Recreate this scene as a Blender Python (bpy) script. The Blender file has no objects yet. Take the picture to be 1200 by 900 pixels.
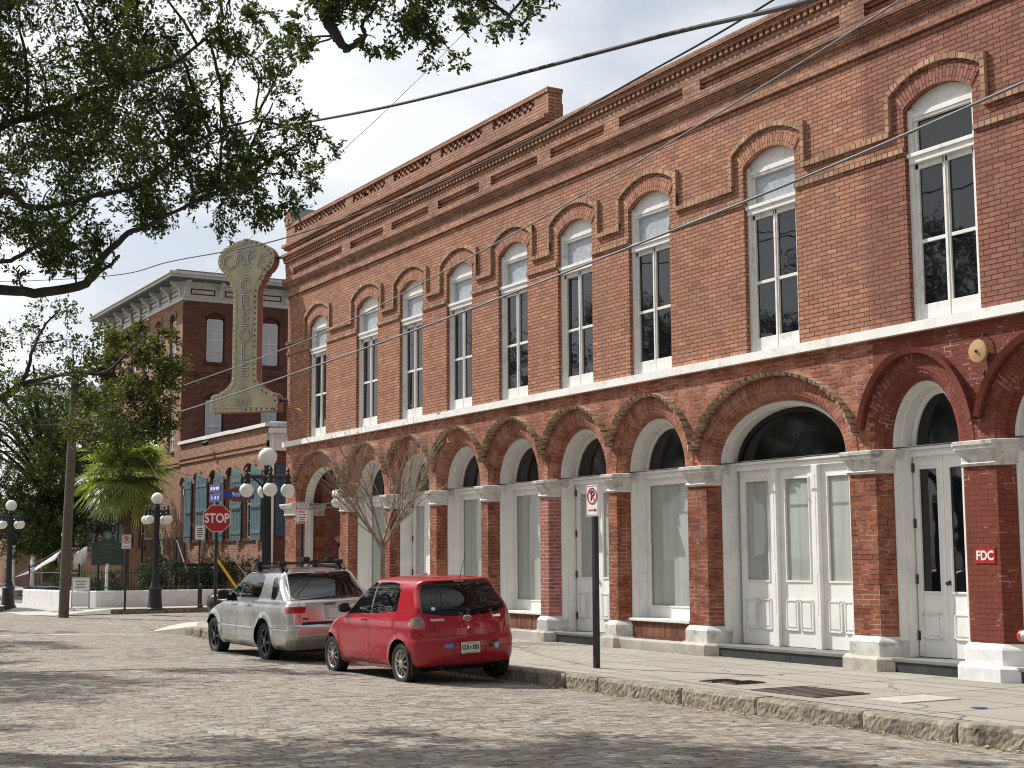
import bpy, bmesh, math, random
import numpy as np
from mathutils import Vector, Matrix
from mathutils.bvhtree import BVHTree

scene = bpy.context.scene
COL = scene.collection
R = math.radians

# ------------------------------------------------------------------ camera, sky, sun, exposure
cam_d = bpy.data.cameras.new('camera')
cam = bpy.data.objects.new('camera', cam_d)
COL.objects.link(cam)
cr, cu, cf = (0.503677, 0.863875, -0.005326), (0.105124, -0.055170, 0.992928), (-0.857472, 0.500675, 0.118602)
m = Matrix.Identity(4)
for i in range(3):
    m[i][0], m[i][1], m[i][2] = cr[i], cu[i], -cf[i]
m[2][3] = 1.8
cam.matrix_world = m
cam_d.sensor_width = 36.0
cam_d.lens = 51.0
cam_d.clip_start = 0.05
cam_d.clip_end = 3000
scene.camera = cam

world = bpy.data.worlds.new('World')
scene.world = world
world.use_nodes = True
SUN_EL, SUN_AZ = R(45), math.atan2(-0.894, -0.447)
wn, wl = world.node_tree.nodes, world.node_tree.links
wn.clear()
w_out = wn.new('ShaderNodeOutputWorld')
w_bg = wn.new('ShaderNodeBackground')
w_sky = wn.new('ShaderNodeTexSky')
w_sky.sky_type = 'NISHITA'
w_sky.sun_disc = False
w_sky.sun_elevation = SUN_EL
w_sky.sun_rotation = SUN_AZ
w_sky.dust_density = 2.0
w_tc = wn.new('ShaderNodeTexCoord')
w_map = wn.new('ShaderNodeMapping')
w_map.inputs['Scale'].default_value = (1.0, 1.0, 2.2)
w_map.inputs['Location'].default_value = (0.35, 0.1, 0.2)
w_noi = wn.new('ShaderNodeTexNoise')
w_noi.inputs['Scale'].default_value = 3.2
w_noi.inputs['Detail'].default_value = 7
w_noi.inputs['Roughness'].default_value = 0.55
w_rmp = wn.new('ShaderNodeValToRGB')
w_rmp.color_ramp.elements[0].position = 0.36
w_rmp.color_ramp.elements[0].color = (0.42, 0.42, 0.42, 1)
w_rmp.color_ramp.elements[1].position = 0.56
w_rmp.color_ramp.elements[1].color = (0.96, 0.96, 0.96, 1)
# thin cloud is brightest towards the sun (forward scattering) and greyer away from it
w_dot = wn.new('ShaderNodeVectorMath'); w_dot.operation = 'DOT_PRODUCT'
w_dot.inputs[1].default_value = (math.sin(SUN_AZ) * math.cos(SUN_EL), math.cos(SUN_AZ) * math.cos(SUN_EL), math.sin(SUN_EL))
w_cl = wn.new('ShaderNodeMapRange')
w_cl.inputs['From Min'].default_value = -0.3
w_cl.inputs['From Max'].default_value = 0.75
w_cl.inputs['To Min'].default_value = 0.0
w_cl.inputs['To Max'].default_value = 1.0
w_ccol = wn.new('ShaderNodeMixRGB')
w_ccol.inputs[1].default_value = (2.0, 2.2, 2.6, 1)
w_ccol.inputs[2].default_value = (11.3, 11.5, 11.8, 1)
w_mix = wn.new('ShaderNodeMixRGB')
w_bg.inputs['Strength'].default_value = 0.082
wl.new(w_tc.outputs['Generated'], w_map.inputs['Vector'])
wl.new(w_map.outputs['Vector'], w_noi.inputs['Vector'])
wl.new(w_noi.outputs['Fac'], w_rmp.inputs['Fac'])
wl.new(w_tc.outputs['Generated'], w_dot.inputs[0])
wl.new(w_dot.outputs['Value'], w_cl.inputs['Value'])
wl.new(w_cl.outputs['Result'], w_ccol.inputs['Fac'])
wl.new(w_rmp.outputs['Color'], w_mix.inputs['Fac'])
wl.new(w_sky.outputs['Color'], w_mix.inputs[1])
wl.new(w_ccol.outputs['Color'], w_mix.inputs[2])
wl.new(w_mix.outputs['Color'], w_bg.inputs['Color'])
wl.new(w_bg.outputs['Background'], w_out.inputs['Surface'])

sun_d = bpy.data.lights.new('sun', 'SUN')
sun_d.energy = 5.0
sun_d.angle = R(0.5)
sun_d.color = (1.0, 0.955, 0.89)
sun = bpy.data.objects.new('sun', sun_d)
COL.objects.link(sun)
sun.rotation_mode = 'QUATERNION'
sun.rotation_quaternion = Vector((-0.894 * math.cos(SUN_EL), -0.447 * math.cos(SUN_EL), math.sin(SUN_EL))).to_track_quat('Z', 'Y')

vs = scene.view_settings
vs.view_transform = 'Standard'
vs.look = 'None'
vs.exposure = 0.28
vs.gamma = 1.0
vs.use_curve_mapping = False
scene.cycles.filter_width = 1.1
scene.cycles.max_bounces = 6
scene.cycles.diffuse_bounces = 3
scene.cycles.transparent_max_bounces = 8
scene.cycles.use_adaptive_sampling = True

# ------------------------------------------------------------------ helpers
def auto_uv(p):
    n = (p[1] - p[0]).cross(p[2] - p[0])
    if len(p) > 3 and n.length < 1e-9:
        n = (p[2] - p[0]).cross(p[3] - p[0])
    if n.length < 1e-12:
        return [(0, 0)] * len(p)
    n.normalize()
    if abs(n.z) > 0.75:
        return [(q.x, q.y) for q in p]
    t = Vector((-n.y, n.x, 0)).normalized()
    if (abs(t.x) > abs(t.y) and t.x < 0) or (abs(t.y) >= abs(t.x) and t.y < 0):
        t = -t
    return [(q.x * t.x + q.y * t.y, q.z) for q in p]

class MB:
    """collects faces; build() links them as ONE mesh object"""
    def __init__(s):
        s.v, s.f, s.uv = [], [], []
    def face(s, pts, uv=None):
        pts = [Vector(p) for p in pts]
        i = len(s.v)
        s.v += [tuple(p) for p in pts]
        s.f.append(tuple(range(i, i + len(pts))))
        s.uv.append(uv if uv else auto_uv(pts))
        return s
    def box(s, x0, x1, y0, y1, z0, z1, skip=''):
        a = [(x0, y0, z0), (x1, y0, z0), (x1, y1, z0), (x0, y1, z0), (x0, y0, z1), (x1, y0, z1), (x1, y1, z1), (x0, y1, z1)]
        for k, q in (('f', (0, 1, 5, 4)), ('r', (1, 2, 6, 5)), ('b', (2, 3, 7, 6)), ('l', (3, 0, 4, 7)), ('t', (4, 5, 6, 7)), ('d', (3, 2, 1, 0))):
            if k not in skip:
                s.face([a[j] for j in q])
        return s
    def obox(s, c, size, rz=0.0, rx=0.0, ry=0.0):
        M = Matrix.Translation(c) @ Matrix.Rotation(rz, 4, 'Z') @ Matrix.Rotation(ry, 4, 'Y') @ Matrix.Rotation(rx, 4, 'X')
        x, y, z = size[0] / 2, size[1] / 2, size[2] / 2
        a = [M @ Vector(p) for p in ((-x, -y, -z), (x, -y, -z), (x, y, -z), (-x, y, -z), (-x, -y, z), (x, -y, z), (x, y, z), (-x, y, z))]
        for q in ((0, 1, 5, 4), (1, 2, 6, 5), (2, 3, 7, 6), (3, 0, 4, 7), (4, 5, 6, 7), (3, 2, 1, 0)):
            s.face([a[j] for j in q])
        return s
    def loft(s, rings, cap=True, closed=True, uvs=None):
        n = len(rings[0])
        for k in range(len(rings) - 1):
            for j in range(n if closed else n - 1):
                j2 = (j + 1) % n
                s.face([rings[k][j], rings[k][j2], rings[k + 1][j2], rings[k + 1][j]])
        if cap:
            s.face(list(reversed(rings[0])))
            s.face(rings[-1])
        return s
    def tube(s, pts, r, n=8, cap=True):
        pts = [Vector(p) for p in pts]
        rs = r if isinstance(r, (list, tuple)) else [r] * len(pts)
        rings, ref = [], None
        for i, p in enumerate(pts):
            t = (pts[min(i + 1, len(pts) - 1)] - pts[max(i - 1, 0)])
            t = t.normalized() if t.length > 1e-9 else Vector((0, 0, 1))
            if ref is None:
                ref = Vector((0, 0, 1)) if abs(t.z) < .9 else Vector((1, 0, 0))
            a = t.cross(ref).normalized()
            b = t.cross(a).normalized()
            ref = -b if False else ref
            rings.append([p + (a * math.cos(2 * math.pi * k / n) + b * math.sin(2 * math.pi * k / n)) * rs[i] for k in range(n)])
        return s.loft(rings, cap)
    def lathe(s, prof, c=(0, 0, 0), n=20, axis='z', cap=True):
        rings = []
        for r, h in prof:
            ring = []
            for k in range(n):
                a = 2 * math.pi * k / n
                if axis == 'z':
                    ring.append((c[0] + r * math.cos(a), c[1] + r * math.sin(a), c[2] + h))
                elif axis == 'y':
                    ring.append((c[0] + r * math.cos(a), c[1] + h, c[2] + r * math.sin(a)))
                else:
                    ring.append((c[0] + h, c[1] + r * math.cos(a), c[2] + r * math.sin(a)))
            rings.append(ring)
        return s.loft(rings, cap)
    def ball(s, c, r, n=18, m_=10, sq=1.0):
        prof = [(max(1e-4, r * math.sin(math.pi * k / m_)), -r * sq * math.cos(math.pi * k / m_)) for k in range(m_ + 1)]
        return s.lathe(prof, c, n, cap=False)
    def extrude(s, poly, to3, d0, d1):
        """poly: 2-D outline; to3(u, v, d) -> 3-D"""
        n = len(poly)
        s.face([to3(u, v, d0) for u, v in poly])
        s.face([to3(u, v, d1) for u, v in reversed(poly)])
        for i in range(n):
            u, v = poly[i]; u2, v2 = poly[(i + 1) % n]
            s.face([to3(u, v, d1), to3(u2, v2, d1), to3(u2, v2, d0), to3(u, v, d0)])
        return s
    def build(s, name, mat, parent=None, smooth=False, bevel=0, weld=False, recalc=True, loc=None):
        me = bpy.data.meshes.new(name)
        me.from_pydata(s.v, [], s.f)
        uvl = me.uv_layers.new(name='UVMap')
        flat = [c for u in s.uv for p in u for c in p]
        uvl.data.foreach_set('uv', flat)
        if weld or smooth or bevel:
            bm = bmesh.new(); bm.from_mesh(me)
            bmesh.ops.remove_doubles(bm, verts=bm.verts, dist=0.0004)
            if recalc:
                bmesh.ops.recalc_face_normals(bm, faces=bm.faces)
            bm.to_mesh(me); bm.free()
        if smooth:
            me.polygons.foreach_set('use_smooth', [True] * len(me.polygons))
            try:
                me.set_sharp_from_angle(angle=R(40))
            except Exception:
                pass
        return link(me, name, mat, parent, bevel, loc)

def link(me, name, mat, parent=None, bevel=0, loc=None):
    o = bpy.data.objects.new(name, me)
    COL.objects.link(o)
    if mat is not None:
        for mm in (mat if isinstance(mat, (list, tuple)) else [mat]):
            me.materials.append(mm)
    if parent is not None:
        o.parent = parent
    if loc is not None:
        o.location = loc
    if bevel:
        b = o.modifiers.new('bevel', 'BEVEL')
        b.width = bevel; b.segments = 2; b.limit_method = 'ANGLE'; b.angle_limit = R(40)
    return o

def tag(o, label=None, cat=None, group=None, kind=None):
    if label: o['label'] = label
    if cat: o['category'] = cat
    if group: o['group'] = group
    if kind: o['kind'] = kind
    return o

def thing(name, label, cat, loc=(0, 0, 0), rz=0.0, group=None):
    o = bpy.data.objects.new(name, None)
    o.empty_display_size = 0.2
    COL.objects.link(o)
    o.location = loc
    o.rotation_euler = (0, 0, rz)
    return tag(o, label, cat, group)

def dup(root, loc=None, rz=None, label=None):
    r_ = root.copy(); COL.objects.link(r_)
    if loc is not None: r_.location = loc
    if rz is not None: r_.rotation_euler = (0, 0, rz)
    if label: r_['label'] = label
    for ch in list(root.children):
        c = ch.copy(); COL.objects.link(c); c.parent = r_
        for g in list(ch.children):
            d = g.copy(); COL.objects.link(d); d.parent = c
    return r_

_txt = {}
def text_mesh(s, size, extrude=0.0, outline=0.0, space=1.0):
    key = (s, size, extrude, outline, space)
    if key in _txt: return _txt[key].copy()
    cu_ = bpy.data.curves.new('lettering', 'FONT')
    cu_.body = s; cu_.size = size; cu_.extrude = extrude; cu_.space_character = space
    cu_.align_x = 'CENTER'; cu_.align_y = 'CENTER'
    cu_.resolution_u = 4
    if outline:
        cu_.fill_mode = 'NONE'; cu_.bevel_depth = outline; cu_.bevel_resolution = 1
    o = bpy.data.objects.new('lettering', cu_)
    COL.objects.link(o)
    bpy.context.view_layer.update()
    dg = bpy.context.evaluated_depsgraph_get()
    me = bpy.data.meshes.new_from_object(o.evaluated_get(dg))
    bpy.data.objects.remove(o); bpy.data.curves.remove(cu_)
    me.materials.clear()
    _txt[key] = me
    return me.copy()

def text(name, s, size, mat, parent, M, bold=0.0, sx=1.0, outline=0.0, space=1.0):
    """letters lie in local XZ facing -Y after the fixed turn, then M"""
    me = text_mesh(s, size, 0.001, outline, space)
    T = M @ Matrix.Rotation(R(90), 4, 'X') @ Matrix.Diagonal((sx, 1, 1, 1))
    if bold:
        parts = []
        bm = bmesh.new()
        for dx, dy in ((0, 0), (bold, 0), (-bold, 0), (0, bold), (0, -bold)):
            t = me.copy(); t.transform(Matrix.Translation((dx, dy, 0.0002 * (dx + 2 * dy) / max(bold, 1e-6))))
            bm.from_mesh(t)
        bm.to_mesh(me); bm.free()
    me.transform(T)
    return link(me, name, mat, parent)

def ramp3(pts):
    xs = [p[0] for p in pts]; ys = [p[1] for p in pts]
    return lambda x: float(np.interp(x, xs, ys))

def cspline(pts, n):
    """Catmull-Rom through tuples"""
    P = [np.array(p, float) for p in pts]
    P = [2 * P[0] - P[1]] + P + [2 * P[-1] - P[-2]]
    out = []
    for i in range(1, len(P) - 2):
        for k in range(n):
            t = k / n
            a, b, c, d = P[i - 1], P[i], P[i + 1], P[i + 2]
            out.append(0.5 * ((2 * b) + (c - a) * t + (2 * a - 5 * b + 4 * c - d) * t * t + (3 * b - a - 3 * c + d) * t ** 3))
    out.append(P[-2])
    return out

# ------------------------------------------------------------------ materials
class NT:
    def __init__(s, name):
        s.m = bpy.data.materials.new(name)
        s.m.use_nodes = True
        s.n, s.l = s.m.node_tree.nodes, s.m.node_tree.links
        s.b = s.n['Principled BSDF']
        s.out = s.n['Material Output']
    def add(s, t, **kw):
        n = s.n.new(t)
        for k, v in kw.items():
            if k in n.inputs: n.inputs[k].default_value = v
            else: setattr(n, k, v)
        return n
    def link(s, a, b): s.l.new(a, b)
    def coord(s, which='Object'):
        return s.add('ShaderNodeTexCoord').outputs[which]
    def noise(s, vec, scale, detail=4, rough=.55):
        n = s.add('ShaderNodeTexNoise')
        n.inputs['Scale'].default_value = scale; n.inputs['Detail'].default_value = detail; n.inputs['Roughness'].default_value = rough
        s.link(vec, n.inputs['Vector'])
        return n.outputs['Fac']
    def ramp(s, fac, a, b, ca=(0, 0, 0, 1), cb=(1, 1, 1, 1)):
        r_ = s.add('ShaderNodeValToRGB')
        r_.color_ramp.elements[0].position = a; r_.color_ramp.elements[0].color = ca
        r_.color_ramp.elements[1].position = b; r_.color_ramp.elements[1].color = cb
        s.link(fac, r_.inputs['Fac'])
        return r_.outputs['Color']
    def mix(s, fac, a, b, blend='MIX'):
        x = s.add('ShaderNodeMixRGB', blend_type=blend)
        for inp, v in ((x.inputs['Fac'], fac), (x.inputs[1], a), (x.inputs[2], b)):
            if isinstance(v, (int, float)): inp.default_value = v
            elif isinstance(v, tuple): inp.default_value = v if len(v) == 4 else (*v, 1)
            else: s.link(v, inp)
        return x.outputs['Color']
    def math(s, op, a, b=0.0, c=None):
        x = s.add('ShaderNodeMath', operation=op)
        for i, v in enumerate((a, b) if c is None else (a, b, c)):
            if isinstance(v, (int, float)): x.inputs[i].default_value = v
            else: s.link(v, x.inputs[i])
        return x.outputs[0]
    def bump(s, h, strength, dist=.01, normal=None):
        b = s.add('ShaderNodeBump')
        b.inputs['Strength'].default_value = strength; b.inputs['Distance'].default_value = dist
        s.link(h, b.inputs['Height'])
        if normal is not None: s.link(normal, b.inputs['Normal'])
        return b.outputs['Normal']

def brick_cell(t, vec, bw, rh):
    """one random number per brick of a half-bond brick texture"""
    sx = t.add('ShaderNodeSeparateXYZ'); t.link(vec, sx.inputs[0])
    row = t.math('FLOOR', t.math('DIVIDE', sx.outputs['Y'], rh))
    par = t.math('FLOORED_MODULO', row, 2.0)
    off = t.math('MULTIPLY', t.math('SUBTRACT', 1.0, par), .5 * bw)
    cell = t.math('FLOOR', t.math('DIVIDE', t.math('ADD', sx.outputs['X'], off), bw))
    cb = t.add('ShaderNodeCombineXYZ'); t.link(cell, cb.inputs[0]); t.link(row, cb.inputs[1])
    wn_ = t.add('ShaderNodeTexWhiteNoise', noise_dimensions='2D'); t.link(cb.outputs[0], wn_.inputs['Vector'])
    return wn_.outputs['Value']

def c4(c): return (c[0], c[1], c[2], 1)

def mat(name, col, rough=.6, metal=0.0, var=.15, vscale=3.0, bump=0.0, bscale=40.0, coat=0.0, spec=.5, dark=None, dscale=1.5, damt=.5):
    t = NT(name)
    co = t.coord()
    n1 = t.noise(co, vscale, 5)
    lo = tuple(max(0, x * (1 - var)) for x in col); hi = tuple(min(1, x * (1 + var)) for x in col)
    c = t.ramp(n1, .3, .7, c4(lo), c4(hi))
    if dark is not None:
        n2 = t.noise(co, dscale, 6, .65)
        c = t.mix(t.ramp(n2, .52, .72, (0, 0, 0, 1), (damt, damt, damt, 1)), c, c4(dark))
    t.link(c, t.b.inputs['Base Color'])
    t.b.inputs['Roughness'].default_value = rough
    t.b.inputs['Metallic'].default_value = metal
    t.b.inputs['Specular IOR Level'].default_value = spec
    if coat:
        t.b.inputs['Coat Weight'].default_value = coat
        t.b.inputs['Coat Roughness'].default_value = .04
    if bump:
        t.link(t.bump(t.noise(co, bscale, 5), bump, .01), t.b.inputs['Normal'])
    return t.m

def mat_brick(name, c1, c2, mortar, ms=.007, painted=None, painted2=None, mortar2=None, xp=-15.12, stain=None, stain_amt=.4, bw=.212, rh=.0695, pale=None, pale_amt=.5, bumps=.55, tint=None):
    t = NT(name)
    uv = t.coord('UV')
    geo = t.add('ShaderNodeNewGeometry').outputs['Position']
    # uneven joints
    nz = t.add('ShaderNodeTexNoise'); nz.inputs['Scale'].default_value = 9; nz.inputs['Detail'].default_value = 2
    t.link(uv, nz.inputs['Vector'])
    sub = t.add('ShaderNodeVectorMath', operation='SUBTRACT'); t.link(nz.outputs['Color'], sub.inputs[0]); sub.inputs[1].default_value = (.5, .5, .5)
    sc = t.add('ShaderNodeVectorMath', operation='SCALE'); t.link(sub.outputs[0], sc.inputs[0]); sc.inputs['Scale'].default_value = .011
    ad = t.add('ShaderNodeVectorMath', operation='ADD'); t.link(uv, ad.inputs[0]); t.link(sc.outputs[0], ad.inputs[1])
    b = t.add('ShaderNodeTexBrick')
    b.offset = .5; b.squash = 1.0
    b.inputs['Scale'].default_value = 1.0
    b.inputs['Brick Width'].default_value = bw; b.inputs['Row Height'].default_value = rh
    b.inputs['Mortar Size'].default_value = ms; b.inputs['Mortar Smooth'].default_value = .25
    b.inputs['Bias'].default_value = -.05
    b.inputs['Color1'].default_value = c4(c1); b.inputs['Color2'].default_value = c4(c2); b.inputs['Mortar'].default_value = c4(mortar)
    t.link(ad.outputs[0], b.inputs['Vector'])
    col = b.outputs['Color']
    big = t.noise(geo, .55, 5, .6)
    mid = t.noise(geo, 3.2, 5, .65)
    cellr = brick_cell(t, ad.outputs[0], bw, rh)
    rr_ = t.add('ShaderNodeValToRGB'); el = rr_.color_ramp.elements
    el[0].position = 0; el[0].color = (.74, .70, .70, 1); el[1].position = 1; el[1].color = (1.22, 1.22, 1.20, 1)
    for p_, c_ in ((.10, (.88, .86, .86, 1)), (.5, (1, 1, 1, 1)), (.88, (1.07, 1.06, 1.05, 1))):
        e = el.new(p_); e.color = c_
    t.link(cellr, rr_.inputs['Fac'])
    col = t.mix(1.0, col, rr_.outputs['Color'], 'MULTIPLY')
    if mortar2 is not None:      # repointed joints in places
        m2 = t.math('MULTIPLY', b.outputs['Fac'], t.ramp(mid, .45, .56))
        col = t.mix(m2, col, c4(mortar2))
    if painted is not None:      # the end bays are painted: world x beyond a toothed line
        sx = t.add('ShaderNodeSeparateXYZ'); t.link(geo, sx.inputs[0])
        row = t.math('MODULO', t.math('FLOOR', t.math('DIVIDE', sx.outputs['Z'], rh)), 2.0)
        edge = t.math('ADD', t.math('MULTIPLY', row, .1), sx.outputs['X'])
        msk = t.math('GREATER_THAN', edge, xp)
        pc = t.mix(t.math('MULTIPLY', t.ramp(mid, .3, .7), .6), c4(painted), c4(painted2 or painted))
        pc = t.mix(.6, pc, rr_.outputs['Color'], 'MULTIPLY'); pc = t.mix(t.math('MULTIPLY', b.outputs['Fac'], .6), pc, tuple(x * .35 for x in painted))
        pc = t.mix(.22, pc, col, 'MULTIPLY') if False else pc
        if mortar2 is not None:
            chip = t.math('MULTIPLY', b.outputs['Fac'], t.ramp(t.noise(geo, 2.3, 6, .75), .53, .60))
            pc = t.mix(chip, pc, c4(mortar2))
        col = t.mix(msk, col, pc)
    if tint is not None:       # a browner batch of brick from the toothed line on
        sx = t.add('ShaderNodeSeparateXYZ'); t.link(geo, sx.inputs[0])
        row = t.math('MODULO', t.math('FLOOR', t.math('DIVIDE', sx.outputs['Z'], rh)), 2.0)
        msk = t.math('GREATER_THAN', t.math('ADD', t.math('MULTIPLY', row, .11), sx.outputs['X']), -15.12)
        col = t.mix(msk, col, t.mix(1.0, col, c4(tint), 'MULTIPLY'))
    if pale is not None:
        pn = t.noise(geo, 1.7, 6, .75)
        col = t.mix(t.math('MULTIPLY', t.ramp(pn, .56, .74), pale_amt), col, c4(pale))
    if stain is not None:
        col = t.mix(t.math('MULTIPLY', t.ramp(big, .48, .72), stain_amt), col, c4(stain))
    smp = t.add('ShaderNodeMapping'); smp.inputs['Scale'].default_value = (5.5, 5.5, .35); t.link(geo, smp.inputs['Vector'])
    strk = t.noise(smp.outputs['Vector'], 1.0, 5, .7)
    col = t.mix(t.math('MULTIPLY', t.ramp(strk, .52, .72), .28), col, tuple(x * .9 for x in (stain or (.12, .07, .05))))
    col = t.mix(.35, col, t.ramp(mid, .25, .75, (.62, .62, .62, 1), (1.25, 1.25, 1.25, 1)), 'MULTIPLY')
    t.link(col, t.b.inputs['Base Color'])
    t.b.inputs['Roughness'].default_value = .85
    t.b.inputs['Specular IOR Level'].default_value = .25
    inv = t.math('SUBTRACT', 1.0, b.outputs['Fac'])
    h = t.math('ADD', inv, t.math('MULTIPLY', t.noise(geo, 38, 4), .35))
    t.link(t.bump(h, bumps, .008), t.b.inputs['Normal'])
    return t.m

MT = {}
BR = dict(stain=(.16, .085, .06), stain_amt=.35)
MT['brick_up'] = mat_brick('upper_brick', (.45, .22, .136), (.36, .161, .101), (.06, .035, .026), ms=.0075, tint=(.70, .62, .68), pale=(.52, .32, .24), pale_amt=.22, **BR)
MT['brick_low'] = mat_brick('arcade_brick', (.375, .15, .09), (.275, .10, .062), (.075, .036, .027), painted=(.20, .052, .034), painted2=(.15, .038, .026), mortar2=(.42, .30, .25), pale=(.45, .28, .22), pale_amt=.3, **BR)
MT['brick_pier'] = mat_brick('pier_brick', (.305, .108, .06), (.21, .065, .038), (.07, .03, .022), painted=(.20, .05, .032), painted2=(.155, .038, .026), mortar2=(.38, .26, .20), xp=-14.6, stain=(.10, .04, .03), stain_amt=.3)
MT['brick_pink'] = mat_brick('pink_pier_brick', (.36, .135, .11), (.29, .098, .085), (.42, .29, .27), ms=.008, mortar2=(.5, .38, .35), stain=(.2, .06, .05), stain_amt=.4)
MT['brick_cor'] = mat_brick('cornice_brick', (.45, .245, .158), (.335, .165, .108), (.06, .038, .028), tint=(.72, .64, .68), pale=(.52, .33, .24), pale_amt=.35, stain=(.10, .06, .045), stain_amt=.55)
MT['brick_tan'] = mat_brick('tan_header_brick', (.47, .30, .19), (.33, .185, .115), (.10, .06, .045), ms=.01, bw=.11, rh=.3, pale=(.55, .42, .3), pale_amt=.4, stain=(.13, .09, .07), stain_amt=.5)
MT['brick_hood'] = mat_brick('hood_brick', (.52, .38, .25), (.34, .215, .14), (.10, .065, .05), ms=.008, bw=.4, rh=.0695, painted=(.19, .05, .033), painted2=(.15, .038, .026), stain=(.10, .07, .055), stain_amt=.5)
MT['hood_red'] = mat_brick('painted_hood_brick', (.3, .1, .06), (.3, .1, .06), (.055, .035, .028), bw=.4, rh=.0695, painted=(.19, .05, .033), painted2=(.15, .038, .026), xp=-999, stain=(.08, .03, .02), stain_amt=.4)
MT['brick_bulk'] = mat_brick('bulkhead_brick', (.24, .105, .06), (.13, .05, .032), (.10, .05, .035), bw=.0695, rh=.21, ms=.008, pale=(.42, .30, .2), pale_amt=.5, stain=(.05, .03, .022), stain_amt=.5)
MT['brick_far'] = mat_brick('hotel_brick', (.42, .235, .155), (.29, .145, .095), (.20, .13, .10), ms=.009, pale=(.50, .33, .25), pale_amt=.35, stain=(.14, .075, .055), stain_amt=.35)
MT['brick_far_shade'] = mat_brick('hotel_brick_shaded', (.21, .088, .062), (.15, .06, .045), (.12, .065, .05), ms=.008, stain=(.09, .04, .03), stain_amt=.4)  # hotel brick darkened for flanks turned from the sun: shade in its colour
MT['white'] = mat('white_paint', (.78, .775, .75), .5, var=.05, bump=.12, bscale=25, dark=(.42, .40, .36), dscale=2.2, damt=.30)
MT['whitew'] = mat('weathered_white_paint', (.74, .735, .71), .55, var=.08, bump=.25, bscale=30, dark=(.33, .30, .26), dscale=6, damt=.55)
MT['stone'] = mat('marble', (.56, .55, .52), .6, var=.2, vscale=7, bump=.3, bscale=22, dark=(.19, .18, .165), dscale=6, damt=.9)
MT['stonew'] = mat('whitewashed_stone', (.76, .755, .74), .6, var=.06, vscale=4, bump=.25, bscale=20, dark=(.45, .43, .40), dscale=3, damt=.4)
MT['sandst'] = mat('worn_sandstone', (.46, .43, .365), .85, var=.18, vscale=6, bump=.5, bscale=26, dark=(.20, .18, .15), dscale=3.5, damt=.7)
MT['conc'] = mat('old_concrete', (.42, .40, .36), .85, var=.16, vscale=4, bump=.35, bscale=60, dark=(.22, .20, .17), dscale=2, damt=.5)
MT['black'] = mat('black_iron', (.016, .017, .020), .42, var=.25, bump=.08, bscale=30)
MT['blackst'] = mat('black_step', (.028, .028, .030), .6, var=.3, bump=.2, bscale=30, dark=(.12, .11, .10), dscale=5, damt=.4)
MT['steptop'] = mat('step_tread', (.16, .155, .15), .7, var=.2, bump=.3, bscale=30)
MT['dark'] = mat('dark_void', (.012, .012, .013), .8, var=.1)
MT['roof'] = mat('roofing', (.16, .155, .15), .9, var=.2)
MT['teal'] = mat('teal_shutter_paint', (.115, .185, .205), .6, var=.18, vscale=5, bump=.2, bscale=18, dark=(.06, .11, .13), dscale=4, damt=.5)
MT['tealdk'] = mat('dark_teal_paint', (.035, .085, .13), .6, var=.12)
MT['maroon'] = mat('maroon_paint', (.07, .018, .018), .6, var=.2)
MT['greyw'] = mat('grey_white_paint', (.60, .605, .585), .6, var=.08, dark=(.28, .28, .27), dscale=2, damt=.5)
MT['cream'] = mat('cream_paint', (.58, .585, .55), .55, var=.06, dark=(.33, .33, .30), dscale=3, damt=.4)
MT['soffit'] = mat('blue_green_soffit', (.10, .165, .175), .7, var=.1)
MT['globe'] = mat('opal_glass', (.86, .85, .80), .25, var=.03, coat=.4)
MT['globe'].node_tree.nodes['Principled BSDF'].inputs['Subsurface Weight'].default_value = .25
MT['globe'].node_tree.nodes['Principled BSDF'].inputs['Subsurface Radius'].default_value = (.1, .1, .1)
MT['steel'] = mat('galvanised_steel', (.45, .46, .47), .45, .7, var=.12)
MT['red'] = mat('sign_red', (.42, .012, .018), .4, var=.06, vscale=2)
MT['signw'] = mat('sign_white', (.80, .80, .78), .45, var=.03)
MT['signk'] = mat('sign_black', (.012, .012, .012), .5, var=.05)
MT['signblue'] = mat('sign_blue', (.02, .07, .42), .4, var=.06)
MT['signbrown'] = mat('sign_brown', (.20, .055, .03), .5, var=.15)
MT['rust'] = mat('rusty_iron', (.085, .062, .05), .75, .2, var=.35, vscale=18, bump=.4, bscale=45)
MT['wood'] = mat('pole_wood', (.13, .11, .085), .9, var=.25, vscale=9, bump=.5, bscale=24)

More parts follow.
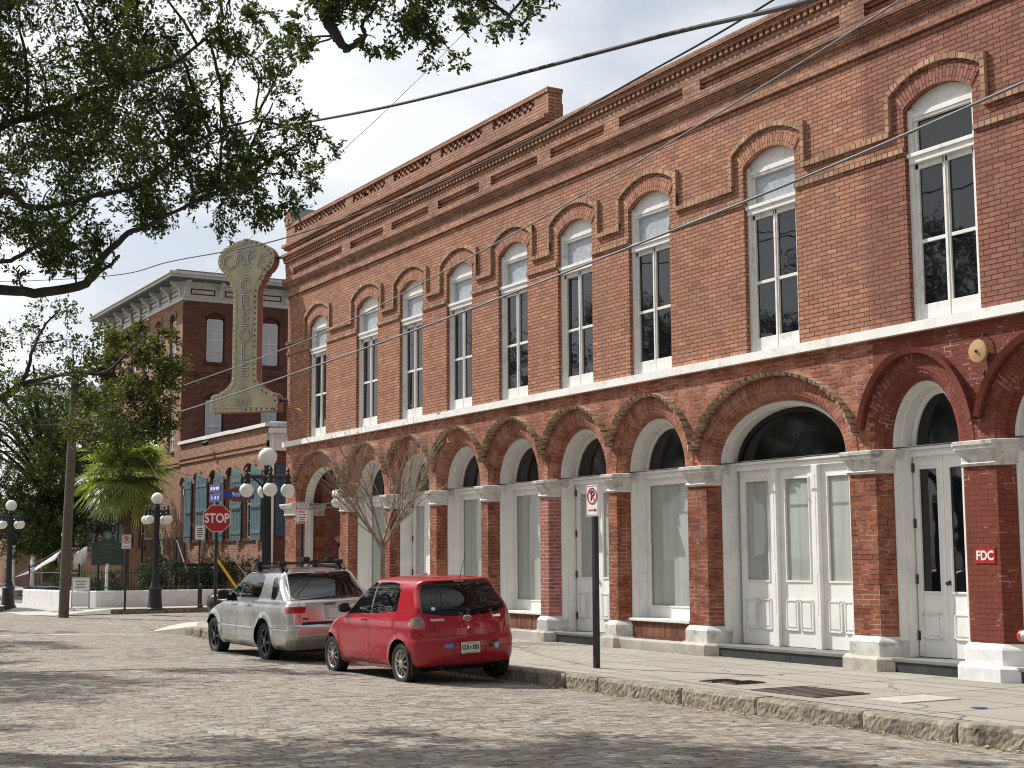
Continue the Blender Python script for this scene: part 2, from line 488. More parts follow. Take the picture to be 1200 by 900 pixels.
def mat_glass(name, tint=(.012, .014, .018), rough=.02, spec=.75, wav=.02):
    t = NT(name)
    t.b.inputs['Base Color'].default_value = c4(tint)
    t.b.inputs['Roughness'].default_value = rough
    t.b.inputs['Specular IOR Level'].default_value = spec
    t.b.inputs['IOR'].default_value = 1.52
    if wav:
        t.link(t.bump(t.noise(t.coord(), 1.6, 2), wav, .05), t.b.inputs['Normal'])
    return t.m
MT['glass'] = mat_glass('old_window_glass', (.006, .007, .010), spec=.6, wav=.05)
MT['fan'] = mat_glass('fanlight_glass', (.008, .009, .009), .06, .4, .03)
def mat_blind():
    t = NT('papered_shop_glass')
    co = t.coord()
    mp = t.add('ShaderNodeMapping'); mp.inputs['Scale'].default_value = (2.6, 1, .12); t.link(co, mp.inputs['Vector'])
    n = t.noise(mp.outputs['Vector'], 2.2, 3, .5)
    c = t.ramp(n, .35, .65, (.27, .295, .265, 1), (.37, .39, .355, 1))
    c = t.mix(t.math('MULTIPLY', t.ramp(t.noise(co, 1.3, 5, .7), .5, .75), .25), c, (.20, .215, .20, 1))
    t.link(c, t.b.inputs['Base Color'])
    t.b.inputs['Roughness'].default_value = .5
    t.b.inputs['Coat Weight'].default_value = 1.0; t.b.inputs['Coat Roughness'].default_value = .015
    bn = t.bump(t.noise(co, 1.4, 2), .04, .05)
    t.link(bn, t.b.inputs['Coat Normal'])
    return t.m
MT['blind'] = mat_blind()
def mat_pattern_glass():
    t = NT('frosted_transom_glass')
    v = t.add('ShaderNodeTexVoronoi', feature='DISTANCE_TO_EDGE'); v.inputs['Scale'].default_value = 7
    t.link(t.coord(), v.inputs['Vector'])
    c = t.ramp(v.outputs['Distance'], .02, .10, (.40, .43, .46, 1), (.30, .335, .37, 1))
    t.link(c, t.b.inputs['Base Color'])
    t.b.inputs['Roughness'].default_value = .18
    t.link(t.bump(v.outputs['Distance'], .3, .01), t.b.inputs['Normal'])
    return t.m
MT['frost'] = mat_pattern_glass()

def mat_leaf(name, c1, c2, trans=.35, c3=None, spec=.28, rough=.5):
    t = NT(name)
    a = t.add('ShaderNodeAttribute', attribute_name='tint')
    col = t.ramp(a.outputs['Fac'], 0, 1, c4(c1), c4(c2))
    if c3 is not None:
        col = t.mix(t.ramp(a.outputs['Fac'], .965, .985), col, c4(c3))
    t.link(col, t.b.inputs['Base Color'])
    t.b.inputs['Roughness'].default_value = rough
    t.b.inputs['Specular IOR Level'].default_value = spec
    tr = t.add('ShaderNodeBsdfTranslucent')
    t.link(t.mix(1.0, col, (1.5, 1.6, .6, 1), 'MULTIPLY'), tr.inputs['Color'])
    mx = t.add('ShaderNodeMixShader'); mx.inputs['Fac'].default_value = trans
    t.link(t.b.outputs[0], mx.inputs[1]); t.link(tr.outputs[0], mx.inputs[2])
    t.link(mx.outputs[0], t.out.inputs['Surface'])
    return t.m
MT['oak'] = mat_leaf('oak_leaf', (.022, .040, .012), (.085, .108, .028), .34, (.35, .22, .03))
MT['oak2'] = mat_leaf('olive_oak_leaf', (.045, .058, .018), (.115, .115, .038), .35)
MT['palm'] = mat_leaf('palm_leaf', (.075, .14, .03), (.29, .33, .10), .42, None, .6, .36)
MT['hedge'] = mat_leaf('hedge_leaf', (.014, .032, .012), (.045, .075, .022), .25)
MT['bush'] = mat_leaf('bush_leaf', (.10, .15, .02), (.24, .26, .05), .35)
MT['yellow'] = mat_leaf('yellow_leaf', (.45, .25, .03), (.6, .38, .05), .3)
MT['bark'] = mat('oak_bark', (.045, .038, .032), .95, var=.35, vscale=8, bump=.6, bscale=22)
MT['bark2'] = mat('pale_bark', (.27, .215, .165), .9, var=.3, vscale=10, bump=.4, bscale=25)
# ------------------------------------------------------------------ ground, road, pavements
def road_z(y):
    t = (y - 5.9) / 4.95
    return 0.115 * (1 - min(1.0, t * t))

def mat_road():
    t = NT('street_brick')
    uv = t.coord('UV')
    nz = t.add('ShaderNodeTexNoise'); nz.inputs['Scale'].default_value = 1.7; nz.inputs['Detail'].default_value = 4
    t.link(uv, nz.inputs['Vector'])
    sub = t.add('ShaderNodeVectorMath', operation='SUBTRACT'); t.link(nz.outputs['Color'], sub.inputs[0]); sub.inputs[1].default_value = (.5, .5, .5)
    sc = t.add('ShaderNodeVectorMath', operation='SCALE'); t.link(sub.outputs[0], sc.inputs[0]); sc.inputs['Scale'].default_value = .11
    ad = t.add('ShaderNodeVectorMath', operation='ADD'); t.link(uv, ad.inputs[0]); t.link(sc.outputs[0], ad.inputs[1])
    sv = t.add('ShaderNodeSeparateXYZ'); t.link(ad.outputs[0], sv.inputs[0])
    rw_ = t.math('FLOOR', t.math('DIVIDE', sv.outputs['Y'], .092))
    w1 = t.add('ShaderNodeTexWhiteNoise', noise_dimensions='1D'); t.link(rw_, w1.inputs['W'])
    cbv = t.add('ShaderNodeCombineXYZ'); t.link(t.math('ADD', sv.outputs['X'], t.math('MULTIPLY', w1.outputs['Value'], .11)), cbv.inputs[0]); t.link(sv.outputs['Y'], cbv.inputs[1])
    ad = cbv   # rows laid by hand: the bond wanders
    b = t.add('ShaderNodeTexBrick'); b.offset = .5
    b.inputs['Scale'].default_value = 1
    b.inputs['Brick Width'].default_value = .215; b.inputs['Row Height'].default_value = .092
    b.inputs['Mortar Size'].default_value = .012; b.inputs['Mortar Smooth'].default_value = .3; b.inputs['Bias'].default_value = -.1
    b.inputs['Color1'].default_value = (.40, .37, .325, 1); b.inputs['Color2'].default_value = (.20, .165, .14, 1); b.inputs['Mortar'].default_value = (.065, .055, .045, 1)
    t.link(ad.outputs[0], b.inputs['Vector'])
    cellr = brick_cell(t, ad.outputs[0], .215, .092)
    rr_ = t.add('ShaderNodeValToRGB'); el = rr_.color_ramp.elements; rr_.color_ramp.interpolation = 'LINEAR'
    el[0].position = 0; el[0].color = (.12, .10, .09, 1); el[1].position = 1; el[1].color = (.42, .40, .36, 1)
    for p_, c_ in ((.12, (.20, .155, .125, 1)), (.25, (.27, .245, .21, 1)), (.55, (.32, .30, .26, 1)), (.72, (.275, .225, .18, 1)), (.85, (.345, .33, .29, 1))):
        e = el.new(p_); e.color = c_
    t.link(cellr, rr_.inputs['Fac'])
    col = t.mix(t.math('MULTIPLY', b.outputs['Fac'], t.ramp(t.noise(uv, 4.5, 4, .7), .38, .62, (.25, .25, .25, 1), (1, 1, 1, 1))), rr_.outputs['Color'], (.028, .022, .018, 1))
    big = t.noise(uv, .35, 5, .6)
    mid = t.noise(uv, 1.4, 6, .7)
    fine = t.noise(uv, 14, 5, .7)
    col = t.mix(t.math('MULTIPLY', t.ramp(big, .42, .66), .3), col, (.37, .35, .305, 1))
    col = t.mix(t.math('MULTIPLY', t.ramp(mid, .46, .68), .55), col, (.235, .175, .125, 1))
    col = t.mix(t.math('MULTIPLY', t.ramp(t.noise(uv, 2.7, 5, .7), .62, .74), .55), col, (.47, .45, .41, 1))
    col = t.mix(.55, col, t.ramp(fine, .25, .8, (.5, .5, .5, 1), (1.4, 1.4, 1.4, 1)), 'MULTIPLY')
    oil = t.ramp(t.noise(uv, .8, 4, .6), .62, .74)
    col = t.mix(t.math('MULTIPLY', oil, .45), col, (.12, .105, .09, 1))
    # knocked-out corners of bricks
    pit = t.ramp(t.noise(uv, 5.2, 3, .55), .635, .675)
    col = t.mix(t.math('MULTIPLY', pit, .85), col, (.05, .042, .035, 1))
    t.link(col, t.b.inputs['Base Color'])
    t.b.inputs['Roughness'].default_value = .85
    t.b.inputs['Specular IOR Level'].default_value = .3
    h = t.math('ADD', t.math('SUBTRACT', 1.0, b.outputs['Fac']), t.math('MULTIPLY', fine, .8))
    h = t.math('SUBTRACT', h, t.math('MULTIPLY', pit, .8))
    h = t.math('ADD', h, t.math('MULTIPLY', t.noise(uv, 3.0, 3), 1.2))
    t.link(t.bump(h, .8, .02), t.b.inputs['Normal'])
    return t.m

def mat_paving(name, w, l, off, c1, c2, joint, ms, stains=.5):
    t = NT(name)
    uv = t.coord('UV')
    b = t.add('ShaderNodeTexBrick'); b.offset = off
    b.inputs['Scale'].default_value = 1
    b.inputs['Brick Width'].default_value = w; b.inputs['Row Height'].default_value = l
    b.inputs['Mortar Size'].default_value = ms; b.inputs['Mortar Smooth'].default_value = .2
    b.inputs['Color1'].default_value = c4(c1); b.inputs['Color2'].default_value = c4(c2); b.inputs['Mortar'].default_value = c4(joint)
    t.link(uv, b.inputs['Vector'])
    col = b.outputs['Color']
    mid = t.noise(uv, .9, 6, .65); fine = t.noise(uv, 28, 5, .7)
    col = t.mix(t.math('MULTIPLY', t.ramp(mid, .45, .72), stains), col, (.25, .225, .185, 1))
    col = t.mix(t.math('MULTIPLY', t.ramp(t.noise(uv, 5.5, 5, .7), .6, .75), .35), col, (.52, .49, .43, 1))
    col = t.mix(.5, col, t.ramp(fine, .25, .8, (.66, .66, .66, 1), (1.25, 1.25, 1.25, 1)), 'MULTIPLY')
    wv = t.add('ShaderNodeVectorMath', operation='ADD'); t.link(uv, wv.inputs[0])
    nv = t.add('ShaderNodeTexNoise'); nv.inputs['Scale'].default_value = 1.3; nv.inputs['Detail'].default_value = 6; t.link(uv, nv.inputs['Vector']); t.link(nv.outputs['Color'], wv.inputs[1])
    vo = t.add('ShaderNodeTexVoronoi', feature='DISTANCE_TO_EDGE'); vo.inputs['Scale'].default_value = .42; t.link(wv.outputs[0], vo.inputs['Vector'])
    crk = t.math('MULTIPLY', t.ramp(vo.outputs['Distance'], .004, .012, (1, 1, 1, 1), (0, 0, 0, 1)), t.ramp(t.noise(uv, .6, 3), .48, .56))
    col = t.mix(t.math('MULTIPLY', crk, .75), col, (.075, .065, .052, 1))
    gum = t.add('ShaderNodeTexVoronoi', feature='F1'); gum.inputs['Scale'].default_value = 2.6; t.link(uv, gum.inputs['Vector'])
    col = t.mix(t.math('MULTIPLY', t.ramp(gum.outputs['Distance'], .055, .085, (1, 1, 1, 1), (0, 0, 0, 1)), .5), col, (.14, .125, .105, 1))
    t.link(col, t.b.inputs['Base Color'])
    t.b.inputs['Roughness'].default_value = .9
    h = t.math('ADD', t.math('SUBTRACT', 1.0, b.outputs['Fac']), t.math('MULTIPLY', fine, .6))
    t.link(t.bump(h, .5, .008), t.b.inputs['Normal'])
    return t.m
MT['road'] = mat_road()
MT['walk'] = mat_paving('pavement_concrete', 1.55, 1.27, .0, (.345, .325, .28), (.295, .275, .235), (.07, .06, .05), .018)
MT['pavers'] = mat_paving('pavement_pavers', .20, .17, .5, (.41, .385, .34), (.33, .30, .26), (.15, .13, .11), .012)
MT['granite'] = mat('granite_kerb', (.255, .225, .175), .9, var=.4, vscale=9, bump=.9, bscale=24, dark=(.055, .043, .030), dscale=2.6, damt=.95)

g = MB(); g.face([(-1500, -1500, -.35), (1500, -1500, -.35), (1500, 1500, -.35), (-1500, 1500, -.35)])
tag(g.build('ground', mat('dry_earth', (.22, .19, .15), .95, var=.2, vscale=.3)), kind='structure')

g = MB()
ys = np.linspace(1.0, 10.9, 23)
xs = list(range(-130, 41, 10))
for i in range(len(xs) - 1):
    for j in range(len(ys) - 1):
        p = [(xs[i], ys[j]), (xs[i + 1], ys[j]), (xs[i + 1], ys[j + 1]), (xs[i], ys[j + 1])]
        g.face([(x, y, road_z(y)) for x, y in p], [(y, x) for x, y in p])
for (x0, x1, y0, y1) in ((-48.6, -37.3, 10.9, 120), (-48.6, -37.3, -110, 1.0)):
    g.face([(x0, y0, 0), (x1, y0, 0), (x1, y1, 0), (x0, y1, 0)], [(x0, y0), (x1, y0), (x1, y1), (x0, y1)])
tag(g.build('road', MT['road'], weld=True), kind='structure')

g = MB()   # pale concrete strip across the street before the crossing
for j in range(len(ys) - 3):
    g.face([(x, y, road_z(y) + .005) for x, y in ((-34.52 + .02 * (j % 2), ys[j]), (-34.15, ys[j]), (-34.15 - .02 * (j % 3), ys[j + 1]), (-34.5, ys[j + 1]))])
tag(g.build('road_strip', mat('worn_concrete_strip', (.46, .44, .40), .9, var=.2, vscale=5)), kind='structure')

ZW = .20   # pavement level
g = MB()
g.face([(-19.2, 11.1, ZW), (30, 11.1, ZW), (30, 17, ZW), (-19.2, 17, ZW)], [(-19.2, 11.1), (30, 11.1), (30, 17), (-19.2, 17)])
g.face([(-19.2, 11.0, ZW), (-19.2, 11.0, -.3), (30, 11.0, -.3), (30, 11.0, ZW)])
tag(g.build('pavement', MT['walk']), kind='structure')
g = MB()
g.face([(-36.9, 12.1, ZW), (-34.0, 11.1, ZW), (-19.2, 11.1, ZW), (-19.2, 17, ZW), (-37.2, 17, ZW)], [(-36.9, 12.1), (-34.0, 11.1), (-19.2, 11.1), (-19.2, 17), (-37.2, 17)])
tag(g.build('pavement', MT['pavers']), kind='structure')
g = MB()   # flared kerb ramp at the corner
g.face([(-34.0, 10.86, .19), (-34.0, 11.1, ZW), (-36.9, 12.1, ZW), (-37.25, 11.5, .10), (-35.6, 10.45, .035)])
g.face([(-34.0, 10.86, .19), (-35.6, 10.45, .035), (-35.6, 10.45, -.1), (-34.0, 10.86, -.1)])
g.face([(-35.6, 10.45, .035), (-37.25, 11.5, .10), (-37.25, 11.5, -.1), (-35.6, 10.45, -.1)])
g.face([(-37.25, 11.5, .10), (-36.9, 12.1, ZW), (-37.2, 17, ZW), (-37.5, 17, ZW), (-37.5, 12, .15)])
g.face([(-37.25, 11.5, .10), (-37.5, 12, .15), (-37.5, 12, -.1), (-37.25, 11.5, -.1)])
g.face([(-37.5, 12, .15), (-37.5, 17, ZW), (-37.5, 17, -.1), (-37.5, 12, -.1)])
g.box(-37.5, -37.2, 17, 60, -.1, ZW)
tag(g.build('pavement_ramp', mat('pale_ramp_concrete', (.46, .43, .37), .9, var=.1, bump=.2)), kind='structure')

# granite kerb, rough split stones set end to end
rng = random.Random(5)
g = MB()
x = 6.0
while x > -33.9:
    L = rng.uniform(.75, 2.1)
    xa, xb = max(x - L, -34.0), x - .022
    nx, nz = max(3, int((xb - xa) / .035)), 7
    off = rng.uniform(-.02, .02); top = ZW + rng.uniform(-.006, .008)
    rows = []
    for k in range(nz + 2):
        row = []
        for i in range(nx + 1):
            X = xa + (xb - xa) * i / nx
            edge = .02 if i in (0, nx) else 0
            if k <= nz:
                zz = -.06 + (top + .06) * k / nz
                yy = 10.87 + off + rng.uniform(-.006, .006) + edge + (.02 if k == nz else 0)
                if k == nz: zz = top + rng.uniform(-.003, .002)
            else:
                zz, yy = top, 11.125
            row.append((X, yy, zz))
        rows.append(row)
    for k in range(nz + 1):
        for i in range(nx):
            g.face([rows[k][i], rows[k][i + 1], rows[k + 1][i + 1], rows[k + 1][i]])
    g.face([rows[k][0] for k in range(nz + 1, -1, -1)] + [(xa, 11.125, -.06)])
    g.face([rows[k][nx] for k in range(nz + 2)] + [(xb, 11.125, -.06)])
    x -= L
tag(g.build('kerb', MT['granite']), kind='structure')

# pavement on the camera's side, its kerb, and the far block
g = MB()
g.box(-36.5, 40, -9, .78, -.3, .17); g.box(-36.5, 40, .78, 1.02, -.3, .175)
tag(g.build('near_pavement', MT['walk']), kind='structure')
g = MB()
FW = .17
P = [(-48.6, 60, FW), (-48.6, 13.0, FW), (-52.6, 10.35, FW), (-120, 10.35, FW), (-120, 60, FW)]
g.face(list(reversed(P)), [(p[0], p[1]) for p in reversed(P)])
tag(g.build('far_pavement', mat_paving('far_pavement_concrete', 1.5, 1.5, 0, (.44, .42, .38), (.40, .38, .34), (.2, .18, .15), .01, .3)), kind='structure')
g = MB()
g.box(-48.6, -48.35, 12.9, 60, -.1, FW - .004)
g.box(-120, -52.4, 10.12, 10.35, -.1, FW - .004)
tag(g.build('far_kerb', MT['granite'], weld=True), kind='structure')
g = MB()
g.face([(-48.6, 13.0, FW), (-52.6, 10.35, FW), (-52.5, 10.1, .02), (-49.5, 10.1, .025), (-47.9, 11.0, .025), (-48.35, 12.95, .02)][::-1])
tag(g.build('far_pavement_ramp', MT['conc']), kind='structure')

# dry leaves caught along the kerb
rng = random.Random(9)
g = MB()
for k in range(1500):
    X = rng.uniform(-33, -9); Y = 10.83 - abs(rng.gauss(0, .07)); s_ = rng.uniform(.012, .035); a = rng.uniform(0, 6.28)
    if X < -17: Y -= rng.uniform(0, .12)
    c_, d_ = math.cos(a) * s_, math.sin(a) * s_
    z = road_z(Y) + .006 + rng.uniform(0, .012)
    g.face([(X - c_, Y - d_, z), (X + d_ * .5, Y - c_ * .5, z + rng.uniform(0, .015)), (X + c_, Y + d_, z), (X - d_ * .5, Y + c_ * .5, z + rng.uniform(0, .015))])
tag(g.build('leaf_litter', mat('dry_leaves', (.42, .31, .17), .8, var=.5, vscale=30)), kind='stuff')

# iron covers in the pavement
def plate(name, pts, label, m_, grp=None, frame=True):
    g = MB(); P = [Vector((p[0], p[1], 0)) for p in pts]
    c = sum(P, Vector()) / len(P)
    g.face([(p.x, p.y, ZW + .011) for p in P])
    for i in range(len(P)):
        a, b = P[i], P[(i + 1) % len(P)]
        g.face([(a.x, a.y, ZW + .011), (b.x, b.y, ZW + .011), (b.x, b.y, ZW - .02), (a.x, a.y, ZW - .02)])
    if frame:
        Q = [c + (p - c) * .9 for p in P]
        for i in range(len(P)):
            a, b = Q[i], Q[(i + 1) % len(P)]
            g.tube([(a.x, a.y, ZW + .012), (b.x, b.y, ZW + .012)], .007, 5)
        for k in range(1, 8):
            a = Q[0].lerp(Q[1], k / 8); b = Q[3].lerp(Q[2], k / 8)
            g.tube([(a.x, a.y, ZW + .011), (b.x, b.y, ZW + .011)], .005, 5)
    o = g.build(name, m_)
    return tag(o, label, 'cover', grp)
plate('utility_cover', [(-13.88, 11.38), (-12.72, 11.38), (-12.72, 12.22), (-13.88, 12.22)], 'large dark rusty iron cover plate in the pavement by the kerb', MT['rust'], 'covers in the pavement')
plate('utility_cover', [(-15.2, 11.63), (-14.92, 11.63), (-14.92, 12.1), (-15.2, 12.1)], 'small rusty iron cover, left of a pair near the kerb', MT['rust'], 'covers in the pavement')
plate('utility_cover', [(-14.85, 11.7), (-14.55, 11.7), (-14.55, 12.2), (-14.85, 12.2)], 'small rusty iron cover, right of a pair near the kerb', MT['rust'], 'covers in the pavement')
plate('utility_cover', [(-12.3, 11.72), (-11.72, 11.72), (-11.72, 12.62), (-12.3, 12.62)], 'concrete valve box lid with a dark stain before the end pier', MT['conc'], 'covers in the pavement', False)
g = MB(); g.lathe([(.085, 0), (.085, .008)], (-10.95, 12.05, ZW), 20)
tag(g.build('valve_cover', mat('blue_paint_mark', (.04, .08, .22), .7)), 'small round blue painted cap in the pavement', 'cover', 'covers in the pavement')

# ------------------------------------------------------------------ the long brick building
F = 14.8
B = thing('brick_building', 'long two storey red brick building with arcaded ground floor and white windows', 'building', (-23, 14.8, 0))
BASE = Vector((-23, 14.8, 0))
def bp(mb, name, m_, parent=None, **k):
    """build in world coordinates under the building"""
    off = parent is None
    p = B if off else parent
    if off:
        mb.v = [(v[0] - BASE.x, v[1] - BASE.y, v[2] - BASE.z) for v in mb.v]
    else:
        mb.v = [(v[0] - BASE.x, v[1] - BASE.y, v[2] - BASE.z) for v in mb.v]
    return mb.build(name, m_, p, **k)

XL, XR = -37.75, -6.5
XB = 30.0     # depth of the block behind
WINS = [(-36.17, -34.99), (-33.08, -31.82), (-30.6, -29.4), (-28.22, -27.04), (-25.89, -24.71), (-23.56, -22.35), (-21.15, -19.91), (-17.9, -16.66), (-14.37, -13.12), (-11.35, -10.1), (-8.4, -7.2)]
PIERS = [(-37.75, -36.96), (-33.99, -33.50), (-31.36, -31.08), (-29.01, -28.69), (-26.65, -26.36), (-24.29, -23.98), (-21.91, -21.63), (-19.54, -19.03), (-15.68, -15.15), (-13.53, -12.99), (-10.95, -10.45), (-8.35, -7.85), (-6.9, -6.5)]
Z_SP, Z_CR = 8.03, 8.24     # window springing / crown

def seg_arch(xl, xr, zs, zc, n=14, grow=0.0):
    """points of a segmental arch, left to right; grow offsets outwards"""
    w = (xr - xl) / 2; h = zc - zs
    r_ = (w * w + h * h) / (2 * h); cx, cz = (xl + xr) / 2, zc - r_
    a = math.asin(w / r_)
    return [(cx + (r_ + grow) * math.sin(-a + 2 * a * k / n), cz + (r_ + grow) * math.cos(-a + 2 * a * k / n)) for k in range(n + 1)]

# upper wall
g = MB()
def wq(x0, x1, z0, z1, y=F):
    if x1 - x0 > 1e-4: g.face([(x0, y, z0), (x1, y, z0), (x1, y, z1), (x0, y, z1)])
zt = 9.06
prev = XL
for (a, b) in WINS:
    wq(prev, a, 4.98, Z_SP)
    prev = b
wq(prev, XR, 4.98, Z_SP)
prev = XL
RV = .16
for (a, b) in WINS:
    wq(prev, a, Z_SP, zt)
    pts = seg_arch(a, b, Z_SP, Z_CR)
    for i in range(len(pts) - 1):
        (x0, z0), (x1, z1) = pts[i], pts[i + 1]
        g.face([(x0, F, z0), (x1, F, z1), (x1, F, zt), (x0, F, zt)])
        g.face([(x0, F, z0), (x0, F + RV, z0), (x1, F + RV, z1), (x1, F, z1)])
    g.face([(a, F, 4.98), (a, F, Z_SP), (a, F + RV, Z_SP), (a, F + RV, 4.98)])
    g.face([(b, F, 4.98), (b, F + RV, 4.98), (b, F + RV, Z_SP), (b, F, Z_SP)])
    prev = b
wq(prev, XR, Z_SP, zt)
g.box(XL, XL + .3, F, XB, 4.9, 10.3, 'fd')       # flank walls
g.box(XR - .3, XR, F, XB, .2, 10.3, 'fd')
g.box(XL, XR, XB - .3, XB, .2, 10.3, 'd')
g.box(XL + .3, XR - .3, F + .02, F + .3, 9.06, 10.28, 'd')
bp(g, 'upper_wall', MT['brick_up'])

# brick voussoirs over the windows
for (a, b) in WINS:
    g = MB()
    p0, p1 = seg_arch(a, b, Z_SP, Z_CR, 16), seg_arch(a, b, Z_SP, Z_CR, 16, .235)
    s_ = 0
    for i in range(16):
        L = math.hypot(p1[i + 1][0] - p1[i][0], p1[i + 1][1] - p1[i][1])
        uv = [(.05, s_), (.05, s_ + L), (.255, s_ + L), (.255, s_)]
        g.face([(p0[i][0], F - .012, p0[i][1]), (p0[i + 1][0], F - .012, p0[i + 1][1]), (p1[i + 1][0], F - .012, p1[i + 1][1]), (p1[i][0], F - .012, p1[i][1])], uv)
        g.face([(p0[i][0], F - .012, p0[i][1]), (p0[i][0], F + .01, p0[i][1]), (p0[i + 1][0], F + .01, p0[i + 1][1]), (p0[i + 1][0], F - .012, p0[i + 1][1])], uv)
        s_ += L
    bp(g, 'window_arch', MT['brick_up'])

# label moulds and the two string courses
g = MB()
def bar(x0, z0, x1, z1, t=.075, p=.055, vert=False):
    d = Vector((x1 - x0, 0, z1 - z0)); L = d.length; d.normalize(); n_ = Vector((-d.z, 0, d.x)) * (t / 2)
    a, b = Vector((x0, 0, z0)), Vector((x1, 0, z1))
    q = [a - n_, b - n_, b + n_, a + n_]
    f = [Vector((v.x, F - p, v.z)) for v in q]; k = [Vector((v.x, F + .01, v.z)) for v in q]
    s0 = x0 + z0
    g.face(f, [(s0, .1), (s0 + L, .1), (s0 + L, .2), (s0, .2)])
    for i in range(4):
        j = (i + 1) % 4
        g.face([f[j], f[i], k[i], k[j]], [(s0, .1), (s0 + .05, .1), (s0 + .05, .2), (s0, .2)])
lastr = XL; lasto = XL
for (a, b) in WINS:
    la, rb = a - .265, b + .235
    bar(lastr, 7.735, la + .03, 7.735)
    bar(la, 7.775, la, 8.31, p=.058)
    pts = seg_arch(la + .005, rb - .005, 8.30, 8.575, 16)
    for i in range(16):
        bar(pts[i][0], pts[i][1], pts[i + 1][0], pts[i + 1][1], p=.0545 - .002 * (i % 2))
    bar(rb, 7.70, rb, 8.43, p=.058)
    lastr = rb
    bar(lasto, 7.455, a - .003, 7.455, .07, .035)
    lasto = b + .003
bar(lastr, 7.735, XR, 7.735); bar(lasto, 7.455, XR, 7.455, .07, .035)
bp(g, 'label_moulding', MT['brick_tan'])

# white sill course
g = MB()
g.face([(XL - .09, F - .10, 4.852), (XR, F - .10, 4.852), (XR, F - .09, 4.992), (XL - .09, F - .09, 4.992)])
g.face([(XL - .09, F - .09, 4.992), (XR, F - .09, 4.992), (XR, F + .2, 5.015), (XL - .09, F + .2, 5.015)])
g.face([(XL - .09, F - .10, 4.852), (XL - .09, F + .02, 4.852), (XR, F + .02, 4.852), (XR, F - .10, 4.852)])
g.face([(XL - .09, F - .10, 4.852), (XL - .09, F - .09, 4.992), (XL - .09, F + 2, 5.01), (XL - .09, F + 2, 4.852)])
g.face([(XL - .09, F + .2, 5.015), (XL - .09, F + 2, 5.01), (XL - .09, F - .09, 4.992)])
bp(g, 'sill_course', MT['whitew'])

# cornice: bands, recessed panels, dentils, coping
g = MB()
def band(z0, z1, p, x0=XL, x1=XR): g.box(x0 - p, x1, F - p, F + .05, z0, z1, 'b'); 
band(9.05, 9.10, .055); band(9.10, 9.30, .04)
band(9.30, 9.36, .075); band(9.36, 9.43, .11)
band(9.43, 9.56, .145)
PAN = [(-37.25, -33.91), (-33.37, -31.42), (-30.95, -29.02), (-28.52, -26.6), (-26.1, -24.2), (-23.7, -21.8), (-21.3, -19.38), (-18.9, -15.51), (-15.0, -13.1), (-12.6, -10.7), (-10.2, -8.3)]
band(9.56, 9.595, .06); band(9.795, 10.02, .06)
px = XL
for a, b in PAN:
    g.box(px - (.06 if px == XL else 0), a, F - .06, F + .05, 9.595, 9.795, 'btd'); px = b
    g.box(a, b, F - .02, F + .05, 9.735, 9.795, 'b')
g.box(px, XR, F - .06, F + .05, 9.595, 9.795, 'btd')
band(10.105, 10.19, .13); band(10.19, 10.275, .175)
g.box(XL - .175, XR, F + .05, F + .35, 10.19, 10.275)
bp(g, 'cornice', MT['brick_cor'])
g = MB()
x = XL - .1
while x < XR:
    g.box(x, x + .075, F - .115, F + .02, 10.02, 10.105, 'b'); x += .147
g.box(XL, XR, F - .055, F + .02, 10.02, 10.105, 'b')
bp(g, 'dentil_course', MT['brick_cor'])

# raised parapet over the corner bays
g = MB()
XE = -23.75
g.box(XL, XE - .1, F - .045, F + .3, 10.275, 10.39)
g.box(XL - .10, XE, F - .11, F + .3, 10.39, 10.46); g.box(XL - .16, XE, F - .165, F + .36, 10.46, 10.54)
g.box(XL - .06, XE, F - .06, F + .28, 10.54, 10.78)
PERF = [(-37.18, -33.7), (-33.24, -31.32), (-30.84, -28.87), (-28.39, -26.47), (-26.0, -24.29)]
px = XL - .06
rng = random.Random(2)
for a, b in PERF:
    g.box(px, a, F - .06, F + .26, 10.78, 11.0); px = b
    g.box(a, b, F + .12, F + .2, 10.78, 11.0, 'bdt')
    for r_ in range(3):
        xx = a + .1 + (.105 if r_ % 2 else 0)
        while xx + .1 < b:
            if rng.random() > .06: g.box(xx, xx + .105, F - .05 + rng.uniform(0, .02), F + .15, 10.785 + r_ * .07, 10.785 + r_ * .07 + .066)
            xx += .21
g.box(px, XE, F - .06, F + .26, 10.78, 11.0)
g.box(XL - .05, XE + .01, F - .085, F + .28, 11.0, 11.09)
g.box(XL - .10, XL + .48, F - .10, F + .55, 11.09, 11.48)
bp(g, 'parapet', MT['brick_cor'])
g = MB(); g.box(XL + .482, XL + .49, F - .08, F + .56, 11.095, 11.49); g.box(XL - .12, XL + .50, F - .12, F + .57, 11.482, 11.52)
bp(g, 'parapet_cap', MT['steel'])

g = MB(); g.box(XL + .3, XR - .3, F + .3, XB - .3, 9.7, 9.8)
bp(g, 'roof', MT['roof'])

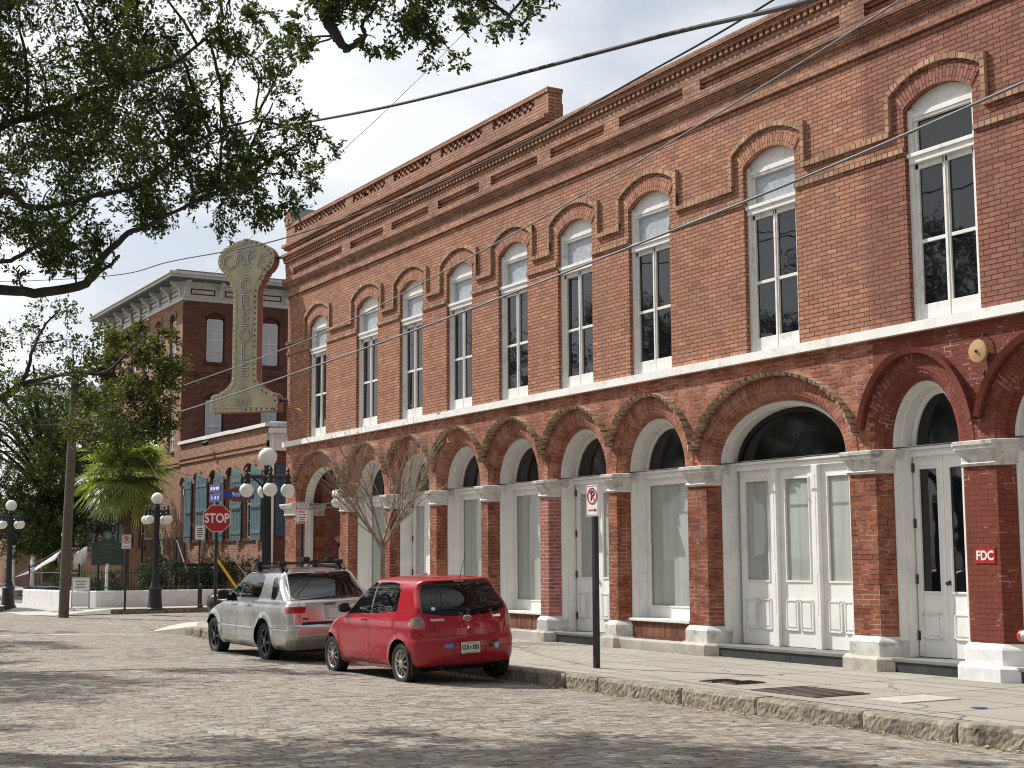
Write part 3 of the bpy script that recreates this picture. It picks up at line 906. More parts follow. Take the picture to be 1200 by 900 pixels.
# ---- arcade
SPR, CAP0 = 3.28, 2.95
CH = .16
def ell(xl, xr, b, grow=0.0, n=28):
    a = (xr - xl) / 2 + grow; cx = (xl + xr) / 2
    return [(cx - a * math.cos(math.pi * k / n), SPR + (b + grow) * math.sin(math.pi * k / n)) for k in range(n + 1)]
OPEN = [(PIERS[i][1], PIERS[i + 1][0]) for i in range(len(PIERS) - 1)]
N = 28
g = MB(); gr = MB()
ztop = 4.868
for i, (xl, xr) in enumerate(OPEN):
    fr = ell(xl, xr, 1.08); jb = [(x + (CH if x < (xl + xr) / 2 - 1e-6 else 0) * 0, z) for x, z in ell(xl + CH, xr - CH, .92)]
    for k in range(N):
        (x0, z0), (x1, z1) = fr[k], fr[k + 1]
        g.face([(x0, F, z0), (x1, F, z1), (x1, F, ztop), (x0, F, ztop)])
    # rounded splay (three facets) with radial bricks; s = arc length
    prof = [(0, 0.0), (.35, .06), (.72, .28), (1, 1)]
    rings = []
    for u, w in prof:
        rings.append([(a[0] + (b[0] - a[0]) * u, F + .2 * w if u < 1 else F + .2, a[1] + (b[1] - a[1]) * u) for a, b in zip(fr, jb)])
    s_ = 0
    for k in range(N):
        L = math.hypot(fr[k + 1][0] - fr[k][0], fr[k + 1][1] - fr[k][1])
        for q in range(3):
            gr.face([rings[q][k], rings[q][k + 1], rings[q + 1][k + 1], rings[q + 1][k]][::-1], [(.05 + q * .075, s_), (.05 + q * .075, s_ + L), (.125 + q * .075, s_ + L), (.125 + q * .075, s_)][::-1])
        s_ += L
    # flat ring of voussoirs, 12 mm proud of the wall
    oo = ell(xl, xr, 1.08, .20)
    s_ = 0
    def clampx(x): return min(max(x, (PIERS[i][0] + PIERS[i][1]) / 2 + .002), (PIERS[i + 1][0] + PIERS[i + 1][1]) / 2 - .002)
    for k in range(N):
        L = math.hypot(fr[k + 1][0] - fr[k][0], fr[k + 1][1] - fr[k][1])
        uv = [(.03, s_), (.03, s_ + L), (.235, s_ + L), (.235, s_)]
        gr.face([(fr[k][0], F - .01, fr[k][1]), (fr[k + 1][0], F - .01, fr[k + 1][1]), (clampx(oo[k + 1][0]), F - .01, oo[k + 1][1]), (clampx(oo[k][0]), F - .01, oo[k][1])], uv)
        gr.face([(fr[k][0], F - .01, fr[k][1]), (fr[k][0], F + .004, fr[k][1]), (fr[k + 1][0], F + .004, fr[k + 1][1]), (fr[k + 1][0], F - .01, fr[k + 1][1])], uv)
        s_ += L
for (a, b) in PIERS:
    g.face([(a, F, SPR), (b, F, SPR), (b, F, ztop), (a, F, ztop)])
bp(g, 'arcade_wall', MT['brick_low'])
bp(gr, 'arch_rings', MT['brick_low'])

# hood moulds: projecting header bricks, rough ended; smooth on the painted bays
rng = random.Random(11)
for i, (xl, xr) in enumerate(OPEN):
    g = MB()
    ml, mr = (PIERS[i][0] + PIERS[i][1]) / 2, (PIERS[i + 1][0] + PIERS[i + 1][1]) / 2
    if i == 0: ml = XL + .2
    smooth_ = i >= 8
    n = 120 if smooth_ else (170 if i == 7 else 130)
    a0 = ell(xl, xr, 1.08, .215 if not smooth_ else .205, n); a1 = ell(xl, xr, 1.08, .275 if not smooth_ else .285, n)
    def ok(x): return ml + .004 < x < mr - .004
    k = 0
    while k < n:
        st = 1 if smooth_ else 2
        k2 = min(k + st, n)
        q = [a0[k], a0[k2], a1[k2], a1[k]]
        if all(ok(p[0]) for p in q[:2]):
            q = [(min(max(x, ml + .003), mr - .003), z) for x, z in q]
            if q[0][1] > 3.55:
                pr = .12 if smooth_ else .15 + rng.uniform(-.018, .018)
                mid_ = [((u[0]), (u[1])) for u in q]
                f = [Vector((x, F - pr * (1 if j > 1 else .8), z)) for j, (x, z) in enumerate(mid_)]
                bk = [Vector((x, F + .01, z)) for x, z in mid_]
                s_ = k * .05
                g.face(f, [(.1, s_), (.1, s_ + .05), (.2, s_ + .05), (.2, s_)])
                for j in range(4):
                    j2 = (j + 1) % 4
                    g.face([f[j2], f[j], bk[j], bk[j2]], [(.1, s_), (.1, s_ + .05), (.25, s_ + .05), (.25, s_)])
        k = k2
    bp(g, 'arch_hood', MT['hood_red' if smooth_ else 'brick_hood'])

# piers with plinth and capital
def pier_plan(a, b, off, back):
    e = off * .414
    return [(a - CH - off, back), (a - CH - off, F + CH - e), (a - e, F - off), (b + e, F - off), (b + CH + off, F + CH - e), (b + CH + off, back)]
def loft_plan(a, b, lv, back=F + .3, left_square=False):
    g = MB(); rings = []
    for z, off in lv:
        pl = pier_plan(a, b, off, back)
        if left_square: pl[1] = (a - off, F - off); pl[2] = (a - off + .01, F - off); pl[0] = (a - off, back)
        rings.append([(x, y, z) for x, y in pl])
    g.loft(rings)
    return g
for i, (a, b) in enumerate(PIERS):
    ls = i == 0
    bk = F + (.75 if ls else .3)
    mp = 'brick_pink' if i == 5 else 'brick_pier'
    bp(loft_plan(a, b, [(.60, 0), (CAP0 + .01, 0)], bk, ls), 'pier', MT[mp])
    st = 'stonew' if i >= 9 else 'stone'
    bp(loft_plan(a, b, [(CAP0, 0.015), (CAP0 + .035, .045), (CAP0 + .06, .02), (CAP0 + .15, .028), (CAP0 + .19, .06), (CAP0 + .215, .085), (CAP0 + .22, .115), (CAP0 + .265, .115), (CAP0 + .27, .135), (CAP0 + .325, .14), (SPR + .003, .10)], bk, ls), 'capital', MT['stone'], bevel=.006)
    bp(loft_plan(a, b, [(.396, .075), (.595, .075), (.62, .06), (.67, .012), (.672, 0)], bk, ls), 'plinth', MT[st], bevel=.012)
    bp(loft_plan(a, b, [(.18, .175), (.365, .175), (.398, .14), (.40, .06)], bk, ls), 'plinth_base', MT['stonew' if i >= 9 else 'sandst'], bevel=.012)
    if i not in (0,):
        # narrow brick return above the capital
        g = MB()
        bp(loft_plan(a, b, [(SPR - .004, -.02), (SPR + .02, -.02)], F + .25, ls), 'capital_bed', MT[st])

# ---- fillings of the arches
YJ = F + .2            # face of the timber lining
YG = F + .47           # glass line
def lining(i, xl, xr, depth=YG):
    """white timber lining of an arched opening"""
    jl, jr = xl + CH, xr - CH
    o_ = ell(jl, jr, .92); n_ = ell(jl, jr, .92, -.055)
    g = MB()
    for k in range(N):
        g.face([(o_[k][0], YJ - .012, o_[k][1]), (o_[k + 1][0], YJ - .012, o_[k + 1][1]), (n_[k + 1][0], YJ - .012, n_[k + 1][1]), (n_[k][0], YJ - .012, n_[k][1])])
        m1 = [(p[0], YJ + .10, p[1]) for p in (n_[k], n_[k + 1])]
        g.face([(n_[k][0], YJ - .012, n_[k][1]), (n_[k + 1][0], YJ - .012, n_[k + 1][1]), m1[1], m1[0]])
        i2 = ell(jl, jr, .92, -.075)
        g.face([m1[0], m1[1], (i2[k + 1][0], YJ + .10, i2[k + 1][1]), (i2[k][0], YJ + .10, i2[k][1])])
        g.face([(i2[k][0], YJ + .10, i2[k][1]), (i2[k + 1][0], YJ + .10, i2[k + 1][1]), (i2[k + 1][0], depth + .06, i2[k + 1][1]), (i2[k][0], depth + .06, i2[k][1])])
        g.face([(o_[k][0], YJ - .012, o_[k][1]), (o_[k][0], YJ + .02, o_[k][1]), (o_[k + 1][0], YJ + .02, o_[k + 1][1]), (o_[k + 1][0], YJ - .012, o_[k + 1][1])])
    for s_, x in ((1, jl), (-1, jr)):
        xa, xb = sorted((x, x + s_ * .055))
        g.box(xa, xb, YJ - .012, depth + .06, .36, SPR)
        xa, xb = sorted((x + s_ * .054, x + s_ * .078))
        g.box(xa, xb, YJ + .10, depth + .06, .36, SPR)
    return bp(g, 'arch_lining', MT['white']), jl + .078, jr - .078

def fanlight(i, jl, jr, xl, xr, two=False):
    a = ell(xl + CH, xr - CH, .92, -.08); b = ell(xl + CH, xr - CH, .92, -.16)
    g = MB()
    for k in range(N):
        g.face([(a[k][0], YG, a[k][1]), (a[k + 1][0], YG, a[k + 1][1]), (b[k + 1][0], YG, b[k + 1][1]), (b[k][0], YG, b[k][1])])
        g.face([(b[k][0], YG, b[k][1]), (b[k + 1][0], YG, b[k + 1][1]), (b[k + 1][0], YG + .04, b[k + 1][1]), (b[k][0], YG + .04, b[k][1])])
    fr = bp(g, 'fanlight', MT['dark'] if i == 7 else MT['white'])
    g = MB()
    g.face([(x, YG + .03, z) for x, z in b])
    bp(g, 'pane', MT['fan'], fr)
    return fr

def frame_panel(g, x0, x1, z0, z1, y, t=.05, d=.02):
    """raised-and-fielded panel"""
    g.box(x0, x1, y - .004, y + .01, z0, z1, 'b')
    for (a, b, c, d_) in ((x0, x1, z0, z0 + .02), (x0, x1, z1 - .02, z1), (x0, x0 + .02, z0, z1), (x1 - .02, x1, z0, z1)):
        g.box(a, b, y - .022, y, c, d_, 'b')
    g.box(x0 + t, x1 - t, y - .02, y, z0 + t, z1 - t, 'b')

def leaf_door(x0, x1, glass, y=None, z0=.40, z1=3.18, zg0=1.42, zg1=3.0, npan=2, hand=None, gname='pane'):
    y = y or YG
    g = MB()
    st = .105 if x1 - x0 < .7 else .15
    g.box(x0, x0 + st, y, y + .05, z0, z1); g.box(x1 - st, x1, y, y + .05, z0, z1)
    g.box(x0 + st, x1 - st, y, y + .05, z0, zg0); g.box(x0 + st, x1 - st, y, y + .05, zg1, z1)
    for (a, b, c, d_) in ((x0 + st - .02, x1 - st + .02, zg0 - .03, zg0), (x0 + st - .02, x1 - st + .02, zg1, zg1 + .03), (x0 + st - .02, x0 + st, zg0, zg1), (x1 - st, x1 - st + .02, zg0, zg1)):
        g.box(a, b, y - .014, y, c, d_, 'b')
    w = (x1 - x0 - .16) / npan
    for k in range(npan):
        frame_panel(g, x0 + .09 + k * w + .02, x0 + .09 + (k + 1) * w - .04, z0 + .25, zg0 - .30, y)
    d = bp(g, 'door', MT['white'], bevel=.003)
    g = MB(); g.face([(x0 + st, y + .025, zg0), (x1 - st, y + .025, zg0), (x1 - st, y + .025, zg1), (x0 + st, y + .025, zg1)])
    bp(g, gname, MT[glass], d)
    if hand is not None:
        g = MB(); hx = hand
        g.lathe([(.012, 0), (.012, -.03), (.034, -.04), (.038, -.06), (.02, -.075)], (hx, y, 1.42), 14, 'y')
        g.lathe([(.03, 0), (.03, -.006)], (hx, y, 1.42), 14, 'y')
        bp(g, 'door_knob', MT['black'], d, smooth=True)
    return d

def hinges(x, parent, n=4):
    for k in range(n):
        g = MB(); z = .62 + k * .78
        g.lathe([(.011, 0), (.011, .13)], (x, YG - .012, z), 8); g.box(x - .03, x + .03, YG - .006, YG, z, z + .13)
        bp(g, 'hinge', MT['rust'], parent)

def shop_window(i, jl, jr, zs=.72, glass='blind'):
    g = MB(); y = YG
    g.box(jl, jl + .10, y, y + .07, zs, SPR - .1); g.box(jr - .10, jr, y, y + .07, zs, SPR - .1)
    g.box(jl + .10, jr - .10, y, y + .07, zs + .01, zs + .20); g.box(jl + .10, jr - .10, y, y + .07, SPR - .22, SPR - .1)
    g.box(jl + .10, jl + .125, y - .012, y + .02, zs + .20, SPR - .22); g.box(jr - .125, jr - .10, y - .012, y + .02, zs + .20, SPR - .22)
    g.box(jl + .125, jr - .125, y - .012, y + .02, zs + .20, zs + .225)
    w = bp(g, 'shop_window', MT['white'], bevel=.004)
    g = MB(); g.face([(jl + .125, y + .035, zs + .2), (jr - .125, y + .035, zs + .2), (jr - .125, y + .035, SPR - .22), (jl + .125, y + .035, SPR - .22)])
    bp(g, 'pane', MT[glass], w)
    g = MB(); g.box(jl - .078, jr + .078, YJ - .10, y + .01, zs - .04, zs + .008)
    bp(g, 'window_sill', MT['whitew'], w, bevel=.006)
    g = MB(); g.box(jl - .08, jr + .08, YJ - .05, y, .36, zs - .04)
    bp(g, 'bulkhead', MT['brick_bulk'])
    g = MB(); g.box(jl - .20, jr + .20, F - .10, YJ + .05, .18, .375)
    bp(g, 'bulkhead_kerb', MT['conc'], bevel=.02)

def transom(i, jl, jr):
    g = MB()
    g.box(jl, jr, YG - .05, YG + .06, SPR - .10, SPR - .01); g.box(jl, jr, YG - .085, YG + .06, SPR - .01, SPR + .035)
    t_ = bp(g, 'transom_bar', MT['white'], bevel=.005)
    g = MB(); g.box(jl, jr, YG - .09, YG + .02, SPR + .036, SPR + .047)
    bp(g, 'flashing', MT['rust'], t_)

def step(xl, xr):
    g = MB(); g.box(xl - .12, xr + .12, F - .02, YG + .3, .34, .392)
    s_ = bp(g, 'door_step', MT['steptop'], bevel=.008)
    g = MB(); g.box(xl - .10, xr + .10, F, YG, .18, .34)
    bp(g, 'riser', MT['blackst'], s_)

for i, (xl, xr) in enumerate(OPEN[:12]):
    if i == 0:      # the open corner bay
        lining(i, xl, xr, F + .34)
        continue
    _, jl, jr = lining(i, xl, xr)
    transom(i, jl, jr)
    fanlight(i, jl, jr, xl, xr)
    if i in (1, 3, 4, 6, 10):
        shop_window(i, jl, jr)
    elif i in (2, 5):
        step(xl, xr)
        x0, x1 = jl + .03, jr - .03
        d = leaf_door(x0, (x0 + x1) / 2 - .004, 'blind', hand=(x0 + x1) / 2 - .06)
        hinges(x0, d)
        leaf_door((x0 + x1) / 2 + .004, x1, 'blind')
    elif i == 7:
        step(xl, xr)
        w = (jr - jl - .36) / 3
        for k in range(3):
            a = jl + .05 + k * (w + .13)
            leaf_door(a, a + w, 'blind', npan=2)
            if k < 2:
                g = MB(); g.box(a + w, a + w + .13, YG - .075, YG + .06, .392, SPR - .10)
                for z0, z1 in ((.9, 1.55), (1.75, 3.05)):
                    g.box(a + w + .045, a + w + .085, YG - .079, YG - .07, z0, z1)
                bp(g, 'mullion', MT['white'], bevel=.004)
    else:
        step(xl, xr)
        x0, x1 = jl + .02, jr - .02; c = (x0 + x1) / 2
        d = leaf_door(x0, c - .003, 'glass', npan=1, zg0=1.30)
        hinges(x0, d)
        leaf_door(c + .003, x1, 'glass', npan=1, zg0=1.30, hand=c + .06)
    # dark sheet for the unlit interior, so that nothing shows between frame pieces
    g = MB(); g.box(xl, xr, YG + .10, YG + .12, .2, 4.4)
    bp(g, 'dark_backing', MT['dark'])
    # tie rod across the springing
    g = MB(); g.tube([(xl + .02, F + .17, SPR + .02), (xr - .02, F + .17, SPR + .02)], .011, 6)
    bp(g, 'tie_rod', MT['rust'])

# open corner bay: inner walls, ceiling, side arch
g = MB()
g.box(XL, XL + .5, F + .75, F + .95, SPR + .6, 4.9); g.box(XL, XL + .5, F + .95, F + 3.0, 4.2, 4.9); g.box(XL, XL + .5, F + 3.0, XB, .2, 4.9)
g.box(XL + .5, -33.6, F + 4.2, F + 4.4, .2, 4.8)
g.box(-33.62, -33.4, F + .3, F + 4.2, .2, 4.8)
g.box(XL, -36.96, F + .02, F + .75, SPR, 4.86)
c0 = [(F + .75 + 1.125 - 1.125 * math.cos(math.pi * k / 16), SPR + .92 * math.sin(math.pi * k / 16)) for k in range(17)]
for k in range(16):
    (y0, z0), (y1, z1) = c0[k], c0[k + 1]
    for xx in (XL, XL + .5):
        g.face([(xx, y0, z0), (xx, y1, z1), (xx, y1, 4.25), (xx, y0, 4.25)])
    g.face([(XL, y0, z0), (XL + .5, y0, z0), (XL + .5, y1, z1), (XL, y1, z1)])
bp(g, 'porch_wall', MT['brick_low'])
g = MB(); g.box(XL + .5, -33.6, F + .5, F + 4.2, 4.5, 4.55)
bp(g, 'porch_ceiling', MT['cream'])
g = MB(); g.tube([(-36.9, F + .26, SPR - .05), (-34.05, F + .26, SPR - .05)], .012, 6); g.tube([(-36.9, F + .26, SPR - .16), (-34.05, F + .26, SPR - .16)], .010, 6)
bp(g, 'tie_rod', MT['black'])

# ---- upper windows
def upper_window(a, b, k):
    y = F + .075
    g = MB()
    arch = seg_arch(a, b, Z_SP, Z_CR, 14)
    ft = .085
    # outer frame: two jambs, arched head board
    g.box(a + .001, a + ft, y, y + .14, 4.985, Z_SP); g.box(b - ft, b - .001, y, y + .14, 4.985, Z_SP)
    zh = 7.97
    for q in range(14):
        (x0, z0), (x1, z1) = arch[q], arch[q + 1]
        g.face([(x0, y + .03, zh - .04), (x1, y + .03, zh - .04), (x1, y + .03, z1), (x0, y + .03, z0)])
    g.box(a + ft, b - ft, y + .005, y + .14, zh - .07, zh)
    g.box(a + ft, b - ft, y + .02, y + .14, zh - .11, zh - .07)
    # heavy transom and inner frames
    g.box(a + .03, b - .03, y - .03, y + .14, 7.24, 7.37); g.box(a + .015, b - .015, y - .055, y + .02, 7.33, 7.385)
    g.box(a + ft, a + ft + .045, y + .05, y + .12, 7.37, zh - .1); g.box(b - ft - .045, b - ft, y + .05, y + .12, 7.37, zh - .1)
    x0, x1 = a + ft, b - ft; c = (x0 + x1) / 2
    for (p, q) in ((x0, x0 + .055), (x1 - .055, x1), (c - .045, c + .045)):
        g.box(p, q, y + .04, y + .10, 5.0, 7.24)
    g.box(c - .012, c + .012, y + .028, y + .05, 5.0, 7.24)
    g.box(x0, x1, y + .035, y + .10, 5.0, 5.24); g.box(x0, x1, y + .04, y + .10, 7.16, 7.24)
    zm = 6.13
    g.box(x0 + .05, x1 - .05, y + .05, y + .10, zm - .025, zm + .025)
    w = bp(g, 'window', MT['whitew'], bevel=.004)
    xs_ = (x0 + .055, c - .045, c + .045, x1 - .055)
    rg = random.Random(k)
    for (p, q) in ((xs_[0], xs_[1]), (xs_[2], xs_[3])):
        for (z0, z1) in ((5.24, zm - .025), (zm + .025, 7.16)):
            t1, t2 = rg.uniform(-.006, .006), rg.uniform(-.006, .006)   # panes never sit quite flat
            g = MB(); g.face([(p, y + .075 + t1, z0), (q, y + .075 - t1, z0), (q, y + .075 - t1 + t2, z1), (p, y + .075 + t1 + t2, z1)])
            bp(g, 'pane', MT['glass'], w)
    g = MB(); g.face([(x0 + .045, y + .085, 7.37), (x1 - .045, y + .085, 7.37), (x1 - .045, y + .085, zh - .1), (x0 + .045, y + .085, zh - .1)])
    bp(g, 'transom_pane', MT['frost'] if k < 8 else MT['glass'], w)
for k, (a, b) in enumerate(WINS):
    upper_window(a, b, k)
g = MB(); g.box(XL + .3, XR - .3, F + .32, F + .36, 4.9, 9.0); bp(g, 'interior', MT['dark'])
g = MB()
for (a, b) in WINS:    # backing close behind the frames
    g.box(a - .05, b + .05, F + .225, F + .24, 4.95, 8.3)
bp(g, 'window_backing', MT['dark'])
# ------------------------------------------------------------------ fittings on the brick building
t = thing('fire_gong', 'round tan fire gong on a rusty bracket above the end arches', 'alarm bell', (-13.09, F, 4.43))
g = MB(); g.lathe([(.02, -.06), (.10, -.06), (.15, -.10), (.155, -.135), (.145, -.15), (.03, -.165), (.001, -.166)], (0, 0, 0), 24, 'y')
g.build('gong', mat('tan_gong_paint', (.42, .27, .12), .45, var=.1), t, smooth=True)
g = MB(); g.lathe([(.022, -.166), (.022, -.18), (.001, -.182)], (0, 0, 0), 10, 'y'); g.build('boss', MT['signk'], t)
g = MB(); g.box(-.03, .03, -.06, 0, -.04, .04); g.tube([(.03, 0, .22), (.03, -.06, .24), (.02, -.08, .1), (0, -.05, .02)], .012, 6)
g.build('bracket', MT['rust'], t)
g = MB(); g.tube([(-.05, .03, -.2), (-.03, -.02, -.28), (.02, .03, -.36)], .014, 6); g.build('conduit', MT['rust'], t)

t = thing('fire_sign', 'small red FDC sign on the painted end pier', 'sign', (-13.23, F - .006, 1.79))
g = MB(); g.box(-.165, .165, -.004, .004, -.10, .10); g.build('plate', MT['red'], t)
text('letters', 'FDC', .165, MT['signw'], t, Matrix.Translation((0, -.007, -.005)), .006, .92)

t = thing('fire_connection', 'chrome fire hose inlet with a red cap beside the end pier', 'fire inlet', (-12.56, F - .12, .82))
g = MB(); g.lathe([(.07, 0), (.07, .12), (.085, .13), (.085, .17)], (-.02, 0, -.02), 20, 'x'); g.lathe([(.05, -.5), (.05, .05)], (.06, .12, 0), 16); g.tube([(.06, .12, 0), (.09, .05, .02), (.1, 0, 0)], .05, 12)
g.build('inlet', MT['steel'], t, smooth=True)
g = MB(); g.lathe([(.001, -.05), (.06, -.05), (.075, -.03), (.075, 0)], (-.02, 0, -.02), 20, 'x'); g.build('cap', mat('red_cap', (.5, .02, .02), .3, coat=.5), t, smooth=True)

t = thing('porch_lamp', 'white globe lamp hanging in the open corner arch', 'lamp', (-35.35, F + .5, 3.28))
g = MB(); g.ball((0, 0, -.02), .155); g.build('globe', MT['globe'], t, smooth=True)
g = MB(); g.lathe([(.05, .12), (.075, .14), (.07, .2), (.04, .24), (.025, .3), (.03, .34), (.012, .36), (.012, 1.2)], (0, 0, 0), 14); g.build('hanger', MT['black'], t, smooth=True)
t = thing('security_light', 'small white twin floodlight on the first capital', 'lamp', (-33.85, F - .12, 3.36))
g = MB(); g.lathe([(.03, 0), (.075, -.03), (.08, -.12), (.03, -.13)], (-.06, 0, .06), 14, 'y'); g.lathe([(.03, 0), (.075, -.03), (.08, -.12), (.03, -.13)], (.09, .02, .08), 14, 'y'); g.box(-.05, .06, -.02, .06, -.03, .05)
g.build('fixture', MT['signw'], t, smooth=True)

# ------------------------------------------------------------------ old neon sign on the corner
S2 = math.sqrt(.5)
t = thing('neon_sign', 'tall weathered olive CAFE CREOLE blade sign on the building corner', 'sign', (XL - S2 * 1.22, F - S2 * 1.22, 5.86), R(45))
# local: x along the blade (+x towards the building), -y is the visible face, z up
def half(pts): return pts + [(-x, z) for x, z in reversed(pts)]
right = [(.98, .0), (1.02, .04), (1.0, .16), (1.03, .24), (1.0, .46), (.90, .52), (.78, .53), (.66, .60), (.52, .68), (.44, .78), (.38, .88), (.37, 1.1), (.37, 3.35), (.40, 3.50), (.47, 3.58), (.48, 3.68), (.56, 3.74), (.57, 3.84), (.63, 3.88)]
a_ = []
for k in range(0, 17):
    th = -1.15 + (2.15) * k / 16
    a_.append((.36 + .50 * math.cos(th), 4.31 + .45 * math.sin(th)))
right += [(max(x, .40), z) for x, z in a_ if z > 3.9] + [(.5, 4.76), (.32, 4.835), (.14, 4.875), (.06, 4.915)]
out = half(right)
TH = .19
def mat_sign_face():
    tt = NT('faded_sign_enamel')
    co = tt.coord()
    sx = tt.add('ShaderNodeSeparateXYZ'); tt.link(co, sx.inputs[0])
    n = tt.noise(co, 2.2, 6, .65); n2 = tt.noise(co, 1.1, 3)
    c = tt.ramp(n, .3, .72, (.42, .38, .22, 1), (.58, .535, .35, 1))
    mid = tt.ramp(tt.math('ADD', tt.math('ABSOLUTE', sx.outputs['X']), tt.math('MULTIPLY', n2, .35)), .16, .52, (.75, .75, .75, 1), (0, 0, 0, 1))
    c = tt.mix(tt.math('MULTIPLY', mid, 1.0), c, (.30, .31, .25, 1))
    c = tt.mix(tt.math('MULTIPLY', tt.ramp(tt.noise(co, 5, 6, .75), .60, .75), .55), c, (.26, .13, .07, 1))
    tt.link(c, tt.b.inputs['Base Color']); tt.b.inputs['Roughness'].default_value = .6
    tt.link(tt.bump(tt.noise(co, 3, 3), .25, .02), tt.b.inputs['Normal'])
    return tt.m
MT['signface'] = mat_sign_face()
g = MB(); g.extrude(out, lambda u, v, d: (u, d, v), -TH + .015, TH - .015)
g.build('casing', mat('faded_red_sign_edge', (.21, .06, .05), .6, var=.25, dark=(.33, .27, .12), dscale=1.2, damt=.5), t)
for sgn in (-1, 1):
    g = MB(); g.extrude(out, lambda u, v, d: (u, d * sgn, v), TH - .014, TH); g.build('face', MT['signface'], t)
g = MB()
cen = (0, 2.4)
inn = []
for i, (x, z) in enumerate(out):
    p, n_ = Vector(out[i - 1]), Vector(out[(i + 1) % len(out)])
    d = (n_ - p).normalized(); nn = Vector((-d.y, d.x))
    q = Vector((x, z)) + nn * .13
    inn.append((q.x, q.y))
g.tube([(x, -TH - .014, z) for x, z in inn] + [(inn[0][0], -TH - .014, inn[0][1])], .010, 5)
g.build('neon_border', mat('neon_tube', (.55, .50, .42), .3, var=.1), t)
# bulbs along the edge
L = 0; pts = []
for i in range(len(out)):
    a, b = Vector(out[i]), Vector(out[(i + 1) % len(out)])
    seg = (b - a).length; d = (b - a).normalized(); nn = Vector((-d.y, d.x))
    while L < seg:
        q = a + d * L + nn * .06; pts.append((q.x, q.y)); L += .158
    L -= seg
gb = MB(); gb.ball((0, 0, 0), .024, 8, 6); bulb0 = None
bw_, bd_ = mat('dead_bulb', (.62, .60, .52), .25), mat('dark_bulb_socket', (.035, .03, .025), .5)
rng = random.Random(4)
for k, (x, z) in enumerate(pts[:96]):
    pale_bulb = x < -.0 or rng.random() < .12  # outer half pale, building side mostly dark
    if k < 2 or bulb0 is None:
        bulb0 = {}
    key = pale_bulb
    if key not in bulb0:
        bulb0[key] = gb.build('bulb', bw_ if pale_bulb else bd_, t, smooth=True); o = bulb0[key]
    else:
        o = bulb0[key].copy(); COL.objects.link(o); o.parent = t
    o.location = (x, -TH - .018, z)
nt_ = mat('old_neon_letter', (.66, .60, .55), .4, var=.1); nl_ = mat('letter_ground', (.13, .125, .105), .6, var=.15)
def sign_letter(ch, x, z, size, rot=0, sx=.8):
    M = Matrix.Translation((x, -TH - .006, z)) @ Matrix.Rotation(rot, 4, 'Y')
    text('letter', ch, size, nl_, t, M, .022, sx)
    M = Matrix.Translation((x, -TH - .016, z)) @ Matrix.Rotation(rot, 4, 'Y')
    text('neon_letter', ch, size, nt_, t, M, 0, sx, .013)
for ch, x, z, ro in (('C', -.52, 4.22, -.42), ('A', -.18, 4.36, -.12), ('F', .14, 4.37, .12), ('E', .47, 4.24, .40)):
    sign_letter(ch, x, z, .60, ro, .78)
for k, ch in enumerate('CREOLE'):
    sign_letter(ch, .01, 3.56 - k * .475, .60, 0, .80)
fl_ = mat('faint_letter_paint', (.30, .275, .18), .6, var=.2)
text('faint_letter', '&', .26, fl_, t, Matrix.Translation((0, -TH - .004, .66)), .004)
text('faint_letter', 'BAR', .30, fl_, t, Matrix.Translation((0, -TH - .004, .25)), .004, .9)
for s_ in (-1, 1):
    g = MB()
    sp = [(s_ * (.42 + .30 * (k / 14)), -TH - .012, .12 + .26 * math.sin(k / 14 * 2.6) * (.5 + k / 28)) for k in range(15)]
    sp += [(s_ * (.72 - .10 * math.sin(k / 8 * 3.6)), -TH - .012, .25 + .075 * math.cos(k / 8 * 3.6 + .6)) for k in range(9)]
    g.tube(sp, .012, 5); g.build('scroll', nt_, t)
g = MB(); g.tube([(.6, 0, 4.35), (1.5, 0, 4.35)], .04, 8); g.tube([(.9, 0, 4.35), (.9, 0, 4.2)], .02, 6); g.tube([(.3, 0, .3), (1.5, 0, .3)], .05, 8); g.box(1.36, 1.42, -.1, .1, 3.9, 4.5)
g.tube([(1.1, 0, 4.35), (1.15, .02, 3.7), (1.2, 0, 3.6), (1.38, 0, 4.2)], .008, 5)
g.build('mounting_arm', MT['black'], t)

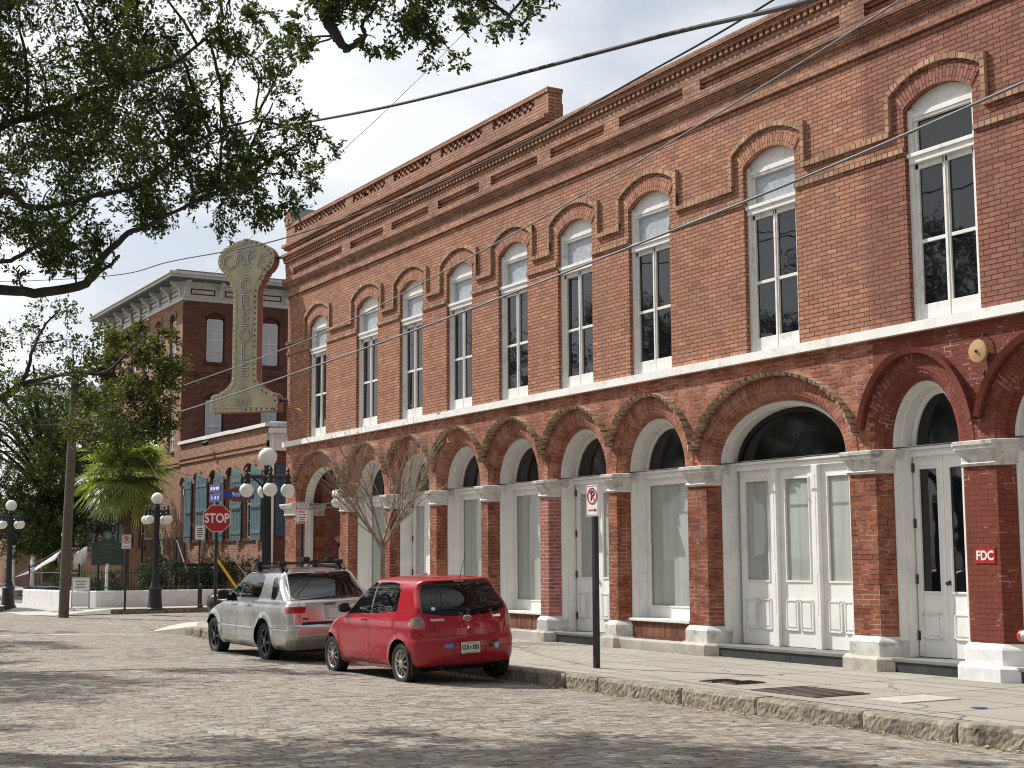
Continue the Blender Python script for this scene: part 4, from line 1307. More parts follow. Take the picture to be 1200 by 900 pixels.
# ------------------------------------------------------------------ the hotel across the side street
H = thing('brick_hotel', 'three storey brown brick hotel with white bracketed cornice behind the palm', 'building', (-64, 20, 0))
HB = Vector((-64, 20, 0))
def hp(mb, name, m_, parent=None, **k):
    mb.v = [(v[0] - HB.x, v[1] - HB.y, v[2] - HB.z) for v in mb.v]
    return mb.build(name, m_, parent or H, **k)
HL, HRX, HD = -77.5, -64.0, 46.0
HW = -104.0     # a lower wing goes on to the left
def wall_holes(g, axis, fixed, lo, hi, z0, z1, holes, depth=.18):
    """holes: (a, b, zb, zs, zc) segment-arched; axis 'y' = facade at y=fixed facing -y, 'x' = at x=fixed facing +x"""
    def P(u, z, d=0.0):
        return (u, fixed + d, z) if axis == 'y' else (fixed - d, u, z)
    def q(u0, u1, a, b):
        if u1 - u0 > 1e-5 and b - a > 1e-5: g.face([P(u0, a), P(u1, a), P(u1, b), P(u0, b)])
    zs_ = sorted(set([h[2] for h in holes]))
    rows = {}
    for h in holes: rows.setdefault(h[2], []).append(h)
    z = z0
    for zb in zs_:
        hs = sorted(rows[zb]); zmax = max(h[4] for h in hs) + .05
        q(lo, hi, z, zb)
        u = lo
        for (a, b, _, zs, zc) in hs:
            q(u, a, zb, zmax); u = b
            pts = seg_arch(a, b, zs, zc, 8)
            for k in range(8):
                (u0, w0), (u1, w1) = pts[k], pts[k + 1]
                g.face([P(u0, w0), P(u1, w1), P(u1, zmax), P(u0, zmax)])
                g.face([P(u0, w0), P(u0, w0, depth), P(u1, w1, depth), P(u1, w1)])
            g.face([P(a, zb), P(a, zs), P(a, zs, depth), P(a, zb, depth)]); g.face([P(b, zb), P(b, zb, depth), P(b, zs, depth), P(b, zs)])
            g.face([P(a, zb), P(a, zb, depth), P(b, zb, depth), P(b, zb)])
        q(u, hi, zb, zmax)
        z = zmax
    q(lo, hi, z, z1)

def far_window(parent_p, axis, fixed, a, b, zb, zs, zc, base, glass='cream', rails=True, sill=True):
    P = lambda u, z, d: (u, fixed + d, z) if axis == 'y' else (fixed - d, u, z)
    g = MB()
    def bx(u0, u1, z0, z1, d0, d1):
        if axis == 'y': g.box(u0, u1, fixed + d0, fixed + d1, z0, z1)
        else: g.box(fixed - d1, fixed - d0, u0, u1, z0, z1)
    # maroon arched head and frame
    pts = seg_arch(a, b, zs, zc, 8)
    for k in range(8):
        (u0, w0), (u1, w1) = pts[k], pts[k + 1]
        g.face([P(u0, zs - .06, .10), P(u1, zs - .06, .10), P(u1, w1, .10), P(u0, w0, .10)])
    bx(a, a + .08, zb, zs, .10, .17); bx(b - .08, b, zb, zs, .10, .17)
    if sill: bx(a - .08, b + .08, zb - .13, zb + .001, -.06, .17)
    off = [(v[0] - base.x, v[1] - base.y, v[2] - base.z) for v in g.v]; g.v = off
    w = g.build('window', MT['maroon'], parent_p)
    g = MB()
    c = (a + b) / 2; zm = (zb + zs) / 2
    bx(a + .08, b - .08, zm - .03, zm + .03, .11, .16); bx(c - .018, c + .018, zb, zs - .06, .12, .16)
    bx(a + .08, a + .13, zb, zs - .06, .115, .16); bx(b - .13, b - .08, zb, zs - .06, .115, .16); bx(a + .08, b - .08, zb, zb + .06, .115, .16); bx(a + .08, b - .08, zs - .12, zs - .06, .115, .16)
    if rails:
        for zz in (zb + (zm - zb) * .5, zm + (zs - zm) * .5): bx(a + .08, b - .08, zz - .014, zz + .014, .12, .16)
    g.v = [(v[0] - base.x, v[1] - base.y, v[2] - base.z) for v in g.v]
    g.build('sash', MT['white'], w)
    g = MB(); g.face([P(a + .08, zb, .15), P(b - .08, zb, .15), P(b - .08, zs - .05, .15), P(a + .08, zs - .05, .15)])
    g.v = [(v[0] - base.x, v[1] - base.y, v[2] - base.z) for v in g.v]
    g.build('pane', MT[glass], w)
    return w

MT['blindw'] = mat_glass('window_with_white_blind', (.56, .58, .60), .12, .5, .03)
side3 = [(21.09 + k * 2.68, 22.02 + k * 2.68, 10.78, 12.85, 13.08) for k in range(6)]
side2 = [(21.09 + k * 2.68, 22.02 + k * 2.68, 6.55, 9.1, 9.35) for k in range(6)]
frt3 = [(-65.95 - k * 2.18, -64.95 - k * 2.18, 10.65, 12.85, 13.08) for k in range(6)]
frt2 = [(-66.0 - k * 2.18, -65.0 - k * 2.18, 6.7, 8.95, 9.2) for k in range(6)]
frt1 = [(-67.75 - k * 2.6, -66.6 - k * 2.6, 2.4, 4.9, 5.2) for k in range(14)]
g = MB(); wall_holes(g, 'y', 20.0, HL, HRX, 5.6, 13.7, frt3 + frt2); wall_holes(g, 'y', 20.0, HW, HRX, .1, 5.6, frt1); g.box(HL, HL + .3, 20.05, HD, 5.6, 13.7); g.box(HW, HL, 20.0, HD, 5.601, 5.9); g.box(HW, HW + .3, 20.05, HD, .1, 5.6); g.box(HL, HRX, HD - .3, HD, .1, 13.7)
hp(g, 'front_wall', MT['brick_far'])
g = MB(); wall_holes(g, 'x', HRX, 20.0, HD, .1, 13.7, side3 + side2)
hp(g, 'side_wall', MT['brick_far_shade'])
for h in side3 + side2: far_window(H, 'x', HRX, *h, HB, 'blindw')
for h in frt3[:9] + frt2[:9]: far_window(H, 'y', 20.0, *h, HB, 'blindw')
for h in frt1[:13]: far_window(H, 'y', 20.0, *h, HB, 'glass')
g = MB(); g.box(HL + .4, HRX - .22, 20.22, HD - .4, .2, 13.5); g.box(HW + .4, HL + .39, 20.22, HD - .4, .2, 5.5); hp(g, 'interior', MT['dark'])
# brick hoods, strings
def arch_hood(g, axis, fixed, h, gr=.22, p=.06):
    a, b, zb, zs, zc = h
    P = lambda u, z, d: (u, fixed + d, z) if axis == 'y' else (fixed - d, u, z)
    i_, o_ = seg_arch(a, b, zs, zc, 8, .02), seg_arch(a, b, zs, zc, 8, gr)
    for k in range(8):
        q = [i_[k], i_[k + 1], o_[k + 1], o_[k]]
        f = [P(u, z, -p) for u, z in q]; bk = [P(u, z, .01) for u, z in q]
        uv = [(0.05, k * .14), (.05, k * .14 + .14), (.25, k * .14 + .14), (.25, k * .14)]
        g.face(f, uv)
        for j in range(4): g.face([f[(j + 1) % 4], f[j], bk[j], bk[(j + 1) % 4]], uv)
g = MB()
for h in frt3 + frt2 + frt1: arch_hood(g, 'y', 20.0, h)
for z in (10.2, 10.38, 5.95, 6.1): g.box(HL, HRX + .06, 19.94, 20.01, z, z + .08)
hp(g, 'front_brick_trim', MT['brick_far'])
g = MB()
for h in side3 + side2: arch_hood(g, 'x', HRX, h, .24)
for z in (10.12, 10.28): g.box(HRX - .01, HRX + .06, 20.0, HD, z, z + .08)
k = 0
y = 20.0
while y < HD: g.box(HRX - .01, HRX + .05, y, y + .08, 10.2, 10.28); y += .16
hp(g, 'side_brick_trim', MT['brick_far_shade'])
# bracketed cornice
g = MB()
g.box(HL, HRX + .05, 19.95, HD, 13.55, 13.72); g.box(HL, HRX + .03, 19.97, HD, 13.72, 14.32)
for (p, z0, z1) in ((.14, 14.32, 14.42),): g.box(HL, HRX + p, 20 - p, HD, z0, z1)
g.box(HL, HRX + .86, 19.14, HD, 14.46, 14.58); g.box(HL, HRX + .95, 19.05, HD, 14.58, 14.70)
hp(g, 'cornice', MT['greyw'], bevel=.01)
g = MB(); g.box(HL, HRX + .84, 19.16, HD, 14.42, 14.458); hp(g, 'soffit', MT['soffit'])
g = MB(); g.box(HL, HRX + .5, 19.5, HD, 14.70, 14.86); hp(g, 'roof', MT['roof'])
def bracket(g, u, axis):
    prof = [(0, 13.74), (.08, 13.74), (.11, 13.9), (.15, 14.1), (.38, 14.24), (.50, 14.31), (.50, 14.42), (0, 14.42)]
    for k in range(len(prof)):
        pass
    if axis == 'x': g.extrude(prof, lambda a, z, d: (HRX + .03 + a, d, z), u, u + .2)
    else: g.extrude(prof, lambda a, z, d: (d, 19.97 - a, z), u, u + .2)
def frieze_panel(a, b, axis, z0=13.84, z1=14.12):
    g = MB()
    for (u0, u1, q0, q1) in ((a, b, z0, z0 + .055), (a, b, z1 - .055, z1), (a, a + .06, z0, z1), (b - .06, b, z0, z1)):
        if axis == 'x': g.box(HRX + .02, HRX + .042, u0, u1, q0, q1)
        else: g.box(u0, u1, 19.958, 19.98, q0, q1)
    hp(g, 'frieze_panel', MT['maroon'])
for k in range(10):
    g = MB(); bracket(g, 20.02 + k * 1.62, 'x'); o = hp(g, 'bracket', MT['greyw'], bevel=.008)
    frieze_panel(20.34 + k * 1.62, 21.5 + k * 1.62, 'x')
for k in range(8):
    g = MB(); bracket(g, -64.35 - k * 1.62, 'y'); hp(g, 'bracket', MT['greyw'], bevel=.008)
    frieze_panel(-65.75 - k * 1.62, -64.55 - k * 1.62, 'y')
# white gallery posts along the ground floor and shutters
for x in (-70.2, -75.3, -80.5, -85.6, -90.7):
    g = MB(); g.lathe([(.16, .2), (.16, .5), (.12, .55), (.12, 4.7), (.17, 4.8), (.17, 5.0)], (x, 17.25, 0), 14); hp(g, 'gallery_post', MT['white'], smooth=True)
g = MB(); g.box(-103.5, -69.4, 17.0, 19.93, 5.0, 5.25); hp(g, 'gallery_roof', MT['maroon'])
def shutter(parent, base, x0, x1, z0, z1, y, arched=0.0, ang=0.0, tip=True):
    g = MB(); w = x1 - x0
    pts = [(0, z0), (w, z0), (w, z1)] + ([(w * (1 - k / 6), z1 + arched * math.sin(math.pi / 2 * k / 6)) for k in range(1, 7)] if arched else [(0, z1)])
    c_, s_ = math.cos(ang), math.sin(ang)
    f = lambda u, z, d: (x1 - (w - u) * c_ - d * s_ - base.x, y - (w - u) * s_ + d * c_ - base.y, z - base.z)
    g.extrude(pts, f, -.045, 0)
    for k in range(1, int(w / .13) + 1):
        g.extrude([(k * .13 - .006, z0 + .05), (k * .13 + .006, z0 + .05), (k * .13 + .006, z1 - .05), (k * .13 - .006, z1 - .05)], f, -.052, -.04)
    for zz in (z0 + .3, (z0 + z1) / 2, z1 - .3):
        g.extrude([(.02, zz - .06), (w - .02, zz - .06), (w - .02, zz + .06), (.02, zz + .06)], f, -.062, -.04)
    s2 = g.build('shutter', MT['teal'], parent, bevel=.004)
    g = MB(); 
    zz = (z0 + z1) / 2 - .1
    g.extrude([(.05, zz - .02), (w - .05, zz - .02), (w - .05, zz + .02), (.05, zz + .02)], f, -.075, -.06)
    g.build('shutter_bar', MT['rust'], s2)
for (a, b, *_) in frt1[2:10]:
    shutter(H, HB, a - .55, a - .02, 2.4, 5.0, 19.98, .2); shutter(H, HB, b + .02, b + .55, 2.4, 5.0, 19.98, .2)

# ------------------------------------------------------------------ single storey annexe joined to the hotel
A = thing('brick_annex', 'one storey brick annexe with arched windows and teal shutters', 'building', (-58, 20, 0))
AB = Vector((-58, 20, 0))
def ap(mb, name, m_, parent=None, **k):
    mb.v = [(v[0] - AB.x, v[1] - AB.y, v[2] - AB.z) for v in mb.v]
    return mb.build(name, m_, parent or A, **k)
AX0, AX1, AD = -63.98, -53.05, 34.0
aw = [(-61.85, -60.95, 2.62, 5.25, 5.5), (-59.75, -58.6, 2.62, 5.25, 5.5), (-57.65, -56.5, 2.62, 5.25, 5.5), (-55.52, -54.3, 2.62, 5.3, 5.55)]
ad = (-63.75, -62.9, 1.62, 5.1, 5.4)
g = MB(); wall_holes(g, 'y', 20.0, AX0, AX1, .1, 6.9, aw); g2 = MB()
ap(g, 'front_wall', MT['brick_far'])
sdoor = (20.9, 22.3, .9, 2.35, 2.6); sdoor2 = (23.0, 24.4, .9, 2.35, 2.6)
g = MB(); wall_holes(g, 'x', AX1, 20.0, AD, .1, 6.1, [sdoor, sdoor2, (25.6, 26.9, .9, 2.35, 2.6)]); g.box(AX0, AX1, AD - .3, AD, .1, 6.9)
ap(g, 'side_wall', MT['brick_far_shade'])
for h in aw: far_window(A, 'y', 20.0, *h, AB, 'glass')
for h in (sdoor, sdoor2): far_window(A, 'x', AX1, *h, AB, 'blindw', False)
g = MB(); g.box(AX0 + .2, AX1 - .22, 20.22, AD - .3, .3, 6.3); ap(g, 'interior', MT['dark'])
g = MB()
for h in aw: arch_hood(g, 'y', 20.0, h, .24, .07)
arch_hood(g, 'y', 19.99, ad, .24, .07)
for z in (6.02, 6.22): g.box(AX0, AX1 + .05, 19.94, 20.01, z, z + .09)
g.box(AX0 + .02, AX1 + .02, 19.97, 20.3, 6.86, 6.9)
arch_hood(g, 'x', AX1, sdoor, .28, .05); arch_hood(g, 'x', AX1, sdoor2, .28, .05)
ap(g, 'brick_trim', MT['brick_far'])
g = MB()
for k, (a, b) in enumerate(((-64.0, -60.6), (-60.58, -56.9), (-56.88, -52.95))):
    zz = 7.02 - .012 * k
    g.box(a, b, 19.88, 20.35, zz - .12, zz + .02 + .012 * (k % 2))
ap(g, 'parapet_coping', MT['whitew'])
g = MB(); g.box(AX1 + .002, AX1 + .06, 20.1, AD, 5.95, 6.62)
for k in range(4): g.box(AX1 + .06, AX1 + .075, 20.1, AD, 5.97 + k * .165, 6.10 + k * .165)
g.box(AX1 - .1, AX1 + .22, 20.05, AD, 6.62, 6.82)
ap(g, 'white_siding', MT['white'])
g = MB(); g.tube([(AX1 + .08, 20.22, 6.6), (AX1 + .09, 20.22, .3)], .06, 10); ap(g, 'downspout', MT['white'], smooth=True)
g = MB(); g.lathe([(.14, -.5), (.14, .5)], (AX1 - .3, 20.75, 6.98), 14, 'y'); g.lathe([(.12, 0), (.12, .35)], (AX1 - .25, 21.4, 6.9), 12); ap(g, 'roof_duct', MT['steel'], smooth=True)
g = MB(); g.box(-58.2, -56.9, 23, 24, 6.4, 7.75); ap(g, 'roof_unit', MT['steel'], bevel=.02)
g = MB(); g.box(AX0 + .1, AX1 - .1, 20.3, AD, 6.3, 6.4); ap(g, 'roof', MT['roof'])
g = MB(); g.box(ad[0] + .06, ad[1] - .06, 19.985, 20.01, 1.62, 5.05)
dr = ap(g, 'door', MT['maroon'])
g = MB(); g.box(ad[0] + .16, ad[1] - .16, 19.978, 19.986, 2.0, 3.2); g.box(ad[0] + .16, ad[1] - .16, 19.978, 19.986, 3.35, 4.6); ap(g, 'door_panel', mat('dark_red_door', (.13, .02, .018), .5), dr)
for (x0, x1, an) in ((-62.62, -61.95, 0), (-60.9, -59.83, 0), (-58.52, -57.70, 0), (-56.45, -55.58, 0), (-54.2, -53.35, 0)):
    shutter(A, AB, x0, x1, 2.52, 5.2, 19.93, .22, R(7))
g = MB(); g.box(AX1 + .01, AX1 + .06, 20.36, 21.85, 2.65, 5.42); ap(g, 'side_shutter', MT['tealdk'])
g = MB()
for k in range(1, 9): g.box(AX1 + .06, AX1 + .068, 20.36 + k * .165, 20.372 + k * .165, 2.7, 5.4)
ap(g, 'side_shutter_battens', MT['tealdk'])
# wall lantern by the door and a floodlight under the coping
t = thing('wall_lantern', 'small yellowish wall lantern beside the annexe door', 'lamp', (-62.72, 19.9, 4.75))
g = MB(); g.box(-.09, .09, -.09, .09, -.16, .16); g.build('glass_body', mat('lantern_glass', (.75, .65, .38), .3), t)
g = MB(); g.box(-.11, .11, -.11, .11, .16, .22); g.box(-.11, .11, -.11, .11, -.2, -.16); g.box(-.02, .02, .08, .12, -.2, .22); [g.box(a, a + .02, b, b + .02, -.17, .17) for a in (-.11, .09) for b in (-.11, .09)]; g.build('lantern_frame', MT['black'], t)
t = thing('flood_light', 'small black floodlight under the white annexe coping', 'lamp', (-59.6, 19.95, 6.72))
g = MB(); g.tube([(0, .05, .1), (0, -.1, .1), (.06, -.22, 0)], .02, 6); g.obox((.08, -.26, -.06), (.22, .16, .14), .3, .5); g.build('fixture', MT['black'], t)
# porch steps with railing at the hotel side door
t = thing('porch_stair', 'black iron porch landing with railing and steps before the hotel', 'staircase', (-60.2, 18, 0))
PB = Vector((-60.2, 18, 0))
g = MB(); g.box(-62.6, -57.6, 17.9, 19.9, 1.5, 1.62); g.box(-62.6, -57.6, 17.92, 17.98, 1.3, 1.5)
for x in (-62.4, -60, -57.8): g.box(x, x + .12, 17.95, 18.07, .1, 1.5)
g.v = [(v[0] - PB.x, v[1] - PB.y, v[2]) for v in g.v]; g.build('landing', MT['black'], t)
g = MB()
for z in (1.75, 2.62): g.tube([(-62.6, 17.95, z), (-57.6, 17.95, z)], .022, 6)
for k in range(29): g.tube([(-62.5 + k * .172, 17.95, 1.62), (-62.5 + k * .172, 17.95, 2.62)], .011, 5)
for x in (-62.5, -60.1, -57.65): g.tube([(x, 17.95, 1.62), (x, 17.95, 2.7)], .035, 6)
g.v = [(v[0] - PB.x, v[1] - PB.y, v[2]) for v in g.v]; g.build('railing', MT['black'], t)
g = MB()
for k in range(6): g.box(-57.5 + k * .28, -57.2 + k * .28, 17.95, 19.2, 1.4 - k * .24, 1.45 - k * .24)
g.v = [(v[0] - PB.x, v[1] - PB.y, v[2]) for v in g.v]; g.build('steps', MT['black'], t)
g = MB(); g.tube([(-57.6, 17.95, 2.55), (-56.2, 17.95, 1.35), (-55.9, 17.95, .3)], .028, 8); g.tube([(-59.6, 17.9, 2.5), (-58.9, 17.9, 1.3)], .03, 8); g.tube([(-61.9, 17.9, 2.66), (-60.9, 17.9, 2.66)], .03, 8)
g.v = [(v[0] - PB.x, v[1] - PB.y, v[2]) for v in g.v]; g.build('handrail', MT['steel'], t)

# ------------------------------------------------------------------ planter wall, fence, hedge
g = MB()
pl = [(-50.5, 12.9), (-50.5, 40), (-50.75, 40), (-50.75, 13.0), (-51.3, 12.55), (-55.6, 11.75), (-55.6, 11.5), (-51.25, 12.2)]
pl = [(-50.5, 12.95), (-50.5, 40), (-50.8, 40), (-50.8, 13.1), (-51.5, 12.75), (-55.7, 11.95), (-55.7, 11.6), (-51.35, 12.4)]
rings = [[(x, y, .1) for x, y in pl], [(x, y, .70) for x, y in pl]]
c_ = [(-.02, 0), (-.02, 0), (.02, 0), (.02, 0), (.02, -.02), (0, -.02), (0, .02), (-.02, .02)]
rings.append([(x + d[0], y + d[1], .725) for (x, y), d in zip(pl, c_)])
g.loft(rings)
g.build('planter_wall', mat('whitewashed_render', (.74, .735, .72), .7, var=.06, bump=.4, bscale=14, dark=(.40, .385, .36), dscale=2.0, damt=.55), bevel=.015)
tag(bpy.data.objects['planter_wall'], 'low whitewashed kerb wall round the hotel garden', 'wall')
t = thing('iron_fence', 'black spiked iron fence standing on the whitewashed garden wall', 'fence', (-50.65, 14, .72))
g = MB(); gp = MB()
path = [(-55.6, 11.8), (-51.4, 12.58), (-50.66, 13.05), (-50.66, 26)]
for i in range(3):
    a, b = Vector((*path[i], 0)), Vector((*path[i + 1], 0)); L = (b - a).length
    for z in (.12, .62): g.tube([(a.x, a.y, .72 + z), (b.x, b.y, .72 + z)], .014, 5)
    n = int(L / .115)
    for k in range(n):
        p = a.lerp(b, k / n); g.tube([(p.x, p.y, .72), (p.x, p.y, 1.42), (p.x, p.y, 1.5)], [.009, .009, .001], 5)
    n = max(1, int(L / 2.2))
    for k in range(n + 1):
        p = a.lerp(b, k / n); gp.lathe([(.03, 0), (.03, .85), (.045, .87), (.03, .92), (.001, .97)], (p.x, p.y, .72), 8)
for q, nm in ((g, 'fence_pickets'), (gp, 'fence_posts')):
    q.v = [(v[0] + 50.65, v[1] - 14, v[2] - .72) for v in q.v]; q.build(nm, MT['black'], t)
g = MB(); g.face([(-50.6, 13, .55), (-50.6, 40, .55), (-64, 40, .3), (-64, 13, .4), (-55.6, 12, .45), (-51.4, 12.7, .5)])
tag(g.build('garden_bed', mat('mulch', (.10, .075, .055), .95, var=.3, bump=.5)), kind='structure')

# ------------------------------------------------------------------ street furniture
def street_lamp(label, loc, scale=1.0, rz=0.0):
    t = thing('street_lamp', label, 'street lamp', loc, rz, 'black iron globe street lamps')
    t.scale = (scale,) * 3
    g = MB()
    g.lathe([(.30, 0), (.30, .06), (.25, .09), (.25, .14), (.235, .18), (.21, .62), (.225, .66), (.225, .72), (.17, .78), (.15, .9)], (0, 0, 0), 16)
    g.build('base', MT['black'], t, smooth=True, bevel=.006)
    g = MB(); n = 16
    rings = []
    for z, r_ in ((.86, .135), (1.0, .125), (1.02, .105), (3.02, .085), (3.03, .115), (3.08, .115)):
        rings.append([(r_ * (1 if k % 2 else .88) * math.cos(math.pi * k / n), r_ * (1 if k % 2 else .88) * math.sin(math.pi * k / n), z) for k in range(2 * n)])
    g.loft(rings); g.lathe([(.10, 3.08), (.12, 3.2), (.085, 3.32), (.075, 3.42), (.12, 3.48), (.10, 3.54), (.07, 3.6)], (0, 0, 0), 16)
    g.build('post', MT['black'], t, smooth=True)
    for k in range(4):
        a = R(24 + 90 * k)
        dx, dy = math.cos(a), math.sin(a)
        g = MB()
        g.tube([(0, 0, 3.33), (dx * .25, dy * .25, 3.35), (dx * .44, dy * .44, 3.35), (dx * .5, dy * .5, 3.34)], [.055, .045, .04, .03], 8)
        g.tube([(dx * .08, dy * .08, 3.1), (dx * .2, dy * .2, 3.24), (dx * .32, dy * .32, 3.32)], .025, 6)
        g.lathe([(.03, 3.20), (.075, 3.19), (.08, 3.22), (.055, 3.27), (.035, 3.33), (.05, 3.37), (.05, 3.40), (.02, 3.44), (.045, 3.48), (.03, 3.52), (.001, 3.55)], (dx * .44, dy * .44, 0), 12)
        g.build('arm', MT['black'], t, smooth=True)
        g = MB(); g.ball((dx * .44, dy * .44, 3.06), .155)
        g.build('globe', MT['globe'], t, smooth=True)
    g = MB(); g.ball((0, 0, 3.775), .205); g.build('top_globe', MT['globe'], t, smooth=True)
    return t
street_lamp('black five globe street lamp, the tall near one at the building corner', (-29.64, 11.2, ZW), 1.0, R(53))
street_lamp('black five globe street lamp between the palm and the stop sign', (-46.6, 13.85, FW), .95, R(16))
street_lamp('black five globe street lamp left of the leaning wooden utility pole', (-52.47, 10.45, FW), .93, R(18))

def post(g, h, r_=.03, z0=0): g.lathe([(r_, z0), (r_, h)], (0, 0, 0), 10)
def octagon(r_): return [(r_ / math.cos(R(22.5)) * math.cos(R(22.5 + 45 * k)), r_ / math.cos(R(22.5)) * math.sin(R(22.5 + 45 * k))) for k in range(8)]
def rrect(w, h, r_=.02, n=4):
    o = []
    for cx, cz, a0 in ((w / 2 - r_, h / 2 - r_, 0), (-w / 2 + r_, h / 2 - r_, 90), (-w / 2 + r_, -h / 2 + r_, 180), (w / 2 - r_, -h / 2 + r_, 270)):
        for k in range(n + 1):
            a = R(a0 + 90 * k / n); o.append((cx + r_ * math.cos(a), cz + r_ * math.sin(a)))
    return o
def plate_mesh(poly, y0, y1, z): 
    g = MB(); g.extrude(poly, lambda u, v, d: (u, d, v + z), y0, y1); return g

t = thing('stop_sign', 'red octagonal STOP sign on a black post under blue street names', 'road sign', (-32.92, 11.2, ZW), R(78))
g = MB(); post(g, 3.05, .04); g.build('post', MT['black'], t, smooth=True)
zc = 2.54
p_ = plate_mesh(octagon(.315), -.05, -.045, zc).build('plate', MT['signw'], t)
plate_mesh(octagon(.300), -.054, -.051, zc).build('red_field', MT['red'], t)
text('lettering', 'STOP', .30, MT['signw'], t, Matrix.Translation((0, -.057, zc - .005)), .009, .80)
blade = [(-.36, -.11), (.36, -.11), (.36, .11), (.22, .12), (.10, .165), (-.10, .165), (-.22, .12), (-.36, .11)]
bl2 = [(x, z) for x, z in blade] 
def name_blade(z, rz, dx, txt, small=None):
    Mr = Matrix.Translation((0, 0, z)) @ Matrix.Rotation(rz, 4, 'Z')
    ol = [(-.36, -.11), (-.22, -.12), (-.1, -.165), (.1, -.165), (.22, -.12), (.36, -.11), (.36, .11), (.22, .12), (.10, .165), (-.10, .165), (-.22, .12), (-.36, .11)]
    g = MB(); g.extrude(ol, lambda u, v, d: tuple(Mr @ Vector((u + dx, d, v))), -.012, .012); b = g.build('name_blade', MT['signbrown'], t)
    g = MB()
    for s_ in (-1, 1): g.extrude([(-.335, -.080), (.335, -.080), (.335, .080), (-.335, .080)], lambda u, v, d: tuple(Mr @ Vector((u + dx, d, v))), s_ * .0125, s_ * .016)
    g.build('blue_field', MT['signblue'], b)
    text('lettering', txt, .15, MT['signw'], b, Mr @ Matrix.Translation((dx - .06, -.019, -.004)), .002)
    text('lettering', txt, .15, MT['signw'], b, Mr @ Matrix.Rotation(math.pi, 4, 'Z') @ Matrix.Translation((-dx, -.019, -.004)), .003)
name_blade(3.10, R(-10), .50, '9th')
for k, z in enumerate((3.02, 3.24)):
    Mr = Matrix.Translation((0, 0, z)) @ Matrix.Rotation(R(-72), 4, 'Z')
    g = MB(); g.extrude(rrect(.62, .20, .02), lambda u, v, d: tuple(Mr @ Vector((u, d, v))), -.05, -.03); b = g.build('name_blade', MT['signbrown'], t)
    g = MB(); g.extrude(rrect(.58, .16, .01), lambda u, v, d: tuple(Mr @ Vector((u, d, v))), -.054, -.0505); g.build('blue_field', MT['signblue'], b)
    g = MB()
    for q, w in ((-.2, .1), (-.05, .12), (.13, .16)) if k else ((-.16, .05), (.02, .07), (.17, .06)): g.extrude([(q - w / 2, -.035), (q + w / 2, -.035), (q + w / 2, .035), (q - w / 2, .035)], lambda u, v, d: tuple(Mr @ Vector((u, d, v))), -.057, -.055)
    g.build('worn_lettering', MT['signw'], b)

def no_parking(t, z, w=.305, h=.46, arrow=True):
    plate_mesh(rrect(w, h), -.045, -.041, z).build('plate', MT['signw'], t)
    g = MB()
    for (u0, u1, v0, v1) in ((-w / 2 + .012, w / 2 - .012, h / 2 - .022, h / 2 - .014), (-w / 2 + .012, w / 2 - .012, -h / 2 + .014, -h / 2 + .022), (-w / 2 + .012, -w / 2 + .02, -h / 2 + .014, h / 2 - .014), (w / 2 - .02, w / 2 - .012, -h / 2 + .014, h / 2 - .014)):
        g.box(u0, u1, -.0475, -.0455, z + v0, z + v1)
    g.build('red_border', MT['red'], t)
    text('letter_p', 'P', .205, MT['signk'], t, Matrix.Translation((.008, -.0475, z + .062)), .006)
    g = MB(); n = 40; cz = z + .065
    for k in range(n):
        a, b = 2 * math.pi * k / n, 2 * math.pi * (k + 1) / n
        q = [(.122, a), (.122, b), (.100, b), (.100, a)]
        g.face([(r_ * math.cos(x), -.0505, cz + r_ * math.sin(x)) for r_, x in q])
    d = math.sqrt(.5)
    g.face([(x * d - y * d, -.051, cz - x * d - y * d) for x, y in ((-.105, -.011), (.105, -.011), (.105, .011), (-.105, .011))])
    if arrow:
        g.box(-.10, .07, -.0505, -.0485, z - .146, z - .130); g.face([(.06, -.0505, z - .165), (.115, -.0505, z - .138), (.06, -.0505, z - .111)])
    g.build('red_symbol', MT['red'], t)
t = thing('no_parking_sign', 'no parking sign with red arrow on a black post by the kerb', 'road sign', (-17.82, 11.8, ZW), R(2))
g = MB(); g.box(-.04, .04, -.038, .038, 0, 2.5); g.build('post', MT['black'], t, bevel=.008)
no_parking(t, 2.42)
t = thing('no_parking_sign', 'small distant no parking sign in front of the palm trunk', 'road sign', (-47.6, 13.15, FW), R(80))
g = MB(); post(g, 2.3, .035); g.build('post', MT['black'], t)
no_parking(t, 2.2, .30, .46, False)
g = MB(); g.box(-.09, .09, -.049, -.047, 2.03, 2.05); g.build('small_print', MT['signk'], t)

t = thing('parking_sign', 'white 2 HOUR PARKING ONLY sign before the corner pier', 'road sign', (-34.45, 13.95, ZW), R(69))
g = MB(); post(g, 2.9, .035); g.build('post', MT['black'], t)
z = 2.74
plate_mesh(rrect(.32, .52), -.045, -.041, z).build('plate', MT['signw'], t)
g = MB(); w, h = .32, .52
for (u0, u1, v0, v1) in ((-w / 2 + .012, w / 2 - .012, h / 2 - .024, h / 2 - .014), (-w / 2 + .012, w / 2 - .012, -h / 2 + .014, -h / 2 + .024), (-w / 2 + .012, -w / 2 + .022, -h / 2 + .014, h / 2 - .014), (w / 2 - .022, w / 2 - .012, -h / 2 + .014, h / 2 - .014)):
    g.box(u0, u1, -.0475, -.0455, z + v0, z + v1)
g.box(-.1, .06, -.0475, -.0455, z - .052, z - .036); g.face([(.05, -.0475, z - .07), (.105, -.0475, z - .044), (.05, -.0475, z - .018)])
for k, ww in enumerate((.19, .13, .17)): g.box(-ww / 2, ww / 2, -.0475, -.0455, z - .125 - k * .048, z - .102 - k * .048)
g.build('red_print', MT['red'], t)
for k, s_ in enumerate(('2 HOUR', 'PARKING', 'ONLY')):
    text('lettering', s_, .078, MT['red'], t, Matrix.Translation((0, -.048, z + .185 - k * .078)), .002, .88)

